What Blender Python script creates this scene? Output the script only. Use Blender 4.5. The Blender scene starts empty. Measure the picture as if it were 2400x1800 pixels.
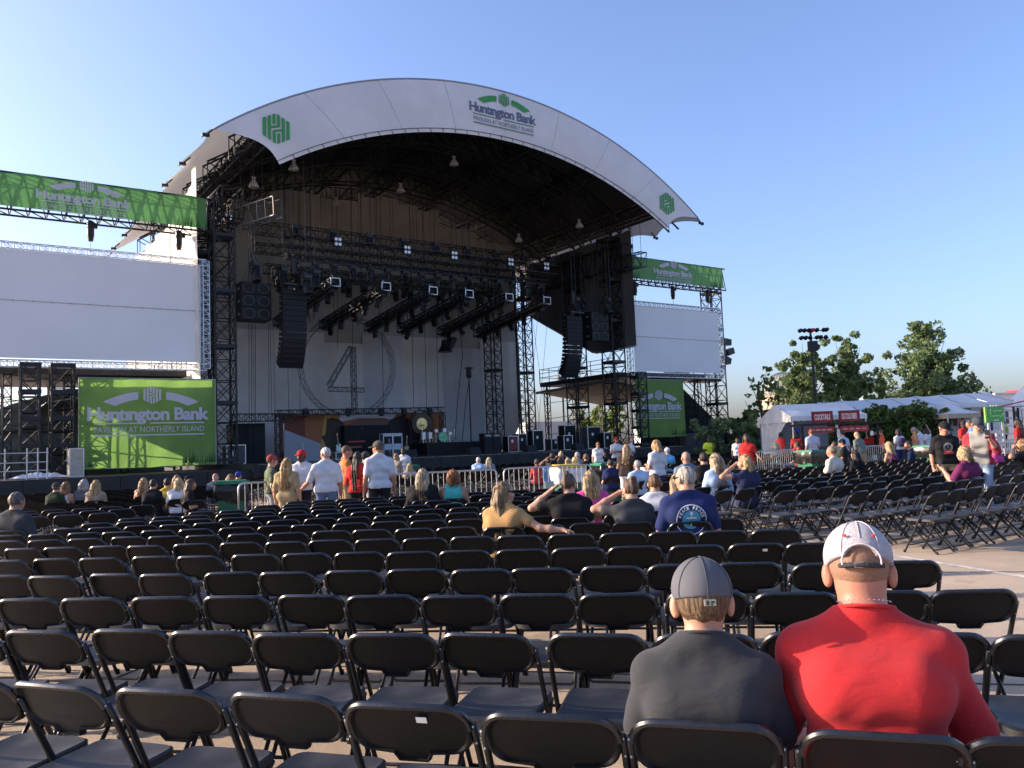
import bpy, math, random
import numpy as np
from mathutils import Vector, Matrix, Quaternion
random.seed(7); np.random.seed(7)
R = math.radians; PI = math.pi
scene = bpy.context.scene
col = scene.collection

# ------------------------------------------------------------------ camera
cam_d = bpy.data.cameras.new('camera')
cam_d.sensor_width = 36.0; cam_d.lens = 1940.0 / 2400.0 * 36.0
cam_d.clip_start = 0.05; cam_d.clip_end = 6000
cam_o = bpy.data.objects.new('camera', cam_d); col.objects.link(cam_o)
cam_o.matrix_world = (Matrix.Translation((0, 0, 1.58)) @ Matrix.Rotation(PI/2 + math.atan(149/1940.), 4, 'X')
                      @ Matrix.Rotation(-math.atan(.039), 4, 'Z'))
scene.camera = cam_o

# ------------------------------------------------------------------ sky, sun, exposure
SUN_AZ, SUN_EL = R(-84), R(20)          # from +Y towards +X; elevation
world = bpy.data.worlds.new('World'); scene.world = world; world.use_nodes = True
wn = world.node_tree
sky = wn.nodes.new('ShaderNodeTexSky'); sky.sky_type = 'NISHITA'; sky.sun_disc = False
sky.sun_elevation = SUN_EL; sky.sun_rotation = SUN_AZ
sky.air_density = 0.95; sky.dust_density = 3.0; sky.ozone_density = 3.2; sky.altitude = 180
bg = wn.nodes['Background']; bg.inputs['Strength'].default_value = 0.15
wb = wn.nodes.new('ShaderNodeMix'); wb.data_type = 'RGBA'; wb.blend_type = 'MULTIPLY'; wb.inputs['Factor'].default_value = 1.0
wb.inputs['B'].default_value = (1.0, .945, 1.05, 1)      # the phone's cool white balance, the same over the whole sky
wn.links.new(sky.outputs['Color'], wb.inputs['A']); wn.links.new(wb.outputs['Result'], bg.inputs['Color'])
sd = Vector((math.sin(SUN_AZ)*math.cos(SUN_EL), math.cos(SUN_AZ)*math.cos(SUN_EL), math.sin(SUN_EL)))
sun_d = bpy.data.lights.new('sun', 'SUN'); sun_d.energy = 4.1; sun_d.angle = R(.53); sun_d.color = (1.0, .81, .60)
sun_o = bpy.data.objects.new('sun', sun_d); col.objects.link(sun_o)
sun_o.rotation_mode = 'QUATERNION'; sun_o.rotation_quaternion = (-sd).to_track_quat('-Z', 'Y')
sun_o.location = sd * 200
vs = scene.view_settings
vs.view_transform = 'Standard'; vs.look = 'None'; vs.exposure = 1.14; vs.gamma = 1.0; vs.use_curve_mapping = False

# ------------------------------------------------------------------ materials
MATS = {}
def mat(name, rgb, rough=.6, metal=0., var=.12, scale=6., bump=0., bscale=60., spec=.4, trans=0., rnd=0., stain=0., sscale=1.2, coat=0.):
    if name in MATS: return MATS[name]
    m = bpy.data.materials.new(name); m.use_nodes = True; MATS[name] = m
    nt = m.node_tree; N = nt.nodes; L = nt.links
    b = N['Principled BSDF']
    b.inputs['Roughness'].default_value = rough; b.inputs['Metallic'].default_value = metal
    b.inputs['Specular IOR Level'].default_value = spec
    if coat: b.inputs['Coat Weight'].default_value = coat
    tc = N.new('ShaderNodeTexCoord')
    no = N.new('ShaderNodeTexNoise'); no.inputs['Scale'].default_value = scale; no.inputs['Detail'].default_value = 6
    no.inputs['Roughness'].default_value = .62
    L.new(tc.outputs['Object'], no.inputs['Vector'])
    mr = N.new('ShaderNodeMapRange'); mr.inputs['From Min'].default_value = .3; mr.inputs['From Max'].default_value = .7
    mr.inputs['To Min'].default_value = 1-var; mr.inputs['To Max'].default_value = 1+var
    L.new(no.outputs['Fac'], mr.inputs['Value'])
    mul = N.new('ShaderNodeMix'); mul.data_type = 'RGBA'; mul.blend_type = 'MULTIPLY'; mul.inputs['Factor'].default_value = 1
    mul.inputs['A'].default_value = (*rgb, 1); L.new(mr.outputs['Result'], mul.inputs['B'])
    out = mul.outputs['Result']
    if rnd:
        oi = N.new('ShaderNodeObjectInfo'); m2 = N.new('ShaderNodeMapRange')
        m2.inputs['To Min'].default_value = 1-rnd; m2.inputs['To Max'].default_value = 1+rnd
        L.new(oi.outputs['Random'], m2.inputs['Value'])
        q = N.new('ShaderNodeMix'); q.data_type = 'RGBA'; q.blend_type = 'MULTIPLY'; q.inputs['Factor'].default_value = 1
        L.new(out, q.inputs['A']); L.new(m2.outputs['Result'], q.inputs['B']); out = q.outputs['Result']
    if stain:
        n2 = N.new('ShaderNodeTexNoise'); n2.inputs['Scale'].default_value = sscale; n2.inputs['Detail'].default_value = 4
        L.new(tc.outputs['Object'], n2.inputs['Vector'])
        m2 = N.new('ShaderNodeMapRange'); m2.inputs['From Min'].default_value = .42; m2.inputs['From Max'].default_value = .62
        m2.inputs['To Min'].default_value = 1-stain; m2.inputs['To Max'].default_value = 1
        L.new(n2.outputs['Fac'], m2.inputs['Value'])
        q = N.new('ShaderNodeMix'); q.data_type = 'RGBA'; q.blend_type = 'MULTIPLY'; q.inputs['Factor'].default_value = 1
        L.new(out, q.inputs['A']); L.new(m2.outputs['Result'], q.inputs['B']); out = q.outputs['Result']
    L.new(out, b.inputs['Base Color'])
    rr = N.new('ShaderNodeMapRange'); rr.inputs['To Min'].default_value = max(.02, rough-.12); rr.inputs['To Max'].default_value = min(1, rough+.12)
    L.new(no.outputs['Fac'], rr.inputs['Value']); L.new(rr.outputs['Result'], b.inputs['Roughness'])
    if bump:
        nb = N.new('ShaderNodeTexNoise'); nb.inputs['Scale'].default_value = bscale; nb.inputs['Detail'].default_value = 5
        L.new(tc.outputs['Object'], nb.inputs['Vector'])
        bp = N.new('ShaderNodeBump'); bp.inputs['Strength'].default_value = bump; bp.inputs['Distance'].default_value = .02
        L.new(nb.outputs['Fac'], bp.inputs['Height']); L.new(bp.outputs['Normal'], b.inputs['Normal'])
    if trans:
        tr = N.new('ShaderNodeBsdfTranslucent'); mx = N.new('ShaderNodeMixShader'); mx.inputs['Fac'].default_value = trans
        L.new(out, tr.inputs['Color']); L.new(b.outputs['BSDF'], mx.inputs[1]); L.new(tr.outputs['BSDF'], mx.inputs[2])
        L.new(mx.outputs['Shader'], N['Material Output'].inputs['Surface'])
    return m

# ------------------------------------------------------------------ mesh builder
class MB:
    def __init__(s): s.v = []; s.f = []; s.mi = []; s.cur = 0
    def add(s, vs_, fs):
        o = len(s.v); s.v.extend([tuple(p) for p in vs_]); s.f.extend([tuple(i+o for i in f) for f in fs]); s.mi.extend([s.cur]*len(fs))
    def box(s, c, d, rot=None):
        x, y, z = d[0]/2, d[1]/2, d[2]/2
        P = [Vector(p) for p in ((-x,-y,-z),(x,-y,-z),(x,y,-z),(-x,y,-z),(-x,-y,z),(x,-y,z),(x,y,z),(-x,y,z))]
        if rot is not None: P = [rot @ p for p in P]
        c = Vector(c)
        s.add([c+p for p in P], [(0,3,2,1),(4,5,6,7),(0,1,5,4),(1,2,6,5),(2,3,7,6),(3,0,4,7)])
    def box2(s, a, b): s.box([(a[i]+b[i])/2 for i in range(3)], [abs(b[i]-a[i]) for i in range(3)])
    def tube(s, a, b, r, n=6, r2=None, cap=True):
        a = Vector(a); b = Vector(b); d = b-a
        if d.length < 1e-6: return
        r2 = r if r2 is None else r2
        q = d.to_track_quat('Z', 'Y'); V = []
        for k in range(n):
            u = 2*PI*(k+.5)/n; w = q @ Vector((math.cos(u), math.sin(u), 0))
            V.append(a+w*r); V.append(b+w*r2)
        F = [(2*k, (2*k+2) % (2*n), (2*k+3) % (2*n), 2*k+1) for k in range(n)]
        if cap: F += [tuple(2*k for k in range(n))[::-1], tuple(2*k+1 for k in range(n))]
        s.add(V, F)
    def path(s, pts, r, n=6, closed=False, rs=None):
        pts = [Vector(p) for p in pts]; m = len(pts); V = []; up = None
        for i, p in enumerate(pts):
            if closed: d = pts[(i+1) % m]-pts[i-1]
            else: d = pts[min(i+1, m-1)]-pts[max(i-1, 0)]
            d.normalize()
            if up is None: up = d.orthogonal().normalized()
            up = (up-d*up.dot(d)).normalized(); w = d.cross(up)
            rr = rs[i] if rs else r
            for k in range(n):
                u = 2*PI*k/n; V.append(p+(up*math.cos(u)+w*math.sin(u))*rr)
        F = []
        for i in range(m if closed else m-1):
            j = (i+1) % m
            for k in range(n):
                k2 = (k+1) % n; F.append((i*n+k, i*n+k2, j*n+k2, j*n+k))
        if not closed: F += [tuple(range(n))[::-1], tuple((m-1)*n+k for k in range(n))]
        s.add(V, F)
    def lathe(s, c, prof, n=16, axis='Z', rot=None):
        c = Vector(c); V = []; m = len(prof)
        for (r, h) in prof:
            for k in range(n):
                u = 2*PI*k/n; p = Vector((r*math.cos(u), r*math.sin(u), h))
                if axis == 'X': p = Vector((p.z, p.x, p.y))
                elif axis == 'Y': p = Vector((p.y, p.z, p.x))
                if rot is not None: p = rot @ p
                V.append(c+p)
        F = [(i*n+k, i*n+(k+1) % n, (i+1)*n+(k+1) % n, (i+1)*n+k) for i in range(m-1) for k in range(n)]
        if prof[0][0] > 1e-4: F.append(tuple(range(n))[::-1])
        if prof[-1][0] > 1e-4: F.append(tuple((m-1)*n+k for k in range(n)))
        s.add(V, F)
    def sphere(s, c, r, n=10, m=6):
        r = (r, r, r) if not hasattr(r, '__len__') else r
        V = []; c = Vector(c)
        for i in range(m+1):
            t = PI*i/m
            for k in range(n):
                u = 2*PI*k/n; V.append(c+Vector((r[0]*math.sin(t)*math.cos(u), r[1]*math.sin(t)*math.sin(u), -r[2]*math.cos(t))))
        s.add(V, [(i*n+k, i*n+(k+1) % n, (i+1)*n+(k+1) % n, (i+1)*n+k) for i in range(m) for k in range(n)])
    def prism(s, poly, d0, d1, fn=None):
        """poly in (a,b), extruded along third axis d0..d1; fn maps (a,b,d)->xyz"""
        fn = fn or (lambda a, b, d: (a, d, b)); n = len(poly)
        V = [fn(a, b, d0) for a, b in poly]+[fn(a, b, d1) for a, b in poly]
        s.add(V, [tuple(range(n))[::-1], tuple(range(n, 2*n))]+[(k, (k+1) % n, n+(k+1) % n, n+k) for k in range(n)])
    def grid(s, fn, nu, nv, flip=False):
        V = [fn(i/nu, j/nv) for j in range(nv+1) for i in range(nu+1)]
        F = [(j*(nu+1)+i, j*(nu+1)+i+1, (j+1)*(nu+1)+i+1, (j+1)*(nu+1)+i) for j in range(nv) for i in range(nu)]
        if flip: F = [f[::-1] for f in F]
        s.add(V, F)
    def truss(s, a, b, w, h, bays, r, rb=None, up=(0, 0, 1), n=4, tri=False, faces=None):
        """lattice beam from a to b: four (or three) chords with zig-zag bracing"""
        a = Vector(a); b = Vector(b); d = (b-a).normalized(); up = Vector(up); up = (up-d*up.dot(d)).normalized(); sd_ = d.cross(up)
        rb = rb or r*.6
        offs = [(-w/2, h/2), (w/2, h/2), (0, -h/2)] if tri else [(-w/2, -h/2), (w/2, -h/2), (w/2, h/2), (-w/2, h/2)]
        C = [sd_*x+up*y for x, y in offs]; m = len(C)
        for c in C: s.tube(a+c, b+c, r, n)
        for k in range(m):
            c0, c1 = C[k], C[(k+1) % m]
            for i in range(bays):
                p = a.lerp(b, i/bays); q = a.lerp(b, (i+1)/bays)
                if i % 2 == k % 2: s.tube(p+c0, q+c1, rb, 3, cap=False)
                else: s.tube(p+c1, q+c0, rb, 3, cap=False)
                s.tube(p+c0, p+c1, rb, 3, cap=False)
            s.tube(b+c0, b+c1, rb, 3, cap=False)
    def mesh(s, name, mats, org=(0, 0, 0), smooth=False):
        me = bpy.data.meshes.new(name); ox, oy, oz = org
        me.from_pydata([(x-ox, y-oy, z-oz) for x, y, z in s.v], [], s.f)
        for m in (mats if isinstance(mats, (list, tuple)) else [mats]): me.materials.append(m)
        if any(s.mi): me.polygons.foreach_set('material_index', s.mi)
        if smooth: me.polygons.foreach_set('use_smooth', [True]*len(me.polygons))
        me.update(); return me
    def build(s, name, mats, parent=None, smooth=False, org=None):
        if org is None: org = parent['_org'] if parent is not None and '_org' in parent else (0, 0, 0)
        me = s.mesh(name, mats, org, smooth)
        o = bpy.data.objects.new(name, me); col.objects.link(o)
        if parent is not None: o.parent = parent; o['_org'] = tuple(float(c) for c in org)
        return o
def smooth_by_angle(o, deg=35):
    me = o.data; me.polygons.foreach_set('use_smooth', [True]*len(me.polygons))
    import bmesh
    bm = bmesh.new(); bm.from_mesh(me)
    for e in bm.edges:
        if len(e.link_faces) == 2 and e.calc_face_angle(0) > R(deg): e.smooth = False
    bm.to_mesh(me); bm.free()

def tag(o, label, cat, group=None, kind=None):
    if label: o['label'] = label
    if cat: o['category'] = cat
    if group: o['group'] = group
    if kind: o['kind'] = kind
    return o
STAGE_O = Vector((-3.4, 51.8, 0)); STAGE_A = R(35)
SROT = Matrix.Rotation(STAGE_A, 3, 'Z')
def W(s, t, z): return STAGE_O + SROT @ Vector((s, t, z))
def sthing(name, label, cat, org, group=None):
    """an Empty at a stage thing's base; parts are built in stage coordinates (s, t, z)"""
    o = bpy.data.objects.new(name, None); col.objects.link(o); o.empty_display_size = .2
    o.location = W(*org); o.rotation_euler = (0, 0, STAGE_A); o['_org'] = tuple(float(c) for c in org)
    return tag(o, label, cat, group)
def wthing(name, label, cat, org, rz=0., group=None, local=False):
    """an Empty at a thing's base; parts are built in local coordinates if local, else world coordinates (rz must be 0)"""
    o = bpy.data.objects.new(name, None); col.objects.link(o); o.empty_display_size = .2
    o.location = org; o.rotation_euler = (0, 0, rz); o['_org'] = (0., 0., 0.) if local else tuple(float(c) for c in org)
    return tag(o, label, cat, group)
def copy_tree(o, parent=None):
    c = o.copy(); col.objects.link(c); c.parent = parent
    for ch in o.children: copy_tree(ch, c)
    return c
def struct(o): o['kind'] = 'structure'; return o

# ------------------------------------------------------------------ lettering as flat meshes
def text_poly(txt, size=1., bold=0., align='LEFT', space=1.):
    cu = bpy.data.curves.new('lettering', 'FONT'); cu.body = txt; cu.size = size; cu.offset = bold; cu.align_x = align
    cu.space_character = space; cu.resolution_u = 3; cu.fill_mode = 'FRONT'
    ob = bpy.data.objects.new('lettering', cu); col.objects.link(ob)
    me = ob.to_mesh(); V = [tuple(v.co)[:2] for v in me.vertices]; F = [tuple(p.vertices) for p in me.polygons]
    ob.to_mesh_clear(); bpy.data.objects.remove(ob); bpy.data.curves.remove(cu)
    return V, F
def fit(VF, x0, x1, y0, y1):
    V, F = VF; xs = [v[0] for v in V]; ys = [v[1] for v in V]
    a, b, c, d = min(xs), max(xs), min(ys), max(ys)
    return [(x0+(x-a)/(b-a)*(x1-x0), y0+(y-c)/(d-c)*(y1-y0)) for x, y in V], F
def emblem():
    """polygons of the striped hexagon, y up, height 2, width 1.75"""
    k = .28  # slope of slanted cuts
    top = lambda x: 1-abs(x)*.52
    def bar(x0, x1, lo=None, hi=None):
        return [(x0, lo(x0) if lo else -top(x0)), (x1, lo(x1) if lo else -top(x1)), (x1, hi(x1) if hi else top(x1))] + ([(0, 1.)] if x0 < 0 < x1 and not hi else []) + [(x0, hi(x0) if hi else top(x0))]
    s1 = lambda x: .33+k*x          # under the small top bar
    s2 = lambda x: .10+k*x+.0
    s3 = lambda x: -.07+k*x
    s4 = lambda x: -.18+k*x
    s5 = lambda x: -.36+k*x
    P = [bar(-.875, -.66), bar(.66, .875),
         bar(-.56, -.35), bar(.35, .56),
         bar(-.25, -.05, lo=lambda x: .32+k*x), bar(.05, .25, hi=lambda x: -.32+k*x),
         bar(.05, .25, lo=lambda x: .06+k*x), bar(-.25, -.05, hi=lambda x: -.06+k*x),
         [(-.36, .06+k*-.36), (.05, .06+k*.05), (.05, .22+k*.05), (-.36, .22+k*-.36)],
         [(-.05, -.22+k*-.05), (.36, -.22+k*.36), (.36, -.06+k*.36), (-.05, -.06+k*-.05)]]
    return P
# ------------------------------------------------------------------ palette
M_conc = None
black = mat('black_steel', (.018, .018, .021), .42, .3, var=.3, scale=3, stain=.3)
blackcloth = mat('black_cloth', (.012, .012, .014), .9, var=.2)
blackwood = mat('black_painted_wood', (.020, .021, .023), .7, var=.35, scale=2.5, stain=.35, bump=.15, bscale=20)
greysteel = mat('galvanised_steel', (.42, .43, .45), .42, .85, var=.15, scale=8)
alu = mat('bare_aluminium_truss', (.50, .51, .54), .38, .7, var=.12, scale=8)
darkalu = mat('dull_dark_aluminium', (.13, .13, .14), .45, .6, var=.2)
whitefab = mat('white_membrane', (.70, .70, .71), .65, var=.05, scale=.6, stain=.07, sscale=.4, trans=.12)
dullalu = mat('dull_aluminium', (.09, .09, .095), .45, .6, var=.15)
liner = mat('dark_roof_liner', (.028, .028, .031), .85, var=.2, scale=.7)
screenfab = mat('projection_fabric', (.74, .74, .74), .75, var=.025, scale=.5, stain=.03, sscale=.35)
sidecloth = mat('white_side_drape', (.80, .77, .70), .8, var=.07, scale=.9, stain=.2, sscale=.55)
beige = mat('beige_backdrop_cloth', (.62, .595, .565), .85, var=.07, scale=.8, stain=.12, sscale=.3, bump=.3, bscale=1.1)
beigeshade = mat('shade_toned_upper_backdrop', (.40, .38, .355), .85, var=.10, scale=.8, stain=.15, sscale=.3)  # shade of roof and rigging is put into this upper cloth's colour
beige2 = mat('grey_backdrop_cloth', (.50, .51, .525), .85, var=.07, scale=.8, stain=.12, sscale=.3, bump=.3, bscale=1.1)
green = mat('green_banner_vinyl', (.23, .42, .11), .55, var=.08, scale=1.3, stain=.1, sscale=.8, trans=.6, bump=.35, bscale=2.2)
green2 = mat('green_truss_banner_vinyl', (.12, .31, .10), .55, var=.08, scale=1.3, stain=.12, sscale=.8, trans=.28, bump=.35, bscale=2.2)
greendark = mat('dark_green_print', (.035, .105, .035), .6, var=.2, trans=.25)
lav = mat('banner_white_print', (.66, .62, .72), .55, var=.05, trans=.3)
logo_green = mat('logo_green_print', (.035, .26, .06), .55, var=.05)
logo_slate = mat('logo_slate_print', (.105, .12, .20), .55, var=.05)
logo_line = mat('logo_dark_green_rule', (.06, .20, .17), .55, var=.05)
speakergrille = mat('speaker_grille', (.009, .010, .012), .75, var=.2, scale=40, bump=.4, bscale=220)
speakerbox = mat('speaker_paint', (.011, .012, .014), .6, var=.25, scale=5, spec=.25)
lampwhite = mat('lamp_white_enamel', (.45, .45, .46), .4, var=.1)
glasslens = mat('lens_glass', (.30, .33, .37), .08, var=.05, spec=.8)
chrome = mat('chrome', (.7, .7, .72), .18, 1., var=.05)
casegrey = mat('road_case_panel', (.05, .052, .06), .5, var=.2)
casealu = mat('road_case_edge', (.5, .51, .53), .35, .8, var=.1)
paper = mat('white_paper', (.75, .75, .74), .8, var=.04)
wheat = mat('plywood', (.42, .33, .22), .7, var=.15)

# ------------------------------------------------------------------ ground
def ground_material():
    m = bpy.data.materials.new('worn_concrete'); m.use_nodes = True; nt = m.node_tree; N = nt.nodes; L = nt.links
    b = N['Principled BSDF']; b.inputs['Roughness'].default_value = .8; b.inputs['Specular IOR Level'].default_value = .35
    tc = N.new('ShaderNodeTexCoord')
    def noise(sc, det=6, ro=.6):
        n = N.new('ShaderNodeTexNoise'); n.inputs['Scale'].default_value = sc; n.inputs['Detail'].default_value = det; n.inputs['Roughness'].default_value = ro
        L.new(tc.outputs['Object'], n.inputs['Vector']); return n.outputs['Fac']
    def rng(v, a, b_, c, d):
        q = N.new('ShaderNodeMapRange'); q.inputs['From Min'].default_value = a; q.inputs['From Max'].default_value = b_
        q.inputs['To Min'].default_value = c; q.inputs['To Max'].default_value = d; L.new(v, q.inputs['Value']); return q.outputs['Result']
    def mul(a, v, col_=False):
        q = N.new('ShaderNodeMix'); q.data_type = 'RGBA'; q.blend_type = 'MULTIPLY'; q.inputs['Factor'].default_value = 1
        if col_: q.inputs['A'].default_value = a
        else: L.new(a, q.inputs['A'])
        L.new(v, q.inputs['B']); return q.outputs['Result']
    c = mul((.45, .352, .255, 1), rng(noise(.35, 5), .3, .7, .82, 1.14), True)
    c = mul(c, rng(noise(2.2, 8, .7), .3, .7, .86, 1.1))
    c = mul(c, rng(noise(70, 4, .7), .35, .68, .78, 1.16))
    c = mul(c, rng(noise(1.1, 3), .58, .66, 1, .74))
    vo = N.new('ShaderNodeTexVoronoi'); vo.inputs['Scale'].default_value = 3.3; L.new(tc.outputs['Object'], vo.inputs['Vector'])
    c = mul(c, rng(vo.outputs['Distance'], .0, .06, .7, 1))
    L.new(c, b.inputs['Base Color'])
    bp = N.new('ShaderNodeBump'); bp.inputs['Strength'].default_value = .55; bp.inputs['Distance'].default_value = .006
    L.new(noise(110, 4, .75), bp.inputs['Height']); L.new(bp.outputs['Normal'], b.inputs['Normal'])
    return m
g = MB(); g.add([(-2500, -300, 0), (2500, -300, 0), (2500, 4500, 0), (-2500, 4500, 0)], [(0, 1, 2, 3)])
struct(g.build('ground', ground_material()))
paint = mat('worn_white_road_paint', (.62, .60, .56), .8, var=.12, scale=14, stain=.35, sscale=7)
def stripe(pts, w, name='painted_line'):
    m = MB()
    for a, b in zip(pts[:-1], pts[1:]):
        a = Vector((*a, 0)); b = Vector((*b, 0)); n = (b-a).normalized().cross(Vector((0, 0, 1)))*w/2
        m.add([(a+n)+Vector((0, 0, .004)), (a-n)+Vector((0, 0, .004)), (b-n)+Vector((0, 0, .004)), (b+n)+Vector((0, 0, .004))], [(0, 1, 2, 3)])
    struct(m.build(name, paint))
stripe([(2.4, 20.4), (3.76, 15.1), (4.8, 10.94), (5.36, 8.95), (6.2, 5.7)], .10)
stripe([(4.62, 9.3), (5.0, 9.36)], .05)
jm = mat('dark_joint_sealant', (.09, .08, .07), .8)
m = MB()
for k in range(9):
    y = 1.2+k*4.6; a = Vector((-14, y+3.6, .004)); b = Vector((22, y-5.2, .004)); m.tube(a, b, .006, 4)
for k in range(7):
    x = -9+k*4.6; m.tube((x, .4, .004), (x+9.5, 40, .004), .006, 4)
struct(m.build('ground_joints', jm))

# ------------------------------------------------------------------ stage deck
st = sthing('stage_deck', 'black raised concert stage with panelled front below the arched roof', 'stage', (0, -5.5, 0))
def deckpart(a, b, mt=blackwood, name='deck'):
    q = MB(); q.box2(a, b); return q.build(name, mt, st)
deckpart((-14.6, -5.35, 0), (14.2, 14, 1.27)); deckpart((-30, -5.05, 0), (-14.62, 7, 1.03)); deckpart((14.22, -4.05, 0), (29, 7, 1.2))
x = -30.
pm = MB(); pm.box((0, 0, 0), (1.19, .05, .98)); pmesh = pm.mesh('panel', blackwood)
while x < 29:
    h, t0 = (1.0, -5.1) if x < -14.7 else ((1.24, -5.4) if x < 13.8 else (1.17, -4.1))
    o = bpy.data.objects.new('panel', pmesh); col.objects.link(o); o.parent = st
    o.location = (x+.6, t0+5.5+random.uniform(-.012, .012), h/2); o.scale = (1, 1, h/.98); x += 1.215
q = MB()
for k in range(26): q.sphere((-13.6+k*1.07, -5.44, 1.25), .022, 6, 4)
q.tube((-14.4, -5.44, 1.24), (14, -5.44, 1.24), .006, 4); q.build('rope_light', greysteel, st)

# ------------------------------------------------------------------ arched roof
RS, ZE, ZP = 16.4, 16.95, 22.45
def arc(s, half, ze, zp):
    h = zp-ze; Rr = (half*half+h*h)/(2*h); return zp-Rr+math.sqrt(max(Rr*Rr-s*s, 1e-6))
def vault(s): return arc(s, RS, ZE, ZP)
rf = sthing('roof_canopy', 'large white arched canopy roof with printed front band over the stage', 'roof', (0, 5, 16))
tips = [-5.75, -1.3, 2.6, 6.5, 10.4, 14.4, 18.4, 21.5]
def smax(t):
    for a, b in zip(tips[:-1], tips[1:]):
        if a <= t <= b: return RS+.45-.6*max(0., math.sin(PI*(t-a)/(b-a)))**.8
    return RS+.45
q = MB(); NT = 84
def mem(u, v):
    t = -5.75+v*(21.5+5.75); s = (2*u-1)*smax(t); return (s, t, vault(min(abs(s), 17.2))+.07)
q.grid(mem, 60, NT); q.build('membrane', whitefab, rf, smooth=True)
q = MB(); q.grid(lambda u, v: (-13.3+28.5*u, -5.3+v*26, vault(-13.3+28.5*u)-.28), 40, 4, True); q.build('liner', liner, rf, smooth=True)
def fp(u, v, off=0.):
    s = (RS+(13.25-RS)*v)*u; z = (1-v)*arc(RS*u, RS, ZE, ZP+.02)+v*arc(13.25*u, 13.25, 15.8, 19.5)
    s -= math.copysign(.55*math.sin(PI*v)*abs(u)**8, u); z += .32*math.sin(PI*v)*abs(u)**8
    return (s, -5.8+off-.10*math.sin(PI*v), z)
q = MB(); q.grid(lambda u, v: fp(2*u-1, 1-v), 72, 14); fas = q.build('fascia', whitefab, rf, smooth=True)
q = MB(); q.path([fp(-1+2*i/60, 0) for i in range(61)], .05, 6)
q.build('edge_pipe', mat('blue_grey_pipe', (.22, .25, .32), .5), rf, True)
q = MB(); q.path([fp(-1+2*i/60, .93, -.03) for i in range(61)], .018, 4)
for i in range(1, 34):
    u = -1+2*i/34; q.tube(fp(u, .93, -.03), fp(u, 1.0, -.03), .014, 4)
q.build('lacing', black, rf)
q = MB()
for k in range(1, 8):
    u = -1+2*k/8+.02; q.path([fp(u, v, -.012) for v in np.linspace(0, 1, 8)], .012, 3)
q.build('weld_seam', mat('membrane_weld', (.45, .46, .49), .6), rf)
# logo lockup helper: unit frame u (0..1 across the wordmark), v up
def ribbon_mesh(polys): 
    V = []; F = []
    for p in polys: F.append(tuple(range(len(V), len(V)+len(p)))); V += p
    return V, F
def lockup():
    out = []
    emb = ribbon_mesh([[(.515+x*.0835, .222+y*.0835) for x, y in p] for p in emblem()]); out.append(('emblem', emb))
    for sg in (-1, 1):
        n = 12; up = []; lo = []
        for i in range(n+1):
            a = i/n; xo = .115+(.395-.115)*a; xi = .115+(.30-.115)*a
            up.append((.515+sg*xo, .246-.085*(a**1.7))); lo.append((.515+sg*xi, .180-.055*(a**1.6)))
        F = [(i, i+1, n+2+i, n+1+i) for i in range(n)]; out.append(('arc', (up+lo, F)))
    out.append(('lettering', fit(text_poly('Hunt\u0131ngton Bank', 1, .035, space=.92), 0, 1, -.036, .113)))
    def rule(a, b, v, th=.012): return [(a, v-th/2), (b, v-th/2), (b, v+th/2), (a, v+th/2)]
    out.append(('rule', ribbon_mesh([rule(.05, .405, -.026), rule(.495, .957, -.026)])))
    out.append(('small_lettering', fit(text_poly('PAVILION AT NORTHERLY ISLAND', 1, .0), .055, .955, -.105, -.055)))
    out.append(('rule', ribbon_mesh([rule(.05, .957, -.130)])))
    return out
LOCK = lockup()
def put_lockup(parent, fn, mats):
    for k, (V, F) in LOCK:
        q = MB(); q.add([fn(u, v) for u, v in V], F); q.build(k, mats[k], parent)
put_lockup(fas, lambda u, v: (-2.19+u*4.71+0, -5.93, 20.80+v*4.9-u*.0), dict(emblem=logo_green, arc=logo_green, lettering=logo_slate, rule=logo_line, small_lettering=logo_slate))
for sc in (-13.42, 13.30):
    q = MB(); V, F = ribbon_mesh([[(x*.76, y*.78) for x, y in p] for p in emblem()])
    q.add([(sc+a, -5.935, 17.52+b) for a, b in V], F); q.build('emblem', logo_green, fas)
# arch trusses under the vault, purlins, eave lights
def arch_truss(t, name='arch_truss', off=.45, dep=1.15, half=15.2, wd=.9, n=30, rr=.065):
    q = MB(); P = []
    for i in range(n+1):
        s = -half+2*half*i/n; z = vault(s)-off; P.append((s, z))
    for tt in (t-wd/2, t+wd/2):
        q.path([(s, tt, z) for s, z in P], rr, 4); q.path([(s, tt, z-dep) for s, z in P], rr, 4)
        for i in range(n):
            a, b = (P[i], P[i+1]) if i % 2 == 0 else (P[i+1], P[i])
            q.tube((a[0], tt, a[1]), (b[0], tt, b[1]-dep), rr*.55, 3, cap=False)
            q.tube((P[i][0], tt, P[i][1]), (P[i][0], tt, P[i][1]-dep), rr*.5, 3, cap=False)
    for i in range(n):
        z = P[i][1]; q.tube((P[i][0], t-wd/2, z-dep), (P[i+1][0], t+wd/2, P[i+1][1]-dep), rr*.5, 3, cap=False)
        q.tube((P[i][0], t-wd/2, z), (P[i+1][0], t+wd/2, P[i+1][1]), rr*.5, 3, cap=False)
    return q.build(name, black, rf)
for t in (-4.6, .2, 4.6, 9.0, 13.4, 17.8): arch_truss(t)
for s in (-13.6, -9.2, -4.6, 0, 4.6, 9.2, 13.6):
    q = MB(); z = vault(s)-1.0; q.truss((s, -5.2, z), (s, 20, z), .7, .9, 22, .05); q.build('purlin_truss', black, rf)
for s in (-14.1, 14.1):                     # deep spine trusses along both sides, carried by the towers
    q = MB(); q.truss((s, -1.0, 15.1), (s, 19, 15.1), 1.1, 1.7, 20, .075); q.build('spine_truss', black, rf)
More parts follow.
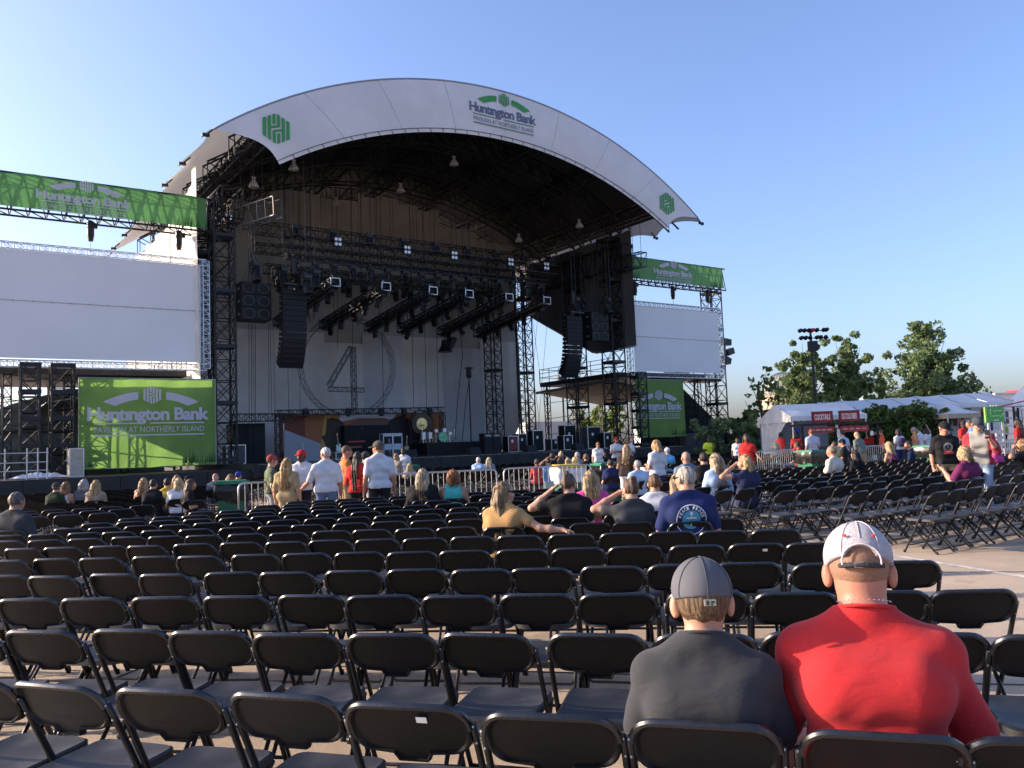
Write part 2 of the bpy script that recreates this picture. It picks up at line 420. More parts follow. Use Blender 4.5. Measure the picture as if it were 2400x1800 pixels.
for sg in (-1, 1):
    for k, t in enumerate(tips):
        q = MB(); s = sg*(RS+.42); z = vault(16.8)
        q.box((s-sg*.12, t, z+.0), (.30, .16, .13)); q.box((s+sg*.05, t, z-.03), (.06, .22, .17)); q.tube((s-sg*.5, t, vault(16.3)+.02), (s-sg*.1, t, z), .04, 5)
        q.build('eave_floodlight', black, rf)

# ------------------------------------------------------------------ truss towers
def tower(s, t, w, h, label, z0=0., bays=None, group='stage truss towers', mt=black, d=None, sleeve=3.0):
    o = sthing('truss_tower', label, 'tower', (s, t, z0), group); d = d or w
    q = MB()
    for a in (-1, 1):
        for b in (-1, 1): q.tube((s+a*w/2, t+b*d/2, z0), (s+a*w/2, t+b*d/2, h), .055, 6)
    q.build('post', mt, o)
    q = MB(); n = bays or max(3, int((h-z0)/w)); 
    for k in range(n):
        za, zb = z0+(h-z0)*k/n, z0+(h-z0)*(k+1)/n
        for b in (-1, 1):
            p = [(s-w/2, t+b*d/2), (s+w/2, t+b*d/2)]; e = [(s+b*w/2, t-d/2), (s+b*w/2, t+d/2)]
            for (u, v) in (p, e):
                q.tube((*u, za), (*v, zb), .028, 3, cap=False); q.tube((*v, za), (*u, zb), .028, 3, cap=False)
                q.tube((*u, zb), (*v, zb), .03, 3, cap=False)
    q.build('bracing', mt, o)
    z = z0+.25
    while z < h:
        q = MB()
        for b in (-1, 1):
            q.box((s, t+b*(d/2+.012), z), (w+.14, .03, .2)); q.box((s+b*(w/2+.012), t, z), (.03, d+.14, .2))
        q.build('sleeve_plate', mt, o); z += sleeve
    q = MB(); q.box((s, t, z0+.03), (w+.5, d+.5, .06)); q.build('base_plate', mt, o)
    return o
tower(-14.35, .3, 1.05, 15.6, 'tall black truss tower between the left screen and the stage', 1.27)
tower(-14.35, 4.6, 1.05, 15.6, 'black truss tower behind the left front tower', 1.27)
tower(13.45, .3, 1.15, 16.6, 'tall black truss tower beside the right screen and lower banner', 1.2)
tower(13.45, 4.6, 1.15, 16.4, 'black truss tower behind the right front tower', 1.2)
tower(8.2, 8.2, .95, 15.8, 'black truss tower standing in front of the beige backdrop', 1.27, sleeve=6)
tower(12.1, 9.4, .95, 15.8, 'slim black truss tower against the sky at the backdrop edge', 1.27, sleeve=6)
tower(-13.3, 12.4, 1.0, 15.6, 'rear black truss tower at the left end of the backdrop', 1.27)
tower(-23.3, -.1, .75, 6.3, 'short black truss tower under the left screen, outer of the pair', 1.03, sleeve=1.25)
tower(-21.95, .1, .92, 6.3, 'short black truss tower beside the large left banner', 1.03, sleeve=1.25)
tower(-25.9, .3, 1.15, 15.4, 'outer black truss tower carrying the left banner truss', 1.03)
tower(24.9, .9, 1.15, 15.3, 'outer black truss tower at the far end of the right screen', 1.2)
tower(14.35, -1.2, .8, 6.6, 'short black truss tower at the edge of the lower right banner', 1.2, sleeve=1.2)

# ------------------------------------------------------------------ header trusses with banners, hoists, screens
def header(s0, s1, label, blabel, cut=()):
    o = sthing('header_truss', label, 'truss', ((s0+s1)/2, .3, 13.5), 'header trusses over the screens')
    q = MB(); n = 15
    for tt, z in ((-.25, 13.55), (.85, 13.55), (-.25, 15.3), (.85, 15.3)): q.tube((s0, tt, z), (s1, tt, z), .055, 5)
    for i in range(n):
        a, b = s0+(s1-s0)*i/n, s0+(s1-s0)*(i+1)/n; m_ = (a+b)/2
        for tt in (-.25, .85):
            q.tube((a, tt, 13.55), (m_, tt, 15.3), .035, 4); q.tube((m_, tt, 15.3), (b, tt, 13.55), .035, 4)
        q.tube((a, -.25, 13.55), (b, .85, 13.55), .03, 4); q.tube((a, -.25, 15.3), (b, .85, 15.3), .03, 4); q.tube((a, -.25, 13.55), (a, .85, 13.55), .03, 4)
    q.build('lattice', black, o)
    bn = sthing('truss_banner', blabel, 'banner', ((s0+s1)/2, -.33, 13.6), 'long banners wrapped on the header trusses')
    a, b = s0+.25, s1-.35
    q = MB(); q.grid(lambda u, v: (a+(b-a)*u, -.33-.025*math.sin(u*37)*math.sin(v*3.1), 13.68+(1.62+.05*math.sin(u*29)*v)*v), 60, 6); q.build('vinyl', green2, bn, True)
    cx = (a+b)/2-.3
    put_lockup(bn, lambda u, v: (cx-2.1+u*4.2, -.375, 14.22+v*3.9), {k: lav for k in ('emblem', 'arc', 'lettering', 'rule', 'small_lettering')})
    q = MB(); rd = random.Random(3)
    for e in (a, b):
        for k in range(26):
            x = e+rd.uniform(0, 1.5)*(1 if e == a else -1); hh = rd.uniform(.25, .8); l = rd.uniform(-.15, .15)
            q.add([(x-.02, -.375, 13.69), (x+.02, -.375, 13.69), (x+l, -.375, 13.69+hh)], [(0, 1, 2)])
    q.build('printed_reeds', greendark, bn)
    return o
header(-26.4, -14.95, 'black lattice header truss above the left screen', 'long green banner with bank lettering above the left screen')
header(14.1, 25.4, 'black lattice header truss above the right screen', 'long green banner with faint bank lettering above the right screen')
def hoist(s, t, z0, z1, label, sc=1.):
    o = sthing('chain_hoist', label, 'hoist', (s, t, z1), 'chain hoists')
    q = MB(); q.lathe((s, t, z0), [(.05, .1), (.17*sc, .02), (.17*sc, -.65*sc), (.12*sc, -.95*sc)], 10); q.box((s+.2*sc, t, z0-.16), (.2, .22, .24)); q.build('motor', black, o)
    q = MB(); q.tube((s, t, z0-.9*sc), (s, t, z1+.2), .02, 4); q.build('chain', greysteel, o)
    q = MB(); q.path([(s, t, z1+.25), (s+.06, t, z1+.18), (s, t, z1+.08), (s-.05, t, z1+.12), (s, t, z1+.16)], .018, 5); q.build('hook', greysteel, o)
for s in (-20.7, -16.55): hoist(s, .3, 13.5, 11.95, 'black chain hoist lifting the left screen')
for s in (15.9, 19.9, 23.8): hoist(s, .3, 13.5, 11.95, 'black chain hoist lifting the right screen')
def screen(s0, s1, z0, z1, label):
    o = sthing('projection_screen', label, 'screen', ((s0+s1)/2, 0, z0-.4), 'projection screens beside the stage')
    q = MB(); zm = z0+(z1-z0)*.53
    q.grid(lambda u, v: (s0+(s1-s0)*u, -.02*math.sin(PI*v*2)*math.sin(u*5), z0+(z1-z0)*v), 20, 12); q.build('fabric', screenfab, o, True)
    q = MB(); q.tube((s0, -.03, zm), (s1, -.03, zm), .012, 4)
    for k in range(12): x = s0+(s1-s0)*(k+.5)/12; q.box((x, -.03, zm), (.03, .02, .07))
    q.build('seam', mat('grey_seam', (.28, .29, .31), .7), o)
    e = .28
    for nm, a, b, n in (('top_truss', (s0-e, .12, z1+.2), (s1+e, .12, z1+.2), 40), ('bottom_truss', (s0-e, .12, z0-.24), (s1+e, .12, z0-.24), 40),
                        ('side_truss', (s1+e, .12, z0-.3), (s1+e, .12, z1+.3), 22), ('side_truss', (s0-e, .12, z0-.3), (s0-e, .12, z1+.3), 22)):
        q = MB(); q.truss(a, b, .3, .32, n, .03, .016, up=(0, 0, 1) if 'side' not in nm else (1, 0, 0)); q.build(nm, alu, o)
    return o
screen(-25.2, -15.55, 6.62, 11.72, 'blank white projection screen hung left of the stage')
screen(15.2, 24.55, 6.82, 11.72, 'blank white projection screen hung right of the stage')

# ------------------------------------------------------------------ lower banners
def banner(s0, s1, z0, z1, t, label, lu, lw, lz, sag=.1, clip=None):
    o = sthing('printed_banner', label, 'banner', ((s0+s1)/2, t, z0), 'large green banners at the stage wings')
    def f(u, v):
        x = s0+(s1-s0)*u
        return (x, t-.03*math.sin(x*2.3+v*3)-.02*math.sin(x*5.1-v*6), z0+(z1-z0)*v+sag*(1-v)*(math.sin(u*PI)-.2)*-.5)
    q = MB(); q.grid(f, 48, 32); q.build('vinyl', green, o, True)
    put_lockup(o, lambda u, v: (max(s0+.03, lu+u*lw), t-.075, lz+v*lw), {k: lav for k in ('emblem', 'arc', 'lettering', 'rule', 'small_lettering')})
    q = MB(); rd = random.Random(5)
    for k in range(60):
        side = rd.random() < .75; x = (s1-rd.uniform(.05, 1.5)**1.2) if side else s0+rd.uniform(.1, .8); hh = rd.uniform(.2, .95)*(1.0 if side else .5); l = rd.uniform(-.12, .12)
        zz = z0+.12; q.add([(x-.022, t-.075, zz), (x+.022, t-.075, zz), (x+l*.5, t-.075, zz+hh*.6), (x+l, t-.075, zz+hh)], [(0, 1, 2), (0, 2, 3)])
    q.build('printed_reeds', greendark, o)
    q = MB(); q.path([(s0, t+.05, z1), (s1, t+.05, z1), (s1+.02, t+.05, z0), (s0, t+.05, z0)], .03, 6, closed=True); q.build('pipe_frame', greysteel, o)
    return o
banner(-21.35, -15.05, 1.33, 5.68, -.75, 'large sunlit green banner with bank name below the left screen', -21.0, 5.6, 3.62)
banner(14.75, 19.75, 1.95, 6.2, -.4, 'large green bank banner hung below the right screen', 14.5, 4.9, 3.95)

# ------------------------------------------------------------------ drapes and backdrop
bd = sthing('backdrop_wall', 'tall beige and grey cloth backdrop across the rear of the stage', 'backdrop', (0, 12, 1.27))
edges = [-13.2, -10.2, -7.5, -3.9, -.8, 2.4, 6.1, 9.6, 13.4]
for i, (a, b) in enumerate(zip(edges[:-1], edges[1:])):
    lastp = i == len(edges)-2
    def bdz(u):
        s = a+(b-a)*u; return 1.27 if not lastp else 1.27+2.6*max(0, (u-.25)/.75)**2.2
    q = MB(); q.grid(lambda u, v: (a-.05+(b-a+.1)*u, 12+.04*(i % 2)-.05*math.sin((a+(b-a)*u)*1.7)*(1-v*.5)-.03*math.sin(u*19+i), bdz(u)+((10.4 if i % 3 else 9.7)-bdz(u))*v), 14, 8)
    q.build('cloth_panel', beige2 if i in (4, 6) else beige, bd, True)
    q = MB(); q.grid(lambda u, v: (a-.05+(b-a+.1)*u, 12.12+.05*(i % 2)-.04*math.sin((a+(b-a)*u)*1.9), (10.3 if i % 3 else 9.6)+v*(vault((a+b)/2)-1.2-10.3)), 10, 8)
    q.build('cloth_panel', beigeshade, bd, True)
q = MB(); q.box2((-13.2, 12.35, 4.2), (13.0, 12.4, 15.6)); q.build('sun_block_sheet', blackcloth, bd)  # unseen black sheet added behind the panels to stop sun leaking through
# right side wall: dark cloth, hem rising towards the back
sw = sthing('side_drape', 'dark cloth wall closing the right side of the stage roof', 'drape', (13.9, 4, 8.4))
def swz(t): return np.interp(t, [-2, 3.1, 5.6, 10.2, 12], [8.5, 8.4, 9.7, 12.0, 13])
q = MB(); q.grid(lambda u, v: (14.15+.04*math.sin(u*40), -1.4+13.2*u, float(swz(-1.4+13.2*u))+(16.9-float(swz(-1.4+13.2*u)))*v), 30, 8)
q.build('cloth', mat('charcoal_drape', (.075, .075, .08), .85, var=.15, scale=1.5), sw, True)
q = MB(); q.path([(14.12, t, float(swz(t))) for t in np.linspace(-1.4, 11.8, 12)], .06, 6); q.build('hem_pipe', mat('pale_hem', (.35, .34, .32), .6), sw)
# left side: white sunlit drape
lw_ = sthing('side_drape', 'sunlit white cloth wall hanging down the left flank of the stage', 'drape', (-15.7, 8, 2))
def lf(u, v):
    t = -.3+19*u; top = float(np.interp(t, [0, 1.2, 2.5, 5, 10, 19], [17.0, 16.5, 16.0, 15.6, 15.4, 15.6]))
    return (-15.75-.12*math.sin(t*2.1+v*2)-.06*math.sin(t*5), t, 1.9+(top-1.9)*v)
q = MB(); q.grid(lf, 70, 14); q.build('cloth', sidecloth, lw_, True)
q = MB()
for t in (4.9, 10.1, 15.2): q.tube((-15.93, t, 2), (-15.93, t, 15.3), .03, 5)
q.build('seam_rope', mat('tan_rope', (.4, .36, .3), .8), lw_)
# ------------------------------------------------------------------ loudspeakers
def line_array(s, t, ztop, n, label):
    o = sthing('line_array', label, 'speakers', (s, t, ztop-.29*n), 'hanging line arrays')
    pos = Vector((s, t, ztop)); ang = 0.; w, h, d = 1.34, .29, .62
    q = MB(); q.box((s, t+.1, ztop+.22), (1.2, .9, .1)); q.box((s-.4, t+.1, ztop+.12), (.08, .5, .16)); q.box((s+.4, t+.1, ztop+.12), (.08, .5, .16)); q.build('rigging_frame', black, o)
    for k in range(n):
        ang = (k/n)**2.2*R(38); rot = Matrix.Rotation(ang, 3, 'X')   # lower boxes tip down towards the front
        c = pos+rot @ Vector((0, .31, -h/2))
        q = MB(); q.add([tuple(c+rot @ Vector(p)) for p in ((-w/2,-.31,-.137),(w/2,-.31,-.137),(w/2-.12,.31,-.10),(-w/2+.12,.31,-.10),(-w/2,-.31,.137),(w/2,-.31,.137),(w/2-.12,.31,.10),(-w/2+.12,.31,.10))],
                        [(0,3,2,1),(4,5,6,7),(0,1,5,4),(1,2,6,5),(2,3,7,6),(3,0,4,7)])
        for a in (-1, 1):
            q.box(c+rot @ Vector((a*(w/2+.02), -.12, 0)), (.05, .18, .12), rot); q.box(c+rot @ Vector((a*(w/2-.03), .2, 0)), (.05, .1, .2), rot)
        cb = q.build('cabinet', speakerbox, o)
        q = MB(); q.box(c+rot @ Vector((0, -.317, 0)), (w-.1, .02, .25), rot); q.build('grille', speakergrille, cb)
        pos = pos+rot @ Vector((0, 0, -h))
    q = MB()
    for a in (-.35, .35): q.tube((s+a, t+.1, ztop+.2), (s+a*.2, t+.1, ztop+1.6), .015, 4)
    q.tube((s, t+.1, ztop+1.6), (s, t+.1, vault(s)-1.2), .018, 4); q.lathe((s, t+.1, ztop+1.2), [(.13, -.3), (.16, 0), (.16, .5), (.1, .65)], 10); q.build('suspension', black, o)
line_array(-11.05, -1.6, 10.55, 15, 'long curved hanging black speaker column on the left side of the stage')
line_array(9.2, -.6, 10.45, 15, 'long curved hanging black speaker column on the right side of the stage')
def sub_hang(s, t, ztop, label, w=1.62, h=.69):
    o = sthing('bass_speaker_cluster', label, 'speakers', (s, t, ztop-3*h), 'hanging bass speaker clusters')
    for k in range(3):
        zc = ztop-h*(k+.5); q = MB(); q.box((s, t, zc), (w, 1.1, h-.02)); cb = q.build('cabinet', speakerbox, o)
        q = MB()
        for a in (-.41, .41):
            q.path([(s+a+.30*math.cos(u), t-.56, zc+.27*math.sin(u)) for u in [PI/8+i*PI/4 for i in range(8)]], .014, 4, closed=True)
        q.build('driver_ring', mat('ring_grey', (.10, .11, .12), .5), cb)
        q = MB(); q.box((s, t-.555, zc), (w-.08, .012, h-.08)); q.build('grille', speakergrille, cb)
        for a in (-1, 1):
            q = MB(); q.box((s+a*(w/2+.005), t-.1, zc), (.02, .3, .1)); q.build('handle', greysteel, cb)
    q = MB()
    for a in (-.6, .6): q.tube((s+a, t, ztop), (s, t, ztop+2.0), .012, 4)
    q.tube((s, t, ztop+2), (s, t, vault(s)-1.2), .018, 4); q.build('suspension', black, o)
sub_hang(-12.72, .2, 11.05, 'three hanging black bass cabinets left of the stage opening')
sub_hang(11.75, .2, 10.95, 'three hanging black bass cabinets right of the stage opening')

# ------------------------------------------------------------------ lighting rig
def beam(a, b, w, h, n, label, mt=black, r=.035, name='lighting_truss', group='lighting trusses'):
    mid = [(a[i]+b[i])/2 for i in range(3)]; mid[2] = min(a[2], b[2])-h/2
    o = sthing(name, label, 'truss', mid, group); q = MB(); q.truss(a, b, w, h, n, r); q.build('lattice', mt, o)
    q = MB()
    for f in (.08, .36, .64, .92):
        p = [a[i]+(b[i]-a[i])*f for i in range(3)]; q.tube(p, (p[0], p[1], vault(p[0])-1.0), .015, 4)
    q.build('suspension_wire', black, o); return o
beam((-10.4, 2.2, 14.25), (9.9, 2.2, 14.25), .6, .6, 42, 'long black lighting truss with bright blinder lamps across the stage')
beam((-9.9, 2.9, 13.45), (9.5, 2.9, 13.45), .5, .28, 40, 'shallow black ladder truss below the blinder truss')
beam((-9.6, 6.0, 13.15), (7.4, 6.0, 13.15), .6, .6, 36, 'black lighting truss hung over the middle of the stage', )
beam((-9.0, 9.4, 14.1), (8.6, 9.4, 14.1), .6, .6, 36, 'rear black lighting truss close to the backdrop')
beam((-11.2, 4.4, 15.4), (10.9, 4.4, 15.4), .7, .7, 40, 'high black truss above the middle lights')
beam((-10.2, 7.7, 15.0), (10.0, 7.7, 15.0), .6, .6, 38, 'high black truss in front of the rear lights')
beam((-9.5, 4.0, 12.6), (-5.2, 8.4, 12.6), .45, .45, 10, 'short diagonal black truss behind the left line array')
def moving_light_proto():
    o = bpy.data.objects.new('moving_light', None); col.objects.link(o); o['_org'] = (0., 0., 0.)
    q = MB(); q.box((0, 0, -.09), (.34, .34, .16)); q.tube((-.1, 0, 0), (-.1, 0, .1), .03, 5); q.tube((.1, 0, 0), (.1, 0, .1), .03, 5); q.build('base', black, o)
    q = MB(); q.box((-.2, 0, -.32), (.05, .12, .34)); q.box((.2, 0, -.32), (.05, .12, .34)); q.box((0, 0, -.19), (.44, .14, .05)); q.build('yoke', black, o)
    q = MB(); q.lathe((0, 0, -.5), [(.10, .24), (.15, .16), (.16, -.05), (.19, -.28), (.17, -.33)], 10); hd = q.build('head', black, o)
    q = MB(); q.lathe((0, 0, -.5), [(.001, -.325), (.14, -.325)], 10); q.build('lens', glasslens, hd)
    return o
ml = moving_light_proto(); ml_used = [False]
def moving_light(s, t, z, label, group, tilt=0., sc=1., yaw=0.):
    o = ml if not ml_used[0] else copy_tree(ml); ml_used[0] = True
    o.location = W(s, t, z); o.rotation_euler = (0, 0, STAGE_A+yaw); o.scale = (sc, sc, sc); tag(o, label, 'stage light', group)
    for c in o.children:
        if c.name.startswith('head'): c.rotation_euler = (tilt, 0, 0); c.location = (0, -.5*math.sin(tilt)*.0, -.5+.5*math.cos(tilt)) if False else Vector((0, 0, -.42))-Matrix.Rotation(tilt, 3, 'X') @ Vector((0, 0, -.42))
    return o
rd = random.Random(11)
for k in range(16): moving_light(-9.3+k*1.22, 2.9, 13.3, 'black moving light hanging below the blinder truss', 'lights below the blinder truss', rd.uniform(-.6, .4), 1.15)
for k in range(15): moving_light(-9.2+k*1.15, 6.0, 12.85, 'black moving light hanging on the middle lighting truss', 'lights on the middle truss', rd.uniform(-.5, .5), 1.15)
for k in range(11): moving_light(-8.2+k*1.6, 9.4, 13.8, 'black moving light hanging on the rear lighting truss', 'lights on the rear truss', rd.uniform(-.5, .5), 1.1)
for k in range(9): moving_light(-9.6+k*2.4, 2.2, 15.2, 'black light standing on top of the blinder truss', 'lights on top of the blinder truss', PI*.9, 1.2)
for s in (-7.0, -2.3, 1.2, 5.75, 8.85):
    o = sthing('blinder_lamp', 'four cell blinder lamp with pale lenses on the front truss', 'stage light', (s, 1.85, 14.1), 'blinder lamps on the front truss')
    q = MB(); q.box((s, 1.9, 14.42), (.5, .14, .62)); q.build('housing', black, o)
    for a in (-.12, .12):
        for b in (-.15, .15):
            q = MB(); q.lathe((s+a, 1.82, 14.42+b), [(.001, .03), (.09, .03), (.105, 0)], 10, 'Y'); q.build('lens', mat('blinder_lens', (.75, .8, .85), .15, var=.03, spec=.9), o)
# finger trusses reaching towards the audience
FG = [(-7.6, -8.3), (-4.3, -5.1), (-1.0, -1.75), (1.7, .84), (4.9, 4.2), (8.1, 7.4)]
nth = ['first', 'second', 'third', 'fourth', 'fifth', 'sixth']
for i, (sf, sb) in enumerate(FG):
    a = Vector((sf, 1.0, 11.72)); b = Vector((sb, 9.2, 10.45)); mid = (a+b)/2
    o = sthing('finger_truss', f'{nth[i]} sloping finger truss with a square aluminium end, counted from the left speaker column', 'truss', tuple(mid), 'six finger trusses')
    q = MB(); q.truss(a, b, .55, .5, 18, .05, .03); q.build('lattice', black, o)
    q = MB(); rotb = (b-a).to_track_quat('Y', 'Z').to_matrix(); q.box(mid+Vector((0, 0, -.36)), (.34, (b-a).length*.92, .2), rotb); q.box(mid+Vector((0, 0, .05)), (.4, (b-a).length*.96, .1), rotb); q.build('light_batten', black, o)
    q = MB(); d = (b-a).normalized(); 
    for z in (-.24, .24): q.box(a+Vector((0, -.03, z)), (.62, .05, .05))
    for x in (-.29, .29): q.box(a+Vector((x, -.03, 0)), (.05, .05, .53))
    q.build('end_frame', alu, o)
    q = MB()
    for k in range(16):
        p = a.lerp(b, (k+.7)/17); q.tube(p+Vector((0, 0, .2)), p+Vector((0, 0, .42+.1*(k % 3 == 0))), .02, 4)
    q.build('pin', greysteel, o)
    q = MB(); p1 = a.lerp(b, .2); p2 = a.lerp(b, .8)
    for p in (p1, p2): q.tube(p, (p.x, p.y, vault(p.x)-1.0), .018, 4)
    q.build('suspension_wire', black, o)
    for k in range(5):
        p = a.lerp(b, .12+k*.19); moving_light(p.x, p.y, p.z-.2, f'black moving light hanging under the {nth[i]} finger truss', f'lights under the {nth[i]} finger truss', rd.uniform(-.8, .6), .95, rd.uniform(-.5, .5))
    q = MB(); p = a.lerp(b, .42)
    for j in range(3): q.path([p+Vector((.22+.05*j, .1*j, -.1)), p+Vector((.3+.05*j, .1*j, -.7-.15*j)), p+Vector((.1, .1*j, -1.15-.12*j)), p+Vector((-.05, .15*j, -.6)), p+Vector((0, .2, -.15))], .022, 4)
    q.build('cable_loop', black, o)
# side lights hung on wires near the speaker columns
for (s, t, z, lb) in ((-13.0, -1.0, 12.0, 'left'), (-10.9, .6, 12.2, 'left'), (-9.5, -.6, 11.95, 'left'), (-10.6, -2.1, 11.3, 'left'), (9.9, 0, 11.9, 'right'), (10.9, .5, 12.0, 'right'), (12.3, -.6, 11.9, 'right')):
    moving_light(s, t, z, f'black moving light on a wire beside the {lb} speaker column', f'lights beside the {lb} speaker column', -.35, 1.35, .3)
    q = MB(); q.tube((s, t, z), (s, t, vault(s)-1.1), .011, 4)
    o = sthing('suspension_wire', f'thin steel wire above a moving light by the {lb} speaker column', 'wire', (s, t, z), f'wires by the {lb} speaker column'); q.build('wire', dullalu, o)
# bell shaped work lamps under the arches
for s, t, dz in ((-10.3, .2, 2.3), (.4, .2, 2.25), (-1.2, 4.6, 3.0), (10.7, .2, 2.9), (8.5, 4.6, 4.0), (-12.6, .2, 2.6), (-4.0, 9, 2.9)):
    z = vault(s)-dz; o = sthing('pendant_lamp', 'grey bell shaped work lamp hanging from the dark roof trusses', 'lamp', (s, t, z-.45), 'bell lamps under the roof')
    q = MB(); q.lathe((s, t, z), [(.06, .2), (.10, .16), (.10, .08), (.14, .03), (.27, -.19), (.29, -.28), (.275, -.295)], 14); q.build('shade', lampwhite, o, True)
    q = MB(); q.lathe((s, t, z), [(.001, -.28), (.26, -.283)], 14); q.build('glass', glasslens, o)
    q = MB(); q.box((s, t, z+.26), (.24, .07, .07)); q.build('bracket', lampwhite, o)
    q = MB(); q.tube((s, t, z+.2), (s, t, vault(s)-1.5), .02, 5); q.build('rod', black, o)
# cantilever truss arms on the front towers
beam((-13.6, -.2, 14.4), (-12.4, -3.0, 14.55), .6, 1.0, 5, 'short pale truss arm sticking out of the left front tower', dullalu, .035, 'cantilever_truss', 'cantilever trusses')
beam((13.6, -.2, 14.5), (13.75, -3.0, 14.4), .6, 1.0, 5, 'short dark truss arm sticking out of the right front tower', black, .04, 'cantilever_truss', 'cantilever trusses')

# ------------------------------------------------------------------ numeral and ring of truss on the backdrop
o = sthing('truss_ring', 'round aluminium truss ring standing in front of the beige backdrop', 'truss', (-2.95, 10, 4.1))
cz = 7.75; RR = 3.5; NS = 56
for seg in range(8):
    q = MB()
    for (dr, dt) in ((-.14, -.14), (.14, -.14), (.14, .14), (-.14, .14)):
        q.path([(-2.95+(RR+dr)*math.cos(u), 10+dt, cz+(RR+dr)*math.sin(u)) for u in np.linspace(seg*PI/4, (seg+1)*PI/4, 8)], .022, 4)
    for k in range(7):
        u0, u1 = seg*PI/4+k*PI/28, seg*PI/4+(k+1)*PI/28
        for dt in (-.14, .14):
            x, y = (-.14, .14) if k % 2 else (.14, -.14)
            q.tube((-2.95+(RR+x)*math.cos(u0), 10+dt, cz+(RR+x)*math.sin(u0)), (-2.95+(RR+y)*math.cos(u1), 10+dt, cz+(RR+y)*math.sin(u1)), .013, 3, cap=False)
    q.build('ring_segment', dullalu, o)
o = sthing('truss_numeral', 'numeral four built from short aluminium trusses inside the truss ring', 'truss', (-2.9, 9.6, 4.3))
for a, b, n in (((-2.72, 9.6, 4.35), (-2.72, 9.6, 9.1), 14), ((-2.85, 9.6, 9.1), (-4.55, 9.6, 6.35), 9), ((-4.6, 9.6, 6.1), (-1.95, 9.6, 6.05), 8)):
    q = MB(); q.truss(a, b, .3, .3, n, .03, .016, up=(0, 1, 0)); q.build('truss_bar', dullalu, o)

# ------------------------------------------------------------------ mural wall, riser, instruments
mu = sthing('mural_wall', 'painted orange and white mural wall with a hat silhouette behind the band', 'mural', (-3, 7, 1.27))
q = MB(); q.box2((-8.95, 7.02, 1.27), (3.0, 7.3, 4.3)); q.build('panel', mat('burnt_orange_print', (.30, .105, .04), .7, var=.1, scale=1), mu)
def flat(poly, mt, off, name):
    q = MB(); q.add([(a, 7.02-off, b) for a, b in poly], [tuple(range(len(poly)))]); q.build(name, mt, mu)
flat([(-8.9, 1.4), (-7.2, 1.4), (-7.4, 4.25), (-8.9, 4.25)], mat('red_brown_print', (.16, .045, .03), .7), .006, 'print_band')
flat([(-6.4, 1.4), (-5.2, 2.2), (-5.0, 4.25), (-6.0, 4.25)], mat('ochre_print', (.42, .25, .05), .7), .006, 'print_band')
flat([(-5.1, 3.7), (-3.6, 3.95), (-1.7, 3.95), (-1.1, 3.8), (-.7, 4.25), (-4.9, 4.25)], mat('pale_print', (.55, .56, .62), .7), .008, 'print_band')
flat([(-4.9, 3.3), (-3.6, 3.85), (-1.9, 3.9), (-.9, 3.7), (-1.2, 3.1), (-4.6, 3.1)], mat('plum_print', (.13, .07, .06), .7), .010, 'print_band')
flat([(-6.25, 2.75), (-5.95, 2.95), (-5.85, 3.9), (-5.5, 4.0), (-5.0, 3.9), (-4.6, 3.6), (-4.3, 1.4), (-5.9, 1.4), (-6.0, 2.3)], mat('hat_print', (.045, .03, .025), .7), .012, 'hat_silhouette')
flat([(-2.0, 1.4), (-1.9, 2.9), (-1.2, 3.85), (-.3, 4.1), (.6, 3.6), (1.6, 3.6), (1.6, 1.4)], mat('hill_print', (.022, .018, .02), .7), .012, 'hill_silhouette')
q = MB(); q.box2((-4.9, 6.4, 1.27), (-1.55, 6.95, 3.45)); q.box2((-8.9, 6.6, 1.27), (-6.0, 6.95, 1.9)); q.build('black_masking', blackcloth, mu)
q = MB(); q.truss((-9.5, 6.2, 4.28), (2.5, 6.2, 4.42), .4, .36, 34, .035, .02); q.build('header_lattice', black, mu)
for s in (-9.4, 2.4):
    q = MB(); q.truss((s, 6.2, 1.27), (s, 6.2, 4.2), .3, .3, 9, .03, up=(0, 1, 0)); q.build('post', black, mu)
for s in (-7.6, -2.3, -.6, -4.7, 1.4): moving_light(s, 6.2, 4.55, 'black light standing on the mural header truss', 'lights on the mural header', PI*.92, .9)
def rbox(name, a, b, mt, label, cat, group=None, edge=None, parts=()):
    c = ((a[0]+b[0])/2, (a[1]+b[1])/2, a[2]); o = sthing(name, label, cat, c, group)
    q = MB(); q.box2(a, b); q.build('body', mt, o)
    if edge:
        q = MB()
        for x in (a[0], b[0]):
            for y in (a[1], b[1]): q.box(((x), (y), (a[2]+b[2])/2), (.05, .05, b[2]-a[2]+.02))
        for z in (a[2]+.02, b[2]):
            for y in (a[1], b[1]): q.box(((a[0]+b[0])/2, y, z), (b[0]-a[0], .045, .045))
            for x in (a[0], b[0]): q.box((x, (a[1]+b[1])/2, z), (.045, b[1]-a[1], .045))
        q.build('edge_trim', edge, o)
    for nm, lo, hi, mt2 in parts:
        q = MB(); q.box2(lo, hi); q.build(nm, mt2, o)
    return o
rbox('drum_riser', (.2, 4.6, 1.27), (5.0, 6.9, 2.12), blackcloth, 'black drum riser at the middle of the stage', 'riser')
dk = sthing('drum_kit', 'drum kit with green bass drum head on the black riser', 'drum kit', (2, 5.6, 2.12))
silver = mat('silver_drum_shell', (.55, .57, .6), .25, .5, var=.05)
q = MB(); q.lathe((1.9, 5.35, 2.5), [(.34, 0), (.34, .42)], 20, 'Y'); q.build('bass_drum', silver, dk)
q = MB(); q.lathe((1.9, 5.345, 2.5), [(.001, 0), (.30, 0), (.345, .02), (.345, -.03)], 20, 'Y')
q.build('drum_head', mat('green_drum_head', (.18, .52, .28), .5, var=.5, scale=7), dk)
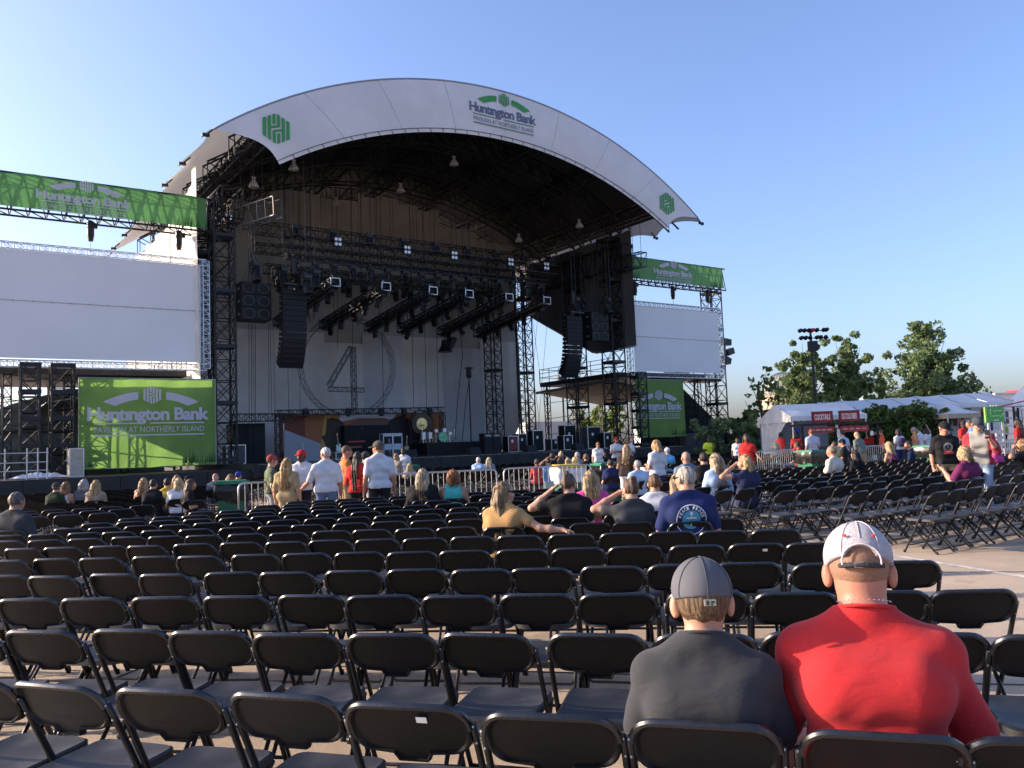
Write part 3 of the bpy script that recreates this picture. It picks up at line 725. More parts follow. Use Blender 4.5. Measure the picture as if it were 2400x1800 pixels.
for x, y, z, r_, h in ((1.0, 5.6, 2.62, .2, .45), (.55, 5.7, 2.62, .2, .5), (2.15, 5.6, 2.98, .18, .25), (2.7, 5.8, 2.75, .19, .2), (1.55, 5.7, 2.95, .17, .22)):
    q = MB(); q.lathe((x, y, z), [(r_, -h/2), (r_, h/2)], 16); q.build('tom', silver, dk)
    q = MB(); 
    for a in (0, 2.1, 4.2): q.tube((x+r_*math.cos(a), y+r_*math.sin(a), z), (x+1.1*r_*math.cos(a), y+1.1*r_*math.sin(a), 2.12), .012, 4)
    q.build('stand', chrome, dk)
for x, y, z in ((.6, 5.9, 3.35), (1.35, 6.2, 3.5), (2.6, 6.1, 3.45), (3.0, 5.6, 3.1)):
    q = MB(); q.lathe((x, y, z), [(.001, .05), (.06, .03), (.25, 0)], 16); q.build('cymbal', mat('brass_cymbal', (.45, .32, .12), .3, .9), dk)
    q = MB(); q.tube((x, y, 2.12), (x, y, z+.05), .014, 5)
    for a in (0, 2.1, 4.2): q.tube((x, y, 2.5), (x+.25*math.cos(a), y+.25*math.sin(a), 2.12), .01, 4)
    q.build('stand', chrome, dk)
gg = sthing('gong', 'round brass gong in a black hoop beside the drum kit', 'gong', (.65, 6, 1.27))
q = MB(); q.lathe((.65, 6, 3.45), [(.001, -.06), (.12, -.04), (.14, -.01), (.42, .0)], 24, 'Y'); q.build('disc', mat('brass_gong', (.62, .46, .22), .35, .7, var=.35, scale=4), gg)
q = MB(); q.lathe((.65, 6.0, 3.45), [(.42, 0), (.44, -.02), (.78, -.01), (.8, .03)], 26, 'Y'); q.build('dark_rim', mat('dark_bronze', (.04, .03, .02), .4, .5), gg)
q = MB(); q.path([(.65+.95*math.cos(u), 6.1, 3.45+.95*math.sin(u)) for u in np.linspace(0, 2*PI, 25)[:-1]], .04, 6, closed=True); q.tube((-.2, 6.1, 2.9), (-.25, 6.1, 1.27), .04, 6); q.tube((1.5, 6.1, 2.9), (1.55, 6.1, 1.27), .04, 6); q.build('hoop_stand', black, gg)
whc = mat('pale_blue_white_grille', (.42, .50, .62), .5)
for a in (-3.28, -2.60):
    rbox('guitar_cabinet', (a, 4.0, 1.29), (a+.64, 4.5, 2.78), casegrey, 'tall guitar cabinet with pale lower grille and white trim', 'amplifier', 'pair of white trimmed cabinets', mat('white_trim', (.62, .64, .68), .5),
         (('lower_grille', (a+.06, 3.985, 1.75), (a+.58, 3.998, 2.12), whc), ('upper_grille', (a+.06, 3.985, 2.16), (a+.58, 3.998, 2.58), speakergrille), ('control_panel', (a+.06, 3.98, 2.62), (a+.58, 3.998, 2.74), mat('panel_white', (.55, .57, .62), .5))))
def guitar(s, t, z, rot, label, bc):
    o = sthing('electric_guitar', label, 'guitar', (s, t, z), 'guitars on stands')
    q = MB(); pts = [(.0, .0), (.14, .02), (.19, .16), (.13, .28), (.17, .42), (.08, .46), (.04, .38), (-.04, .38), (-.08, .44), (-.16, .40), (-.12, .28), (-.18, .15), (-.13, .02)]
    f = lambda a, b, d: (s+a*math.cos(rot)-b*math.sin(rot), t+d, z+a*math.sin(rot)+b*math.cos(rot))
    q.prism(pts, 0, .05, f); q.build('body', bc, o)
    q = MB(); q.prism([(-.025, .3), (.025, .3), (.02, .98), (-.02, .98)], -.012, 0, f); q.prism([(-.03, .98), (.045, .98), (.05, 1.14), (-.02, 1.12)], -.012, .006, f); q.build('neck', wheat, o)
    q = MB(); q.tube((s-.1, t+.1, 1.27), (s, t+.06, z+.3), .015, 4); q.tube((s+.12, t+.1, 1.27), (s, t+.06, z+.3), .015, 4); q.tube((s, t+.3, 1.27), (s, t+.06, z+.3), .015, 4); q.build('stand', black, o)
rbox('guitar_boat', (-7.0, 2.9, 1.27), (-6.3, 3.5, 1.72), casegrey, 'small road case under the pale guitar', 'road case', None, casealu)
guitar(-6.65, 3.2, 1.76, .12, 'pale green electric guitar standing on a road case', mat('sea_green_lacquer', (.5, .62, .55), .2))
guitar(-2.95, 3.7, 1.32, .08, 'dark electric guitar in front of the left pale cabinet', mat('sunburst', (.06, .03, .02), .2))
guitar(-1.75, 3.8, 1.5, -.05, 'natural wood bass guitar beside the right pale cabinet', wheat)
kb = sthing('keyboard_stand', 'two red keyboards on a black stand in front of the mural opening', 'keyboard', (-4.9, 4.6, 1.27))
for z, dt in ((2.35, 0), (2.0, -.15)):
    q = MB(); q.box((-4.9+dt*2, 4.6+dt, z), (1.1, .32, .1)); q.build('keyboard', mat('red_keyboard', (.32, .03, .025), .4), kb)
q = MB()
for a in (-.4, .4): q.tube((-4.9+a, 4.4, 1.27), (-4.9+a, 4.75, 2.4), .025, 5); q.tube((-4.9+a, 4.75, 1.27), (-4.9+a, 4.4, 2.1), .025, 5)
q.build('stand', black, kb)
rp = sthing('grey_flat', 'plain grey slanted scenery flat at the left of the stage', 'scenery flat', (-10.2, 0, 1.27))
q = MB(); q.prism([(-11.2, 1.27), (-9.1, 1.27), (-9.1, 2.22), (-11.2, 3.05)], 0, .08); q.build('board', mat('grey_flat_paint', (.20, .215, .24), .6, var=.06), rp)
q = MB(); q.tube((-11.15, .2, 1.27), (-11.15, .2, 3.4), .03, 5); q.tube((-10.2, -.12, 1.27), (-10.2, -.12, 2.35), .015, 4); q.build('pole', greysteel, rp)
rbox('side_fill_speakers', (-13.0, 3.2, 1.27), (-11.2, 4.6, 3.55), speakerbox, 'stack of black side fill speakers left of the grey flat', 'speakers', None, None,
     tuple(('grille', (-12.95+.6*k, 3.18, 1.3+.74*j), (-12.4+.6*k, 3.198, 2.0+.74*j), speakergrille) for k in range(3) for j in range(3)))
beam((-13.3, 2.6, 3.85), (-9.7, 2.6, 3.85), .4, .42, 9, 'short black truss over the side fill speakers', name='side_truss')
rbox('monitor_desk', (-13.9, 1.4, 1.27), (-12.9, 2.2, 2.3), casegrey, 'road case workstation beside the left front tower', 'road case', None, casealu, (('paper', (-13.7, 1.38, 1.7), (-13.5, 1.398, 2.0), paper),))
# amplifiers and road cases on the right half of the stage
for k, s in enumerate((3.55, 4.28)):
    rbox('bass_amplifier', (s, 2.7, 1.27), (s+.7, 3.3, 2.62), speakerbox, 'tall black bass amplifier stack right of the drums', 'amplifier', 'pair of bass amplifier stacks', None,
         (('grille', (s+.04, 2.68, 1.32), (s+.66, 2.698, 2.3), speakergrille), ('panel', (s+.06, 2.68, 2.36), (s+.64, 2.698, 2.56), mat('amp_panel', (.09, .10, .09), .4)), ('name_plate', (s+.2, 2.665, 2.42), (s+.5, 2.679, 2.46), paper)))
rs = random.Random(21)
lab = ['black road case with a red front panel', 'black road case with two white paper labels', 'tall dark road case with silver edges', 'wide low road case with silver edges', 'road case with a drawer front', 'small road case next to the drum riser', 'road case standing under the right line array', 'dark open equipment rack', 'road case beside the right tower', 'double stacked case with a grey lid']
redp = mat('red_panel', (.22, .02, .02), .5)
for i, (s, t, w, h) in enumerate([(5.75, 3.0, .8, 1.1), (6.9, 3.4, .7, 1.25), (7.9, 3.0, .9, 1.45), (9.2, 2.6, 1.0, .8), (10.3, 2.4, 1.0, 1.75), (4.9, 4.0, .6, .8), (8.6, .4, .75, 1.0), (11.5, 2.2, .8, 1.3), (12.0, .1, .7, 1.1), (11.0, .7, 1.2, 1.55)]):
    rbox('road_case', (s, t, 1.27), (s+w, t+.7, 1.27+h), casegrey if i % 2 else speakerbox, lab[i]+' on the stage', 'road case', 'road cases on the right of the stage', casealu,
         (('front_panel', (s+.1, t-.02, 1.4), (s+w-.1, t-.002, 1.2+h), redp if i == 0 else speakergrille), ('label_sheet', (s+w*.3, t-.04, 1.27+h*.6), (s+w*.3+.16, t-.022, 1.27+h*.6+.2), paper)))
for i, (s, t) in enumerate([(-5.5, -3.8), (-1.5, -4.0), (2.5, -4.0), (6.3, -3.9), (9.5, -3.8)]):
    o = sthing('floor_monitor', 'low black wedge monitor speaker along the stage front', 'speaker', (s, t, 1.27), 'wedge monitors along the stage front')
    q = MB(); q.prism([(-.3, 0), (.3, 0), (.22, .36), (-.1, .42)], s-.35, s+.35, lambda a, b, d: (d, t+a, 1.27+b)); q.build('cabinet', speakerbox, o)
for i, (s, t) in enumerate([(-3.9, -3.0), (.8, -3.2), (-8.0, -2.6)]):
    o = sthing('microphone_stand', 'thin black microphone stand near the stage front', 'microphone stand', (s, t, 1.27), 'microphone stands')
    q = MB(); q.tube((s, t, 1.27), (s, t, 2.75), .014, 5); q.tube((s, t, 2.75), (s+.05, t-.35, 2.9), .01, 5); q.lathe((s, t, 1.27), [(.16, 0), (.15, .03), (.02, .05)], 12); q.build('pole', black, o)
    q = MB(); q.sphere((s+.05, t-.38, 2.92), .035, 8, 6); q.build('microphone', darkalu, o)
# tall poles and ropes on the right, spotlight stand
for s, t, r_ in ((9.1, 6.0, .09), (10.3, 6.6, .07)):
    o = sthing('support_pole', 'thick dark pole leaning up to the roof right of the backdrop', 'pole', (s, t, 1.27), 'dark support poles')
    q = MB(); q.tube((s, t, 1.27), (s-.25, t, 15.2), r_, 8); q.build('pole', black, o)
o = sthing('follow_lamp_stand', 'tall lamp stand with a black lamp in front of the backdrop', 'lamp stand', (6.6, 9.2, 1.27))
q = MB(); q.tube((6.6, 9.2, 1.27), (6.6, 9.2, 7.0), .05, 6); q.path([(6.55, 9.2, 6.6), (6.2, 9.2, 5.0), (5.9, 9.1, 3.2), (5.5, 9.0, 1.3)], .03, 5); q.build('pole', black, o)
q = MB(); q.lathe((6.6, 9.2, 7.3), [(.16, -.3), (.22, -.1), (.2, .4), (.1, .5)], 10); q.box((6.5, 9.0, 7.75), (.5, .3, .12)); q.build('lamp', black, o)
o = sthing('hanging_lamp', 'large black spotlight hanging under the fifth finger truss', 'stage light', (4.4, 8.9, 8.9))
q = MB(); q.lathe((4.4, 8.9, 9.2), [(.55, -.3), (.5, -.15), (.3, .2), (.25, .6)], 12); q.tube((4.4, 8.9, 9.6), (4.4, 8.9, 12.9), .04, 5); q.box((5.0, 8.9, 9.6), (.35, .4, .9), Matrix.Rotation(.5, 3, 'Y')); q.build('lamp', black, o)
o = sthing('rigging_cables', 'thin dark cables hanging from the roof down to the stage floor', 'cables', (0, 5, 1.27))
q = MB()
for s, t, z in ((-12.2, 3, 1.3), (-12.05, 3, 1.3), (-11.8, 3.1, 1.3), (-6.0, 11.4, 4.3), (-3.1, 11.4, 9.2), (2.9, 11.4, 1.4), (3.9, 11.2, 1.4), (5.0, 11.3, 1.4), (-8.2, 11.4, 4.3), (-2.0, 11.4, 4.4), (.4, 11.4, 4.4), (-11.3, 10, 1.4), (-4.6, 4, 12)):
    q.tube((s, t, z), (s+.2, t, vault(s)-1.3), .02, 4)
for s in (11.8, 12.8, 13.5, 14.2): q.tube((s, 9.3, 1.3), (s+1.6*(1 if s < 13 else -1), 9.0, 13.0), .014, 4)
q.path([(6.6, 10.6, 13.5), (6.9, 10.5, 9.0), (6.2, 10.4, 5.0), (5.7, 10.3, 1.3)], .03, 5)
q.path([(9.6, 3, 14.5), (9.4, 3.1, 12.0), (8.7, 3.2, 11.2), (7.9, 3.1, 11.6), (7.4, 3.0, 13.6)], .04, 5)
q.build('cable', black, o)

# ------------------------------------------------------------------ wings
def wing_platform(s0, s1, t0, t1, z, label, clabel, inner):
    o = sthing('side_platform', label, 'platform', ((s0+s1)/2, (t0+t1)/2, 1.1))
    q = MB(); q.box2((s0, t0, z), (s1, t1, z+.34)); q.build('deck', black, o)
    q = MB(); n = 7
    for k in range(n+1):
        t = t0+(t1-t0)*k/n; q.tube((inner, t, z+.3), (inner, t, z+1.45), .03, 5)
    for dz in (.75, 1.1, 1.42): q.tube((inner, t0, z+dz), (inner, t1, z+dz), .025, 5)
    for k in range(6):
        s = s0+(s1-s0)*k/5; q.tube((s, t1, z+.3), (s, t1, z+1.45), .03, 5)
    for dz in (.75, 1.42): q.tube((s0, t1, z+dz), (s1, t1, z+dz), .025, 5)
    q.build('railing', darkalu, o)
    for s in np.linspace(s0+.4, s1-.4, 4):
        for t in (t0+.4, t1-.4):
            q = MB(); q.truss((s, t, 1.1), (s, t, z), .34, .34, 9, .035, up=(0, 1, 0)); q.build('leg', black, o)
    q = MB(); 
    for k in range(4): q.tube((s0+.4, t1-.4, 1.2+1.3*k), (s1-.4, t1-.4, 2.4+1.2*k), .03, 4); q.tube((s0+.4, t0+.4, 2.4+1.2*k), (s1-.4, t0+.4, 1.2+1.3*k), .03, 4)
    q.build('bracing', black, o)
    c = sthing('side_canopy', clabel, 'canopy', ((s0+s1)/2, (t0+t1)/2, z-1.2))
    sg = 1 if inner == s0 else -1
    q = MB(); A = [(inner, t1+.5, z-.45), (inner, t0+.1, z-.25), (inner+sg*6.5, t0+.2, z-1.4), (inner+sg*6.5, t1, z-1.5)]
    q.add(A+[(a, b, d+.06) for a, b, d in A], [(0, 1, 2, 3), (7, 6, 5, 4), (0, 4, 5, 1), (1, 5, 6, 2), (2, 6, 7, 3), (3, 7, 4, 0)]); q.build('soffit', mat('grey_soffit', (.22, .22, .23), .7, var=.1), c)
    q = MB(); q.tube(A[0], A[1], .12, 6); q.tube((inner+sg*3, t0, z-.8), (inner+sg*3, t1, z-.9), .08, 5); q.build('gutter', darkalu, c)
wing_platform(13.95, 23.6, .9, 10, 6.45, 'dark raised platform with railings right of the stage', 'grey sloping canopy soffit under the right platform', 13.95)
wing_platform(-24.5, -16.0, 1.2, 9, 6.0, 'dark raised platform behind the left banner', 'grey sloping canopy soffit behind the left banner', -16.0)
o = sthing('stair_scaffold', 'black mesh covered stair scaffold sloping down right of the lower right banner', 'scaffold', (24, 4, 1.1))
q = MB(); q.prism([(19.9, 1.2), (29.2, 1.2), (29.0, 2.1), (22.6, 6.7), (19.9, 6.7)], 3.4, 3.5); q.prism([(20.5, 1.2), (29.8, 1.2), (29.6, 2.1), (23.2, 6.7)], 5.4, 5.5); q.build('mesh_cover', mat('black_mesh', (.014, .015, .017), .9), o)
q = MB()
for s in (20, 21.5, 23, 24.5, 26.4): q.tube((s, 2.9, 1.2), (s, 2.9, 8.0 if s > 23 else 6.8), .05, 5); q.tube((s, 4.6, 1.2), (s, 4.6, 8.0 if s > 23 else 6.8), .05, 5)
for z in (2.4, 4.4, 6.7): q.tube((20, 2.9, z), (26.4, 2.9, z), .04, 5); q.tube((20, 4.6, z), (26.4, 4.6, z), .04, 5)
for k in range(4): q.tube((20+1.6*k, 2.85, 2.4), (21.6+1.6*k, 2.85, 6.7), .03, 4)
q.tube((22.6, 3.3, 7.7), (29.0, 3.3, 3.1), .04, 5); q.tube((22.6, 3.3, 7.2), (29.0, 3.3, 2.6), .04, 5); q.build('scaffold_tube', black, o)
q = MB(); q.box((25.9, 3.2, 6.55), (2.6, 1.8, .25)); q.build('landing', black, o)
rbox('black_box', (22.4, 3.0, 6.85), (24.2, 4.2, 7.7), casegrey, 'grey equipment box on the stair scaffold landing', 'box')
o = sthing('light_bracket', 'three black floodlights bolted to the outer right tower', 'floodlights', (26.3, .9, 8))
for i, (z, x, tl) in enumerate(((9.55, 26.45, .1), (8.75, 26.75, -.3), (8.05, 26.3, .35))):
    q = MB(); q.box((x, .9, z), (.75, .5, .5), Matrix.Rotation(tl, 3, 'Y')); q.build('floodlight', black, o)
q = MB(); q.path([(25.5, .9, 9.9), (26.2, .9, 9.9), (26.35, .9, 8.6), (25.9, .9, 7.9), (25.5, .9, 7.8)], .05, 5); q.build('arm', black, o)
for i, (s, t, w, h) in enumerate([(20.6, .4, 1.1, .95), (22.0, .6, 1.4, 1.5), (23.7, .2, 1.0, .9), (25.2, .3, 1.6, .8), (20.2, -2.6, .55, .5)]):
    rbox('road_case', (s, t, 1.2), (s+w, t+.7, 1.2+h), casegrey, ['low black road case right of the lower banner', 'tall black road case below the stair scaffold', 'black case beside the outer right tower', 'long black case past the outer right tower', 'small silver trimmed box at the foot of the lower banner'][i], 'road case', 'road cases on the right wing', casealu if i == 4 else None)
o = sthing('wooden_pallets', 'stack of dark crates and pallets past the outer right tower', 'pallets', (27.5, -1, 1.2))
for k in range(7):
    q = MB(); q.box((26.6+.08*(k % 2), -.6, 1.27+.18*k), (2.4, 1.2, .05)); q.build('board', mat('grey_pallet_wood', (.12, .11, .10), .8), o)
q = MB()
for a in (-1.1, 0, 1.1): q.box((26.6+a, -.6, 1.8), (.1, 1.1, 1.2))
q.build('block', mat('grey_pallet_wood', (.12, .11, .10), .8), o)
# left wing clutter
o = sthing('tarp_wall', 'grey tarpaulin wall with sloping top behind the left towers', 'wall', (-23, 6.5, 1.03))
q = MB(); q.prism([(-31, 1.03), (-16, 1.03), (-16, 6.0), (-21.0, 5.7), (-23.6, 4.9), (-25.6, 3.9), (-31, 3.2)], 6.5, 6.6); q.build('tarp', mat('grey_green_tarp', (.17, .18, .17), .75, var=.18, scale=1.2, stain=.25, bump=.4, bscale=1.5), o)
q = MB()
for s in (-24.6, -22.3, -20.1, -18): q.tube((s, 6.4, 1.03), (s, 6.4, 5.4), .05, 5)
q.tube((-29, 6.4, 2.2), (-16, 6.4, 5.2), .04, 5); q.tube((-29, 6.4, 3.4), (-16, 6.4, 3.4), .04, 5); q.build('frame', darkalu, o)
o = sthing('pipe_railing', 'silver scaffold pipe railing at the left end of the stage', 'railing', (-24, -3.9, 1.03))
q = MB()
for s in (-25.6, -25.3, -24.9, -24.5, -23.7, -23.3, -22.95): q.tube((s, -3.9, 1.03), (s, -3.9, 2.35), .03, 6)
for z in (1.4, 1.75, 2.15): q.tube((-26.5, -3.88, z), (-22.9, -3.88, z), .025, 6)
q.tube((-25.6, -3.7, 1.03), (-26.3, -3.7, 3.6), .07, 8); q.build('pipe', greysteel, o)
o = sthing('scaffold_balcony', 'silver scaffold balcony at the far left behind the railing', 'scaffold', (-26, 2.4, 1.03))
q = MB()
for s in (-27, -25.6, -24.4):
    for t in (2.2, 3.4): q.tube((s, t, 1.03), (s, t, 6.0 if s > -25 else 5.2), .035, 6)
for z in (2.9, 3.25, 4.6, 5.1): q.tube((-28, 2.2, z), (-24.4, 2.2, z), .03, 6)
q.box((-26, 2.8, 3.05), (3.4, 1.3, .08)); q.build('pipe', greysteel, o)
rbox('road_case', (-21.9, -2.3, 1.03), (-21.35, -1.5, 2.3), mat('cream_case', (.42, .37, .30), .6, var=.15), 'tall cream equipment case beside the large left banner', 'road case', None, casealu)
o = sthing('plastic_sheet', 'crumpled clear plastic sheet on the floor by the left towers', 'plastic sheet', (-22.7, -1.6, 1.03))
q = MB(); rp_ = np.random.RandomState(4).rand(15, 9)
q.grid(lambda u, v: (-24.2+2.4*u, -2.3+1.3*v, 1.06+.32*rp_[int(u*14), int(v*8)]*math.sin(PI*u)*max(0., math.sin(PI*v))**.5), 14, 8); q.build('sheet', mat('plastic_film', (.62, .63, .66), .25, var=.2, scale=6), o)
for s in (-22.6, -20.5): rbox('black_crate', (s, 3.0, 1.03), (s+1.4, 4.4, 2.6 if s < -21 else 3.1), casegrey, 'dark crate behind the green banner at the left towers' if s < -21 else 'taller dark crate hidden behind the large left banner', 'crate')
# ------------------------------------------------------------------ folding chairs
plast = mat('black_chair_plastic', (.0042, .0050, .0072), .46, var=.25, scale=9, bump=.12, bscale=160, spec=.3, rnd=.4, stain=.3, sscale=5)
seatpl = mat('dusty_black_seat_plastic', (.026, .027, .032), .5, var=.3, scale=6, bump=.2, bscale=240, spec=.5, rnd=.3, stain=.45, sscale=7)
tubem = mat('black_chair_tube', (.012, .012, .014), .34, .2, var=.2, scale=8, spec=.55)
rivet = mat('steel_rivet', (.5, .5, .5), .35, .8)
BY, BZ = -.215, .79
def upright(z): return .195-z*(.41/.79)      # y of the long tubes at height z
def back_outline(n=7):
    w = .205; top = .785; r = .075; P = []
    for i in range(n+1):
        a = PI-i*(PI/2)/n; P.append((-w+r+r*math.cos(a), top-r+r*math.sin(a)))
    for i in range(n+1):
        a = PI/2-i*(PI/2)/n; P.append((w-r+r*math.cos(a), top-r+r*math.sin(a)))
    rb = .07; bot = .612
    for i in range(n+1):
        a = 0-i*(PI/2)/n; P.append((w-rb+rb*math.cos(a), bot+rb+rb*math.sin(a)*.9))
    P += [(.065, bot+.004), (.05, bot-.024), (-.05, bot-.024), (-.065, bot+.004)]
    for i in range(n+1):
        a = -PI/2-i*(PI/2)/n; P.append((-w+rb+rb*math.cos(a), bot+rb+rb*math.sin(a)*.9))
    return P
def backrest_mb(lo=False):
    q = MB(); P = back_outline(2 if lo else 6); n = len(P)
    cv = lambda x, z: upright(z)-.016+.022*(x/.2)**2-.01
    def ring(sc, off): return [(x*sc, cv(x*sc, .70+(z-.70)*sc)+off, .70+(z-.70)*sc) for x, z in P]
    # front face, outer rim, recessed rear
    A = ring(1, .014); B = ring(1, -.014); Cc = ring(.955, -.016); D = ring(.90, -.004); E_ = ring(.55, -.003)
    if lo:
        q.add(A+B, [tuple(range(n)), tuple(range(n, 2*n))[::-1]]+[(k, n+k, n+(k+1) % n, (k+1) % n) for k in range(n)]); return q
    V = A+B+Cc+D+E_; F = [tuple(range(n))]
    for r0 in range(0, 4):
        for k in range(n): F.append((r0*n+k, (r0+1)*n+k, (r0+1)*n+(k+1) % n, r0*n+(k+1) % n))
    F.append(tuple(range(4*n, 5*n))[::-1]); q.add(V, F)
    q.cur = 1; q.path([(x, cv(x, z)-.010, z+.002) for x, z in P[:14]], .0125, 8); q.cur = 0     # rolled rim over the top
    return q
def seat_mb(lo=False):
    q = MB(); P = []; w = .195; n = 2 if lo else 5
    for cx_, cy_, a0 in ((w-.05, .19, PI/2), (w-.10, -.10, 0), (-w+.10, -.10, -PI/2), (-w+.05, .19, -PI)):
        r = .05 if cy_ > 0 else .10
        for i in range(n+1):
            a = a0-i*(PI/2)/n; P.append((cx_+r*math.cos(a), cy_-.05+r*math.sin(a)))
    n_ = len(P); top = lambda x, y: .447-.014*max(0, 1-(x/.17)**2)*max(0, 1-((y-.02)/.2)**2)+.02*(y+.0)
    f = lambda s_, z: [(x*s_, .02+(y-.02)*s_, z+.02*y) for x, y in P]
    if lo: q.add([(x, y, .447+.02*y) for x, y in P]+[(x, y, .42+.02*y) for x, y in P], [tuple(range(n_))[::-1], tuple(range(n_, 2*n_))]+[(k, (k+1) % n_, n_+(k+1) % n_, n_+k) for k in range(n_)]); return q
    V = f(.35, .434)+f(.75, .438)+f(.95, .449)+f(1, .443)+f(1, .415); F = [tuple(range(n_))[::-1]]
    for r0 in range(4):
        for k in range(n_): F.append((r0*n_+k, r0*n_+(k+1) % n_, (r0+1)*n_+(k+1) % n_, (r0+1)*n_+k))
    F.append(tuple(range(4*n_, 5*n_))); q.add(V, F); return q
X0 = .214
def leg_mb(sx, rear, n=6):
    q = MB(); r = .0125
    if not rear:
        q.path([(sx*X0, .20, 0.0), (sx*X0, upright(.3), .3), (sx*X0, upright(.64), .64), (sx*X0, upright(.725)-.003, .725)], r, n); q.tube((sx*X0, .204, 0), (sx*X0, .195, .035), .016, n)
    else:
        q.path([(sx*(X0-.024), -.235, 0.0), (sx*(X0-.024), -.05, .2), (sx*(X0-.024), .135, .405), (sx*(X0-.028), .165, .418)], r*.92, n); q.tube((sx*(X0-.024), -.24, 0), (sx*(X0-.024), -.22, .035), .016, n)
    return q
def bars_mb(which, n=6):
    q = MB()
    if which == 0: q.tube((-X0, upright(.10)-.002, .10), (X0, upright(.10)-.002, .10), .0095, n)
    else: q.path([(-X0+.024, -.17, .07), (-X0+.05, -.185, .052), (X0-.05, -.185, .052), (X0-.024, -.17, .07)], .0095, n)
    return q
def all_mb(lo=False):
    q = MB(); n = 4 if lo else 5
    q.cur = 0; b = backrest_mb(lo); q.add(b.v, b.f); q.mi[-len(b.f):] = [3 if m_ else 0 for m_ in b.mi]; q.cur = 1; s_ = seat_mb(lo); q.add(s_.v, s_.f); q.cur = 2
    if lo:
        for sx in (-1, 1):
            q.tube((sx*X0, .20, 0), (sx*X0, upright(.70), .70), .0125, 4, cap=False); q.tube((sx*(X0-.02), -.235, 0), (sx*(X0-.02), .14, .41), .0115, 4, cap=False)
        q.tube((-X0, upright(.1), .1), (X0, upright(.1), .1), .01, 3, cap=False)
        q.tube((-X0, -.185, .05), (X0, -.185, .05), .01, 3, cap=False)
    else:
        for sx in (-1, 1):
            for rr in (False, True): l = leg_mb(sx, rr, 5); q.add(l.v, l.f)
        for w_ in (0, 1): l = bars_mb(w_, 4); q.add(l.v, l.f)
    return q
rimm = mat('worn_glossy_chair_rim', (.010, .0115, .015), .27, var=.25, scale=30, spec=.6, rnd=.3)
ME = dict(backrest=backrest_mb().mesh('backrest', [plast, rimm]), seat=seat_mb().mesh('seat', seatpl),
          legs=[leg_mb(sx, rr).mesh('leg', tubem, smooth=True) for sx in (-1, 1) for rr in (False, True)], bars=[bars_mb(k).mesh('crossbar', tubem, smooth=True) for k in (0, 1)],
          mid=all_mb().mesh('folding_chair', [plast, seatpl, tubem, rimm]), lo=all_mb(True))
rv = MB()
for sx in (-1, 1):
    for z in (.66, .72): rv.sphere((sx*(X0+.002), upright(z)-.0135, z), .0045, 6, 4)
ME['rivet'] = rv.mesh('rivets', rivet)
for k in ('backrest', 'seat', 'mid'): 
    ME[k].polygons.foreach_set('use_smooth', [True]*len(ME[k].polygons))
    if hasattr(ME[k], 'set_sharp_from_angle'): ME[k].set_sharp_from_angle(angle=R(38))

CH = []          # (x, y, heading rz, block)
rc = random.Random(5)
def put(x, y, rz, block, jit=1.):
    CH.append([x+rc.gauss(0, .014)*jit, y+rc.gauss(0, .028)*jit, rz+rc.gauss(0, .045)*jit, block])
# near block: rows fan slightly; position of the back's top edge along each row
phase = {0: .04, 1: -.14, 2: .09, 3: .16, 4: .02, 5: .02, 6: .27, 7: -.58}
for k in range(14):
    y0 = 2.56+.985*k+(.04 if k == 1 else 0); sl = float(np.interp(y0, [2.56, 3.58, 4.6, 6.5, 8, 9.5, 12, 16], [-.30, -.20, -.172, -.15, -.115, -.03, .10, .24]))
    c = 1/math.hypot(1, sl); pitch = .443*c; ph = phase.get(k, rc.uniform(-.2, .2)); hd = math.atan2(sl, 1)
    xr = 9 if k < 3 else (2.62 if k < 6 else 2.45-.19*(y0-7.6)); xl = -(y0*.64+.9)
    if y0 > 10.3: xl = max(xl, -6.35+(y0-10.6)*.5)
    j0 = int(math.floor((xl-ph)/pitch)); x = ph+pitch*j0
    while x < min(xr, y0*.66+.8):
        if x > xl:
            yy = y0+sl*x; fx, fy = -math.sin(hd), math.cos(hd); put(x+fx*.215, yy+fy*.215, hd, ('near', k))
        x += pitch
# right block: rows parallel to the stage
def in_right(s, t): return True
a35 = R(35)
for k in range(9):
    t = -38.6+.97*k; s = -16.15-.25*min(k, 3)+(.0 if k < 4 else .55*(k-3))
    for j in range(34):
        p = W(s+.475*j, t, 0); put(p.x-math.sin(a35)*.215, p.y+math.cos(a35)*.215, a35, ('right', k+1))
for j in (0, 1):
    for k in (-1,):
        p = W(-15.6+.475*(j+1), -38.6+.97*k, 0); put(p.x, p.y, a35, ('right', 0))
# left block
hl = R(17)
for k in range(15):
    for j in range(46):
        x = -6.7-.47*j*math.cos(hl)-.11*k; y = 13.55+.93*k-.47*j*math.sin(hl)
        if y < 12.2 or y > 31: continue
        put(x, y, hl, ('left', k))
# blocks beyond the barricades
for k in range(15):
    t = -23.4+.95*k
    for j in range(62):
        s = -17.5+.52*j+.15*math.sin(k)
        if j in (16, 17, 38, 39): continue
        p = W(s, t, 0); put(p.x, p.y, a35, ('front', 0))
def in_view(x, y):
    v = cam_o.matrix_world.inverted() @ Vector((x, y, .6)); return v.z < -.3 and abs(v.x/-v.z) < .66 and abs(v.y/-v.z) < .62
CH = [c for c in CH if in_view(c[0], c[1])]
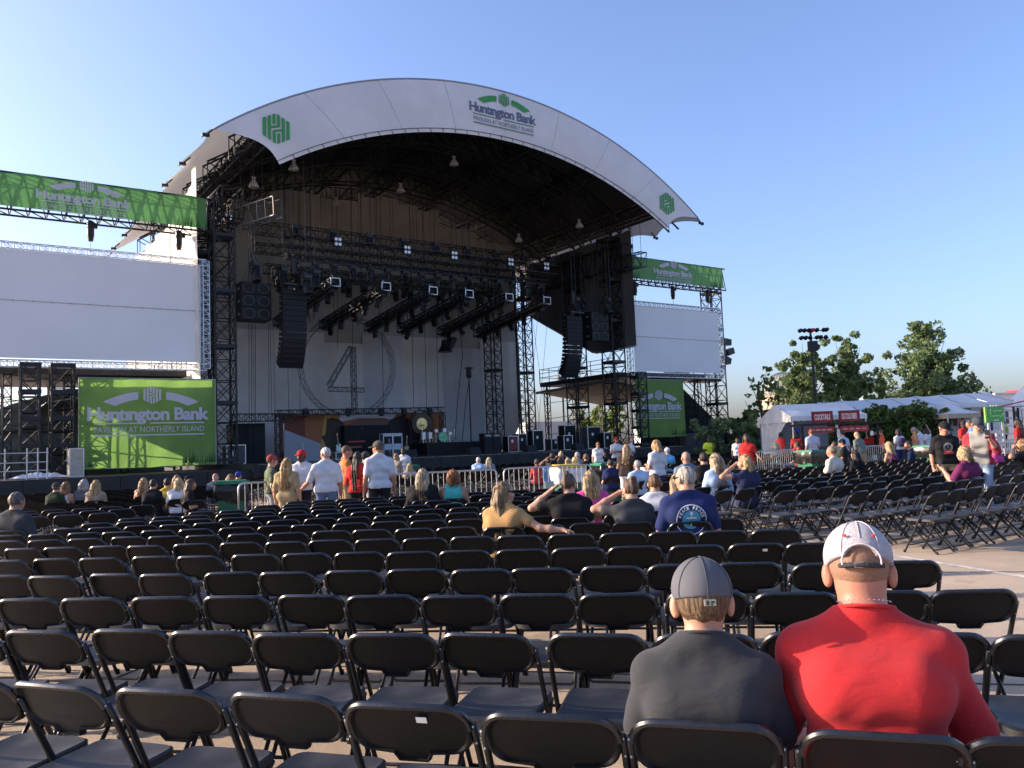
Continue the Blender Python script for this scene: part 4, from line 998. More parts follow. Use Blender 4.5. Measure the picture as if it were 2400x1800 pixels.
# ------------------------------------------------------------------ people: smooth-union bodies polygonised with surface nets
def V3(*a): return np.array(a, float)
def rotz(a): c, s = math.cos(a), math.sin(a); return np.array([[c, -s, 0], [s, c, 0], [0, 0, 1.]])
def rotx(a): c, s = math.cos(a), math.sin(a); return np.array([[1., 0, 0], [0, c, -s], [0, s, c]])
def roty(a): c, s = math.cos(a), math.sin(a); return np.array([[c, 0, s], [0, 1., 0], [-s, 0, c]])
def cone(a, b, ra, rb): return ('c', np.array(a, float), np.array(b, float), ra, rb)
def ell(c, r, Rm=None): return ('e', np.array(c, float), np.array(r, float), np.eye(3) if Rm is None else Rm)
def prim_box(p):
    if p[0] == 'c':
        m = max(p[3], p[4]); return np.minimum(p[1], p[2])-m, np.maximum(p[1], p[2])+m
    m = np.max(p[2]); return p[1]-m, p[1]+m
def prim_eval(p, X, Y, Z):
    if p[0] == 'c':
        a, b = p[1], p[2]; ab = b-a; L2 = max(ab @ ab, 1e-9)
        t = np.clip(((X-a[0])*ab[0]+(Y-a[1])*ab[1]+(Z-a[2])*ab[2])/L2, 0, 1)
        return np.sqrt((X-a[0]-t*ab[0])**2+(Y-a[1]-t*ab[1])**2+(Z-a[2]-t*ab[2])**2)-(p[3]+(p[4]-p[3])*t)
    c, r, Rm = p[1], p[2], p[3]; dx, dy, dz = X-c[0], Y-c[1], Z-c[2]
    u = (Rm[0, 0]*dx+Rm[1, 0]*dy+Rm[2, 0]*dz)/r[0]; v = (Rm[0, 1]*dx+Rm[1, 1]*dy+Rm[2, 1]*dz)/r[1]; w = (Rm[0, 2]*dx+Rm[1, 2]*dy+Rm[2, 2]*dz)/r[2]
    k = np.sqrt(u*u+v*v+w*w); return (k-1)*min(r)*.55+(k-1)*np.mean(r)*.45
def nets(prims, vox, k=.03, planes=(), minus=(), noise=None):
    """returns verts (n,3) and quads of the smooth union of prims; planes (point, normal) cut away the normal side"""
    los, his = zip(*[prim_box(p) for p in prims]); lo = np.min(los, 0)-2.5*vox; hi = np.max(his, 0)+2.5*vox
    n = np.maximum(np.ceil((hi-lo)/vox).astype(int), 3)+1
    f = np.full(n, .5); ax = [lo[i]+vox*np.arange(n[i]) for i in range(3)]
    for p in prims:
        a, b = prim_box(p); e = k+2.2*vox
        i0 = np.maximum(((a-e-lo)/vox).astype(int), 0); i1 = np.minimum(((b+e-lo)/vox).astype(int)+2, n)
        sl = tuple(slice(i0[i], i1[i]) for i in range(3))
        X, Y, Z = np.meshgrid(ax[0][sl[0]], ax[1][sl[1]], ax[2][sl[2]], indexing='ij', sparse=True)
        d = prim_eval(p, X, Y, Z); g = f[sl]; h = np.maximum(k-np.abs(g-d), 0)/k
        f[sl] = np.minimum(g, d)-h*h*k*.25
    X, Y, Z = np.meshgrid(*ax, indexing='ij', sparse=True)
    if noise is not None: f = f+noise(X, Y, Z)
    for (pt, nr) in planes:
        nr = np.array(nr, float); nr /= np.linalg.norm(nr); f = np.maximum(f, (X-pt[0])*nr[0]+(Y-pt[1])*nr[1]+(Z-pt[2])*nr[2])
    for p in minus: f = np.maximum(f, -prim_eval(p, X, Y, Z))
    f[0] = f[-1] = .5; f[:, 0] = f[:, -1] = .5; f[:, :, 0] = f[:, :, -1] = .5
    ins = f < 0; m = n-1
    cnt = np.zeros(m, int); acc = np.zeros((*m, 3))
    cor = [(i, j, l) for i in (0, 1) for j in (0, 1) for l in (0, 1)]
    S = lambda A, c: A[c[0]:c[0]+m[0], c[1]:c[1]+m[1], c[2]:c[2]+m[2]]
    for c in cor:
        for d in range(3):
            if c[d]: continue
            c2 = list(c); c2[d] = 1; a, b = S(f, c), S(f, c2); x = (a < 0) != (b < 0)
            if not x.any(): continue
            t = np.where(x, a/np.where(x, a-b, 1), 0); cnt += x
            for e in range(3): acc[..., e] += np.where(x, c[e]+(t if e == d else 0), 0)
    act = cnt > 0; idx = np.full(m, -1); idx[act] = np.arange(act.sum())
    cells = np.argwhere(act); V = lo+vox*(cells+acc[act]/cnt[act][:, None]); Q = []
    for d in range(3):
        d1, d2 = (d+1) % 3, (d+2) % 3
        sl0 = [slice(None)]*3; sl1 = [slice(None)]*3; sl0[d] = slice(0, -1); sl1[d] = slice(1, None)
        a, b = ins[tuple(sl0)], ins[tuple(sl1)]; E = np.argwhere(a != b)
        E = E[(E[:, d1] > 0) & (E[:, d2] > 0)]
        if len(E) == 0: continue
        s_ = a[tuple(E.T)]
        def at(o1, o2):
            q = E.copy(); q[:, d1] -= o1; q[:, d2] -= o2; return idx[tuple(q.T)]
        q = np.stack([at(1, 1), at(0, 1), at(0, 0), at(1, 0)], 1); q[~s_] = q[~s_][:, ::-1]; Q.append(q)
    return V, np.concatenate(Q) if Q else np.zeros((0, 4), int)
def net_obj(name, parts, mats, parent=None):
    """parts: list of (V, Q, material index)"""
    vs_, fs, mi = [], [], []; o = 0
    for V, Q, i in parts:
        vs_.append(V); fs.append(Q+o); mi += [i]*len(Q); o += len(V)
    V = np.concatenate(vs_); Q = np.concatenate(fs)
    me = bpy.data.meshes.new(name); me.vertices.add(len(V)); me.vertices.foreach_set('co', V.ravel())
    me.loops.add(len(Q)*4); me.loops.foreach_set('vertex_index', Q.ravel().astype(np.int32))
    me.polygons.add(len(Q)); me.polygons.foreach_set('loop_start', np.arange(0, len(Q)*4, 4, dtype=np.int32)); me.polygons.foreach_set('loop_total', np.full(len(Q), 4, np.int32))
    for m in mats: me.materials.append(m)
    me.polygons.foreach_set('material_index', np.array(mi, np.int32)); me.polygons.foreach_set('use_smooth', np.ones(len(Q), bool))
    me.update(calc_edges=True); me.validate()
    ob = bpy.data.objects.new(name, me); col.objects.link(ob)
    if parent is not None: ob.parent = parent
    return ob
SKIN = {'fair': (.46, .25, .17), 'tan': (.36, .19, .12), 'red': (.43, .19, .125), 'brown': (.16, .085, .055), 'dark': (.075, .042, .03)}
def cloth(rgb, var=.1, scale=9): return mat('cloth_%02x%02x%02x_%d' % (*[int(min(.999, c)*255) for c in rgb], int(var*100)), rgb, .85, var=var, scale=scale, bump=.10, bscale=350, spec=.12)
def skinm(k): return mat('skin_'+k, SKIN[k], .5, var=.10, scale=14, spec=.35)
def hairm(rgb):
    nm = 'hair_%02x%02x%02x' % tuple(int(c*255) for c in rgb)
    if nm in MATS: return MATS[nm]
    m = mat(nm, rgb, .5, var=.3, scale=25, spec=.35); nt = m.node_tree; N = nt.nodes; L = nt.links; b = N['Principled BSDF']
    tc = N.new('ShaderNodeTexCoord'); mp = N.new('ShaderNodeMapping'); mp.inputs['Scale'].default_value = (95, 95, 5); no = N.new('ShaderNodeTexNoise'); no.inputs['Scale'].default_value = 1; no.inputs['Detail'].default_value = 4
    L.new(tc.outputs['Object'], mp.inputs['Vector']); L.new(mp.outputs['Vector'], no.inputs['Vector'])
    mr = N.new('ShaderNodeMapRange'); mr.inputs['From Min'].default_value = .35; mr.inputs['From Max'].default_value = .65; mr.inputs['To Min'].default_value = .45; mr.inputs['To Max'].default_value = 1.35; L.new(no.outputs['Fac'], mr.inputs['Value'])
    q = N.new('ShaderNodeMix'); q.data_type = 'RGBA'; q.blend_type = 'MULTIPLY'; q.inputs['Factor'].default_value = 1
    old = b.inputs['Base Color'].links[0].from_socket; L.new(old, q.inputs['A']); L.new(mr.outputs['Result'], q.inputs['B']); L.new(q.outputs['Result'], b.inputs['Base Color'])
    bp = N.new('ShaderNodeBump'); bp.inputs['Strength'].default_value = .8; bp.inputs['Distance'].default_value = .012; L.new(no.outputs['Fac'], bp.inputs['Height']); L.new(bp.outputs['Normal'], b.inputs['Normal'])
    return m
def tee(name, rgb):
    '''cotton jersey with soft creases for the two nearest shirts'''
    m = mat(name, rgb, .9, var=.10, scale=180, spec=.08); nt = m.node_tree; N = nt.nodes; L = nt.links; b = N['Principled BSDF']
    tc = N.new('ShaderNodeTexCoord')
    def nz(sc, det, dist, vec=(1, 1, 1)):
        mp = N.new('ShaderNodeMapping'); mp.inputs['Scale'].default_value = vec; mp.inputs['Rotation'].default_value = (0, .5, 0); n = N.new('ShaderNodeTexNoise'); n.inputs['Scale'].default_value = sc; n.inputs['Detail'].default_value = det; n.inputs['Distortion'].default_value = dist
        L.new(tc.outputs['Object'], mp.inputs['Vector']); L.new(mp.outputs['Vector'], n.inputs['Vector']); return n.outputs['Fac']
    b1 = N.new('ShaderNodeBump'); b1.inputs['Strength'].default_value = .22; b1.inputs['Distance'].default_value = .035; L.new(nz(5.5, 2, .9, (1, 1, 2.2)), b1.inputs['Height'])
    b2 = N.new('ShaderNodeBump'); b2.inputs['Strength'].default_value = .35; b2.inputs['Distance'].default_value = .003; L.new(nz(420, 2, 0), b2.inputs['Height']); L.new(b1.outputs['Normal'], b2.inputs['Normal']); L.new(b2.outputs['Normal'], b.inputs['Normal'])
    b.inputs['Sheen Weight'].default_value = .12
    return m
def hairm_plain(rgb): return mat('hair_%02x%02x%02x' % tuple(int(c*255) for c in rgb), rgb, .5, var=.45, scale=38, spec=.3)
ARMS = {'down': ((.06, -.03, -.29), (.08, .05, -.54)), 'lap': ((.07, .05, -.28), (-.05, .29, -.37)), 'fwd': ((.06, .02, -.28), (-.03, .26, -.22)),
        'crossed': ((.07, .09, -.26), (-.20, .20, -.20)), 'shade': ((.25, .13, .02), (-.06, .17, .20)), 'head': ((.27, .06, -.03), (.02, .03, .18)),
        'phone': ((.09, .12, -.24), (-.01, .33, -.03)), 'side': ((.25, .0, -.15), (.50, .05, -.18)), 'hip': ((.20, -.08, -.22), (.04, .06, -.42)),
        'up': ((.15, .05, .2), (.05, .1, .42)), 'rail': ((.12, .06, -.27), (.26, .25, -.42)), 'out': ((.17, .10, -.22), (.20, .36, -.25))}
NP = [0]
def person(x, y, rz, pose='stand', h=1.75, w=1., b=1., skin='fair', shirt=(.5, .5, .5), sleeve=.62, pants=(.05, .06, .10), plen=1., shoes=(.05, .05, .05), hair='short', hrgb=(.10, .06, .035),
           cap=None, aL='down', aR='down', yaw=0., pitch=0., lean=0., twist=0., vox=.02, fingers=True, label='', group=None, face=False, glasses=False, sz=0., shirt_mat=None, collar=False, hem=None, tank=False, spread=0., cap_back=False, extra=None, hs=1.05, nk=1., ub=1.):
    NP[0] += 1; ph = NP[0]*1.7
    sit = pose == 'sit'; sc = h/1.75 if not sit else h/1.325
    if sit:
        pel = V3(0, -.07, .565); che = V3(0, -.125+lean*.6, .88); nek = V3(0, -.115+lean, 1.065); hed = V3(0, -.07+lean*1.25, 1.208)
        kn = [V3(s*(.125+spread), .36, .525) for s in (-1, 1)]; an = [V3(s*(.125+spread*.8), .34, .09) for s in (-1, 1)]
    else:
        pel = V3(0, 0, .955); che = V3(0, .01+lean*.6, 1.275); nek = V3(0, -.01+lean, 1.475); hed = V3(0, .025+lean*1.25, 1.632)
        st_ = spread
        kn = [V3(s*.10, .03+s*st_*.5, .50) for s in (-1, 1)]; an = [V3(s*.105, -.03+s*st_, .085) for s in (-1, 1)]
    hip = [V3(s*.088*w, pel[1]+.0, pel[2]-.02) for s in (-1, 1)]
    sh_c = nek*.92+che*.08+V3(0, -.005, -.070); Rt = rotz(twist)
    sho = [sh_c+Rt @ V3(s*.172*w, 0, -.01) for s in (-1, 1)]
    Rh = rotz(yaw) @ rotx(pitch)
    H = lambda *p: hed+Rh @ (V3(*p)*hs)
    mid = pel*.5+che*.5
    def torso(e=0., fat=1.):
        P = [cone(pel+V3(-.085*w, 0, .0), pel+V3(.085*w, 0, .0), .118*b+e, .118*b+e),
             cone(mid+V3(-.07*w, .01*fat, 0), mid+V3(.07*w, .01*fat, 0), .108*b+e, .108*b+e),
             cone(che+Rt @ V3(-.09*w, -.005, 0), che+Rt @ V3(.09*w, -.005, 0), .116*(b*.6+.4)+e, .116*(b*.6+.4)+e),
             cone(sh_c+Rt @ V3(-.115*w, 0, -.045), sh_c+Rt @ V3(.115*w, 0, -.045), .088*ub+e, .088*ub+e),
             cone(sho[0], sho[1], .062*ub+e, .062*ub+e)]
        for s in (0, 1): P.append(cone(nek+V3((2*s-1)*.03, -.012, .018), sho[s]+V3((1-2*s)*.03*w, -.005, .012), .050+e*.6, .055+e))
        if b > 1.12: P.append(ell(mid+V3(0, .045, .02), (.17*w, .15*b, .19)))
        return P
    arms = []
    for s, sp in ((0, aL), (1, aR)):
        sg = 2*s-1; e_, w_ = ARMS[sp] if isinstance(sp, str) else sp
        arms.append((sho[s], sho[s]+Rt @ V3(sg*e_[0], e_[1], e_[2]), sho[s]+Rt @ V3(sg*w_[0], w_[1], w_[2])))
    body = torso(-.014); body += [cone(nek+V3(0, .012, -.03), H(0, -.018, -.055), .060*nk*(.55+.45*w), .060*nk*(.55+.45*w))]
    body += [ell(H(0, -.008, .022), (.077*hs, .096*hs, .099*hs), Rh), cone(H(0, .028, -.015), H(0, .055, -.082), .064*hs, .040*hs), cone(H(0, .088, .0), H(0, .108, -.028), .011, .0165), cone(H(-.04, .07, -.03), H(.04, .07, -.03), .022, .022),
             cone(H(-.035, .083, .024), H(.035, .083, .024), .012, .012), cone(H(-.018, .085, -.062), H(.018, .085, -.062), .013, .013)]
    ears = []
    for s in (-1, 1): ears.append(ell(H(s*.083, -.010, -.012), (.013*hs, .021*hs, .035*hs), Rh @ rotz(-s*.45)))
    for s in (0, 1):
        a, e_, w_ = arms[s]; body += [cone(a, e_, .048*(.5+.5*w), .040*(.5+.5*w)), cone(e_, e_*.55+w_*.45, .041*(.5+.5*w), .041*(.5+.5*w)), cone(e_*.55+w_*.45, w_, .040, .027)]
        body += [cone(hip[s], kn[s], .080*(.4+.6*w), .055), cone(kn[s]*.95+an[s]*.05, kn[s]*.6+an[s]*.4+V3(0, -.015, 0), .054, .056), cone(kn[s]*.6+an[s]*.4+V3(0, -.015, 0), an[s], .055, .036), cone(an[s], an[s]+V3(0, .13, -.045), .036, .03)]
    for s in (-1, 1): ears.append(cone(H(s*.086, -.022, .006), H(s*.088, -.020, -.016), .0075*hs, .0065*hs))
    parts = [(*nets(body, vox, .028), 0), (*nets(ears, min(vox*.8, .012), .006), 0)]
    for s in (0, 1):          # hands
        a, e_, w_ = arms[s]; d = w_-e_; d /= np.linalg.norm(d); sg = 2*s-1
        up = V3(0, 0, 1) if abs(d[2]) < .8 else V3(0, 1, 0)
        side = np.cross(d, up); side /= np.linalg.norm(side); nrm = np.cross(side, d)
        if abs(d[2]) >= .8: side, nrm = nrm*1., -side*sg
        palm = -nrm if abs(d[2]) < .8 else nrm
        hp = [cone(w_-d*.03, w_+d*.02, .028, .028)]
        for q in (-1, 0, 1): hp.append(cone(w_+d*.02+side*q*.02, w_+d*.085+side*q*.026, .016, .0135))
        thdir = 1 if (side[0]*sg < 0 or abs(side[0]) < .1) else -1
        if fingers:
            for q, ln in ((-1.5, .062), (-.5, .075), (.5, .08), (1.5, .07)):
                p0 = w_+d*.085+side*q*.0185; c1 = d*math.cos(.35)+palm*math.sin(.35); c2 = d*math.cos(.95)+palm*math.sin(.95)
                p1 = p0+c1*ln*.55; hp += [cone(p0, p1, .0098, .0092), cone(p1, p1+c2*ln*.5, .0092, .0078)]
            t0 = w_+d*.03+side*thdir*.024; t1 = t0+(d*.7+side*thdir*.62+palm*.3)*.042; hp += [cone(t0, t1, .0125, .0108), cone(t1, t1+(d*.9+side*thdir*.15+palm*.3)*.032, .0108, .009)]
            parts.append((*nets(hp, min(vox, .0078), .006), 0))
        else:
            hp += [cone(w_+d*.08+side*q*.02, w_+d*.15+palm*.03+side*q*.018, .013, .010) for q in (-1, 0, 1)]+[cone(w_+d*.03, w_+d*.08+side*thdir*.045, .013, .011)]
            parts.append((*nets(hp, max(.011, vox*.7), .012), 0))
    root = net_obj('person', parts, [skinm(skin)]); tag(root, label, 'person', group)
    root.location = (x, y, sz); root.rotation_euler = (0, 0, rz); root.scale = (sc, sc, sc)
    wr = lambda a: (lambda X, Y, Z: a*np.sin(17*X+11*Z+ph)*np.sin(13*Z-7*Y+ph*2)+a*.7*np.sin(29*Z+19*X+9*Y+ph)+a*.9*np.sin(9*X-15*Z+ph*3))
    if vox < .010:        # soft folds pulled down from the shoulder blades
        def wr(a):
            def f_(X, Y, Z):
                fold = np.sin(38*(Z+.55*np.abs(X)**1.1)+6*np.sin(7*X+ph)+ph)
                low = np.clip((1.02-Z)/.35, 0, 1)
                return .0022*np.sin(15*X+9*Z+ph)+low*(.0020*fold)+.0005*np.sin(47*X+31*Z+11*np.sin(9*Z))
            return f_
    # shirt
    S = torso(.013)+[cone(nek+V3(0, .004, -.07), nek+V3(0, .012, .05), (.066*nk*(.55+.45*w))+.006, .062*nk*(.55+.45*w)+.006)]
    for s in (0, 1):
        a, e_, w_ = arms[s]
        if tank: continue
        f = min(sleeve, 1.)
        S += [cone(a, a+(e_-a)*f, .062*(.5+.5*w), .060*(.5+.5*w)+.006)]
        if sleeve > 1: S += [cone(e_, e_+(w_-e_)*(sleeve-1), .056, .040)]
    hz = hem if hem is not None else (pel[2]-.075 if sit else pel[2]-.06)
    pl = [((0, 0, hz), (0, 0, -1)), (nek+V3(0, 0, .052 if collar else .046 if vox < .01 else .030), (0, .28, 1))]
    if tank: pl += [(sho[0]+V3(.055, 0, 0), (-1, 0, .15)), (sho[1]+V3(-.055, 0, 0), (1, 0, .15))]
    minus = []
    sV, sQ = nets(S, vox, .03, pl, minus, wr(.0035 if vox < .015 else .005))
    smt = shirt_mat or cloth(shirt)
    shirt_o = net_obj('shirt', [(sV, sQ, 0)], [smt], root)
    if vox < .01:
        rc_ = .064*nk*(.55+.45*w)+.0115; q = MB(); q.path([tuple(nek+V3(rc_*math.cos(a), .011+rc_*math.sin(a), .040-.28*rc_*math.sin(a))) for a in np.linspace(0, 2*PI, 41)[:-1]], .006, 6, closed=True); q.build('collar', smt, shirt_o, True, org=(0, 0, 0))
        for s in (0, 1):
            a, e_, w_ = arms[s]; f = min(sleeve, 1.); d_ = (e_-a)/np.linalg.norm(e_-a); c_ = a+(e_-a)*f+d_*.045; u_ = np.cross(d_, V3(0, 1, 0)); u_ /= np.linalg.norm(u_); v_ = np.cross(d_, u_); r_ = .060*(.5+.5*w)*1.0
    # trousers or shorts
    Pn = [cone(pel+V3(-.085*w, 0, -.005), pel+V3(.085*w, 0, -.005), .122*b+.004, .122*b+.004)]; 
    for s in (0, 1):
        Pn.append(cone(hip[s], kn[s], .092*(.4+.6*w), .072))
        if plen > .75: Pn.append(cone(kn[s], an[s]+V3(0, 0, .01), .070, .058))
        elif plen < .5:
            Pn[-1] = cone(hip[s], hip[s]+(kn[s]-hip[s])*(plen*2), .094*(.4+.6*w), .085)
    net_obj('trousers' if plen > .75 else 'shorts', [(*nets(Pn, vox, .03, [((0, 0, pel[2]+.10), (0, 0, 1))], (), wr(.004)), 0)], [cloth(pants)], root)
    for s in (0, 1):
        a = an[s]; net_obj('shoe', [(*nets([cone(a+V3(0, -.03, -.03), a+V3(0, .05, -.04), .045, .042), cone(a+V3(0, .05, -.045), a+V3(0, .16, -.05), .042, .034)], max(.012, vox*.8), .02, [((0, 0, .0), (0, 0, -1))]), 0)], [cloth(shoes)], root)
    # hair
    hm = hairm(hrgb) if hair != 'buzz' else mat('stubble_%02x' % int(hrgb[0]*255), hrgb, .7, var=.3, scale=160); hv = min(vox*.75, .016); fc = [ell(H(0, .115, -.035), (.088*hs, .085*hs, .105*hs), Rh)]
    st1 = lambda X, Y, Z: .0035*np.sin(120*X+9*Z)+.003*np.sin(105*Y+7*Z+1.3)
    st2 = lambda X, Y, Z: .009*np.sin(62*X+ph)*np.sin(58*Y)*np.sin(55*Z)+.005*np.sin(97*X+40*Z)
    cr = [ell(H(0, -.010, .026), (.083*hs, .103*hs, .104*hs), Rh)]; nz = (lambda X, Y, Z: .4*st1(X, Y, Z)) if vox < .01 else st1 if vox < .03 else None; back = H(0, -.075, -.02); g = None
    if hair == 'short': g = nets(cr, hv, .01, [(H(0, -.02, -.062), Rh @ V3(0, .35, -1))], fc, nz)
    elif hair == 'buzz': g = nets([ell(H(0, -.010, .022), (.0790*hs, .0985*hs, .1005*hs), Rh)], hv, .01, [(H(0, -.02, -.055), Rh @ V3(0, .35, -1))], fc)
    elif hair == 'bald': g = nets([ell(H(0, -.012, .02), (.080*hs, .098*hs, .098*hs), Rh)], hv, .01, [(H(0, -.02, -.06), Rh @ V3(0, .35, -1)), (H(0, 0, .03), Rh @ V3(0, -.3, 1))], fc)
    elif hair in ('long', 'verylong', 'mid'):
        L = {'mid': .20, 'long': .34, 'verylong': .46}[hair]; tail = nek+V3(0, -.115, .10-L)
        if hair == 'mid': tail = H(0, -.085, -.16)
        E_ = cr[:]
        for q in (-.055, 0, .055): E_ += [cone(H(q, -.05, .0), H(q*1.15, -.085, -.11), .058, .055), cone(H(q*1.15, -.085, -.11), tail+V3(q*1.3, 0, .03*abs(q)/.05), .052, .030)]
        for q in (-1, 1): E_ += [cone(H(q*.068, .0, .02), H(q*.085, -.005, -.13), .030, .028)]
        g = nets(E_, hv, .02, (), fc, nz)
    elif hair == 'curly':
        E_ = cr+[cone(H(q, -.03, .02), H(q*1.25, -.06, -.12), .070, .055) for q in (-.05, 0, .05)]+[cone(H(q*.07, .0, .03), H(q*.09, .0, -.1), .035, .032) for q in (-1, 1)]; g = nets(E_, hv, .02, (), fc, st2)
    elif hair == 'bun':
        E_ = cr+[ell(H(0, -.06, .12), (.043, .043, .04)), cone(H(0, -.07, .0), H(0, -.07, .08), .045, .04)]; g = nets(E_, hv, .012, [(H(0, -.02, -.07), Rh @ V3(0, .35, -1))], fc, nz)
    elif hair == 'pony':
        E_ = cr+[cone(H(0, -.10, .03), H(0, -.14, -.05), .03, .03), cone(H(0, -.14, -.05), nek+V3(0, -.14, -.14), .03, .018)]; g = nets(E_, hv, .012, [(H(0, -.02, -.07), Rh @ V3(0, .35, -1))]*0, fc, nz)
    elif hair == 'braids':
        E_ = cr+[cone(H(q, -.08, -.02), nek+V3(q*1.2, -.13, -.10), .02, .018) for q in (-.05, -.02, .01, .04)]+[cone(nek+V3(q*1.2, -.13, -.10), nek+V3(q*.9, -.135, -.52), .018, .011) for q in (-.05, -.02, .01, .04)]; g = nets(E_, hv, .008, (), fc, nz)
    if g is not None and len(g[1]): net_obj('hair', [(*g, 0)], [hm], root)
    if hair in ('long', 'verylong', 'mid', 'curly') and vox < .025:
        rr = random.Random(int(ph*100)); q = MB(); tl = H(0, -.09, -.17) if hair in ('mid', 'curly') else tail
        for i in range(70):
            a = rr.uniform(-1.9, 1.9); sx, cy2 = math.sin(a), math.cos(a); f1 = rr.uniform(.98, 1.10); e0 = rr.uniform(-.07, .09)
            en = tl+V3(sx*.085*rr.uniform(.8, 1.5), -.02-.03*cy2*rr.uniform(.4, 1.6), e0*(1 if hair != 'curly' else .7))
            q.path([H(.03*sx, -.01-.03*cy2, .127), H(.080*sx*f1, -.012-.092*cy2*f1, .06), H(.094*sx*f1, -.02-.105*cy2*f1, -.06), en], .003, 3, rs=[.002, .004, .0045, .0015])
        q.build('loose_strands', hm, root, True, org=(0, 0, 0))
    if cap is not None:
        crgb, brgb = cap if isinstance(cap[0], tuple) else (cap, cap)
        Rc = Rh @ rotx(-.10); fl = -1 if cap_back else 1; cvx = min(vox*.7, .014)
        dome = [ell(H(0, -.008, .036), (.0905*hs, .112*hs, .098*hs), Rh)]; mn = []
        if cap_back == 'open': fl = 1; mn = [ell(H(0, -.115, .016), (.043*hs, .05*hs, .040*hs), Rh)]
        g = nets(dome, cvx, .01, [(H(0, 0, .006), Rc @ V3(0, -.12, -1))], mn); co = net_obj('cap', [(*g, 0)], [cloth(crgb, .08)], root)
        br = [ell(H(0, fl*.125, .022), (.078*hs, .085*hs, .0075), Rh @ rotx(-fl*.16))]
        g = nets(br, min(cvx, .007), .01, [(H(0, fl*.06, 0), Rh @ V3(0, -fl, 0))]); net_obj('brim', [(*g, 0)], [cloth(brgb, .08)], co)
        if cap_back == 'open':
            P = [H(.092*math.sin(a), -.008-.1135*math.cos(a), .004) for a in np.linspace(-.62, .62, 9)]
            net_obj('strap', [(*nets([cone(P[i], P[i+1], .0085, .0085) for i in range(8)], .006, .004), 0)], [cloth((.05, .05, .055))], co)
    if face or glasses:
        q = MB()
        if glasses: q.box(hed*0+H(0, .100, .018), (.13, .012, .034), Matrix(Rh.tolist())); [q.box(H(s*.074, .05, .02), (.006, .1, .012), Matrix(Rh.tolist())) for s in (-1, 1)]
        else:
            for s in (-1, 1): q.sphere(H(s*.033, .090, .012), (.014, .008, .008), 8, 6); q.box(H(s*.034, .094, .034), (.034, .008, .008), Matrix(Rh.tolist()))
        o_ = q.build('sunglasses' if glasses else 'eyes', mat('dark_glass', (.012, .012, .014), .15), root)
        q = MB(); q.sphere(H(0, .098, -.062), (.022, .006, .006), 8, 4); q.build('mouth', mat('lip_'+skin, tuple(c*.6 for c in SKIN[skin]), .5), root)
    return root, shirt_o, dict(nek=nek, che=che, pel=pel, sho=sho, arms=arms, H=H, sc=sc)
def on_surface(shirt_o, V2, F, centre, name, mt, direction=(0, 1, 0), start=-.6, off=.004, parent=None):
    """lay a flat print (x,z in metres) on a shirt along local +y (rear) or -y (front)"""
    from mathutils.bvhtree import BVHTree
    me = shirt_o.data; bv = BVHTree.FromPolygons([v.co[:] for v in me.vertices], [p.vertices[:] for p in me.polygons])
    d = Vector(direction); out = []; ok = []
    for (a, b_) in V2:
        p = Vector((centre[0]+a, -start*d.y if False else start*d.y, centre[1]+b_)); hit = bv.ray_cast(p, d)
        ok.append(hit[0] is not None); out.append(tuple(hit[0]-d*off) if hit[0] is not None else (0, 0, 0))
    q = MB(); q.add(out, [f for f in F if all(ok[i] for i in f)])
    if not q.f: return None
    return q.build(name, mt, shirt_o, org=(0, 0, 0))
def densify(poly_pts, n=6):
    return poly_pts
SITS = []; STANDS = []
SITS.append((-0.12,8.56,-8,8.5,dict(h=1.177,sz=0.047,label='woman with long light brown hair and tan vest resting her arm sideways',aL='lap',aR='lap'),dict(w=1.05,shirt=(.40,.24,.10),sleeve=.5,hair='verylong',hrgb=(.20,.13,.07),yaw=-1.25,twist=-.25,aL='lap',aR='side',vox=.013,face=True,glasses=True)))
SITS.append((0.59,9.36,0,9.3,dict(h=1.226,sz=0.030,label='woman in black keyhole top with her hand raised to her pinned up hair',aL='lap',aR='lap'),dict(w=1.1,b=1.1,shirt=(.016,.016,.018),sleeve=.55,hair='bun',hrgb=(.10,.06,.04),aL='head',aR='lap',yaw=-.5,vox=.013)))
SITS.append((0.93,10.46,3,10.4,dict(h=1.217,sz=0.033,label='woman with long straight blonde hair in a pink top',aL='lap',aR='lap'),dict(w=.95,shirt=(.52,.06,.26),sleeve=.5,hair='verylong',hrgb=(.31,.22,.12),aR='lap',vox=.015)))
SITS.append((1.17,8.56,4,8.5,dict(h=1.153,sz=0.055,label='woman in grey t-shirt with a hair bun shading her eyes with one hand',aL='lap',aR='lap'),dict(w=1.05,shirt=(.05,.052,.057),sleeve=.5,hair='bun',hrgb=(.09,.05,.03),aL='shade',aR='lap',yaw=.35,lean=.03,vox=.013)))
SITS.append((1.62,9.76,-5,9.7,dict(h=1.139,sz=0.060,label='seated person in a plain white t-shirt hidden behind the woman in grey',aL='lap',aR='lap'),dict(w=1.0,shirt=(.56,.57,.60),hair='short',hrgb=(.12,.065,.035),aL='lap',vox=.018)))
SITS.append((1.69,8.37,0,8.3,dict(h=1.313,sz=0.001,label='grey haired man in a navy t-shirt with round printed emblem on the back',aL='lap',aR='lap'),dict(w=1.2,b=1.08,shirt=(.02,.03,.10),sleeve=.75,hair='short',hrgb=(.30,.28,.25),yaw=.55,aL='lap',aR='lap',vox=.013,glasses=True,extra='peace')))
SITS.append((1.86,9.66,0,9.6,dict(h=1.139,sz=0.060,label='blonde woman in black mostly hidden by the man in the navy t-shirt',aL='lap',aR='lap'),dict(w=.9,shirt=(.016,.016,.018),hair='long',hrgb=(.31,.22,.12),vox=.018)))
SITS.append((3.48,17.07,10,17,dict(h=1.363,sz=-0.016,label='bald man in a slate blue t-shirt sitting near the vendor',aL='lap',aR='lap'),dict(w=1.15,shirt=(.13,.18,.27),hair='buzz',hrgb=(.30,.22,.17),skin='red',vox=0.02,fingers=False)))
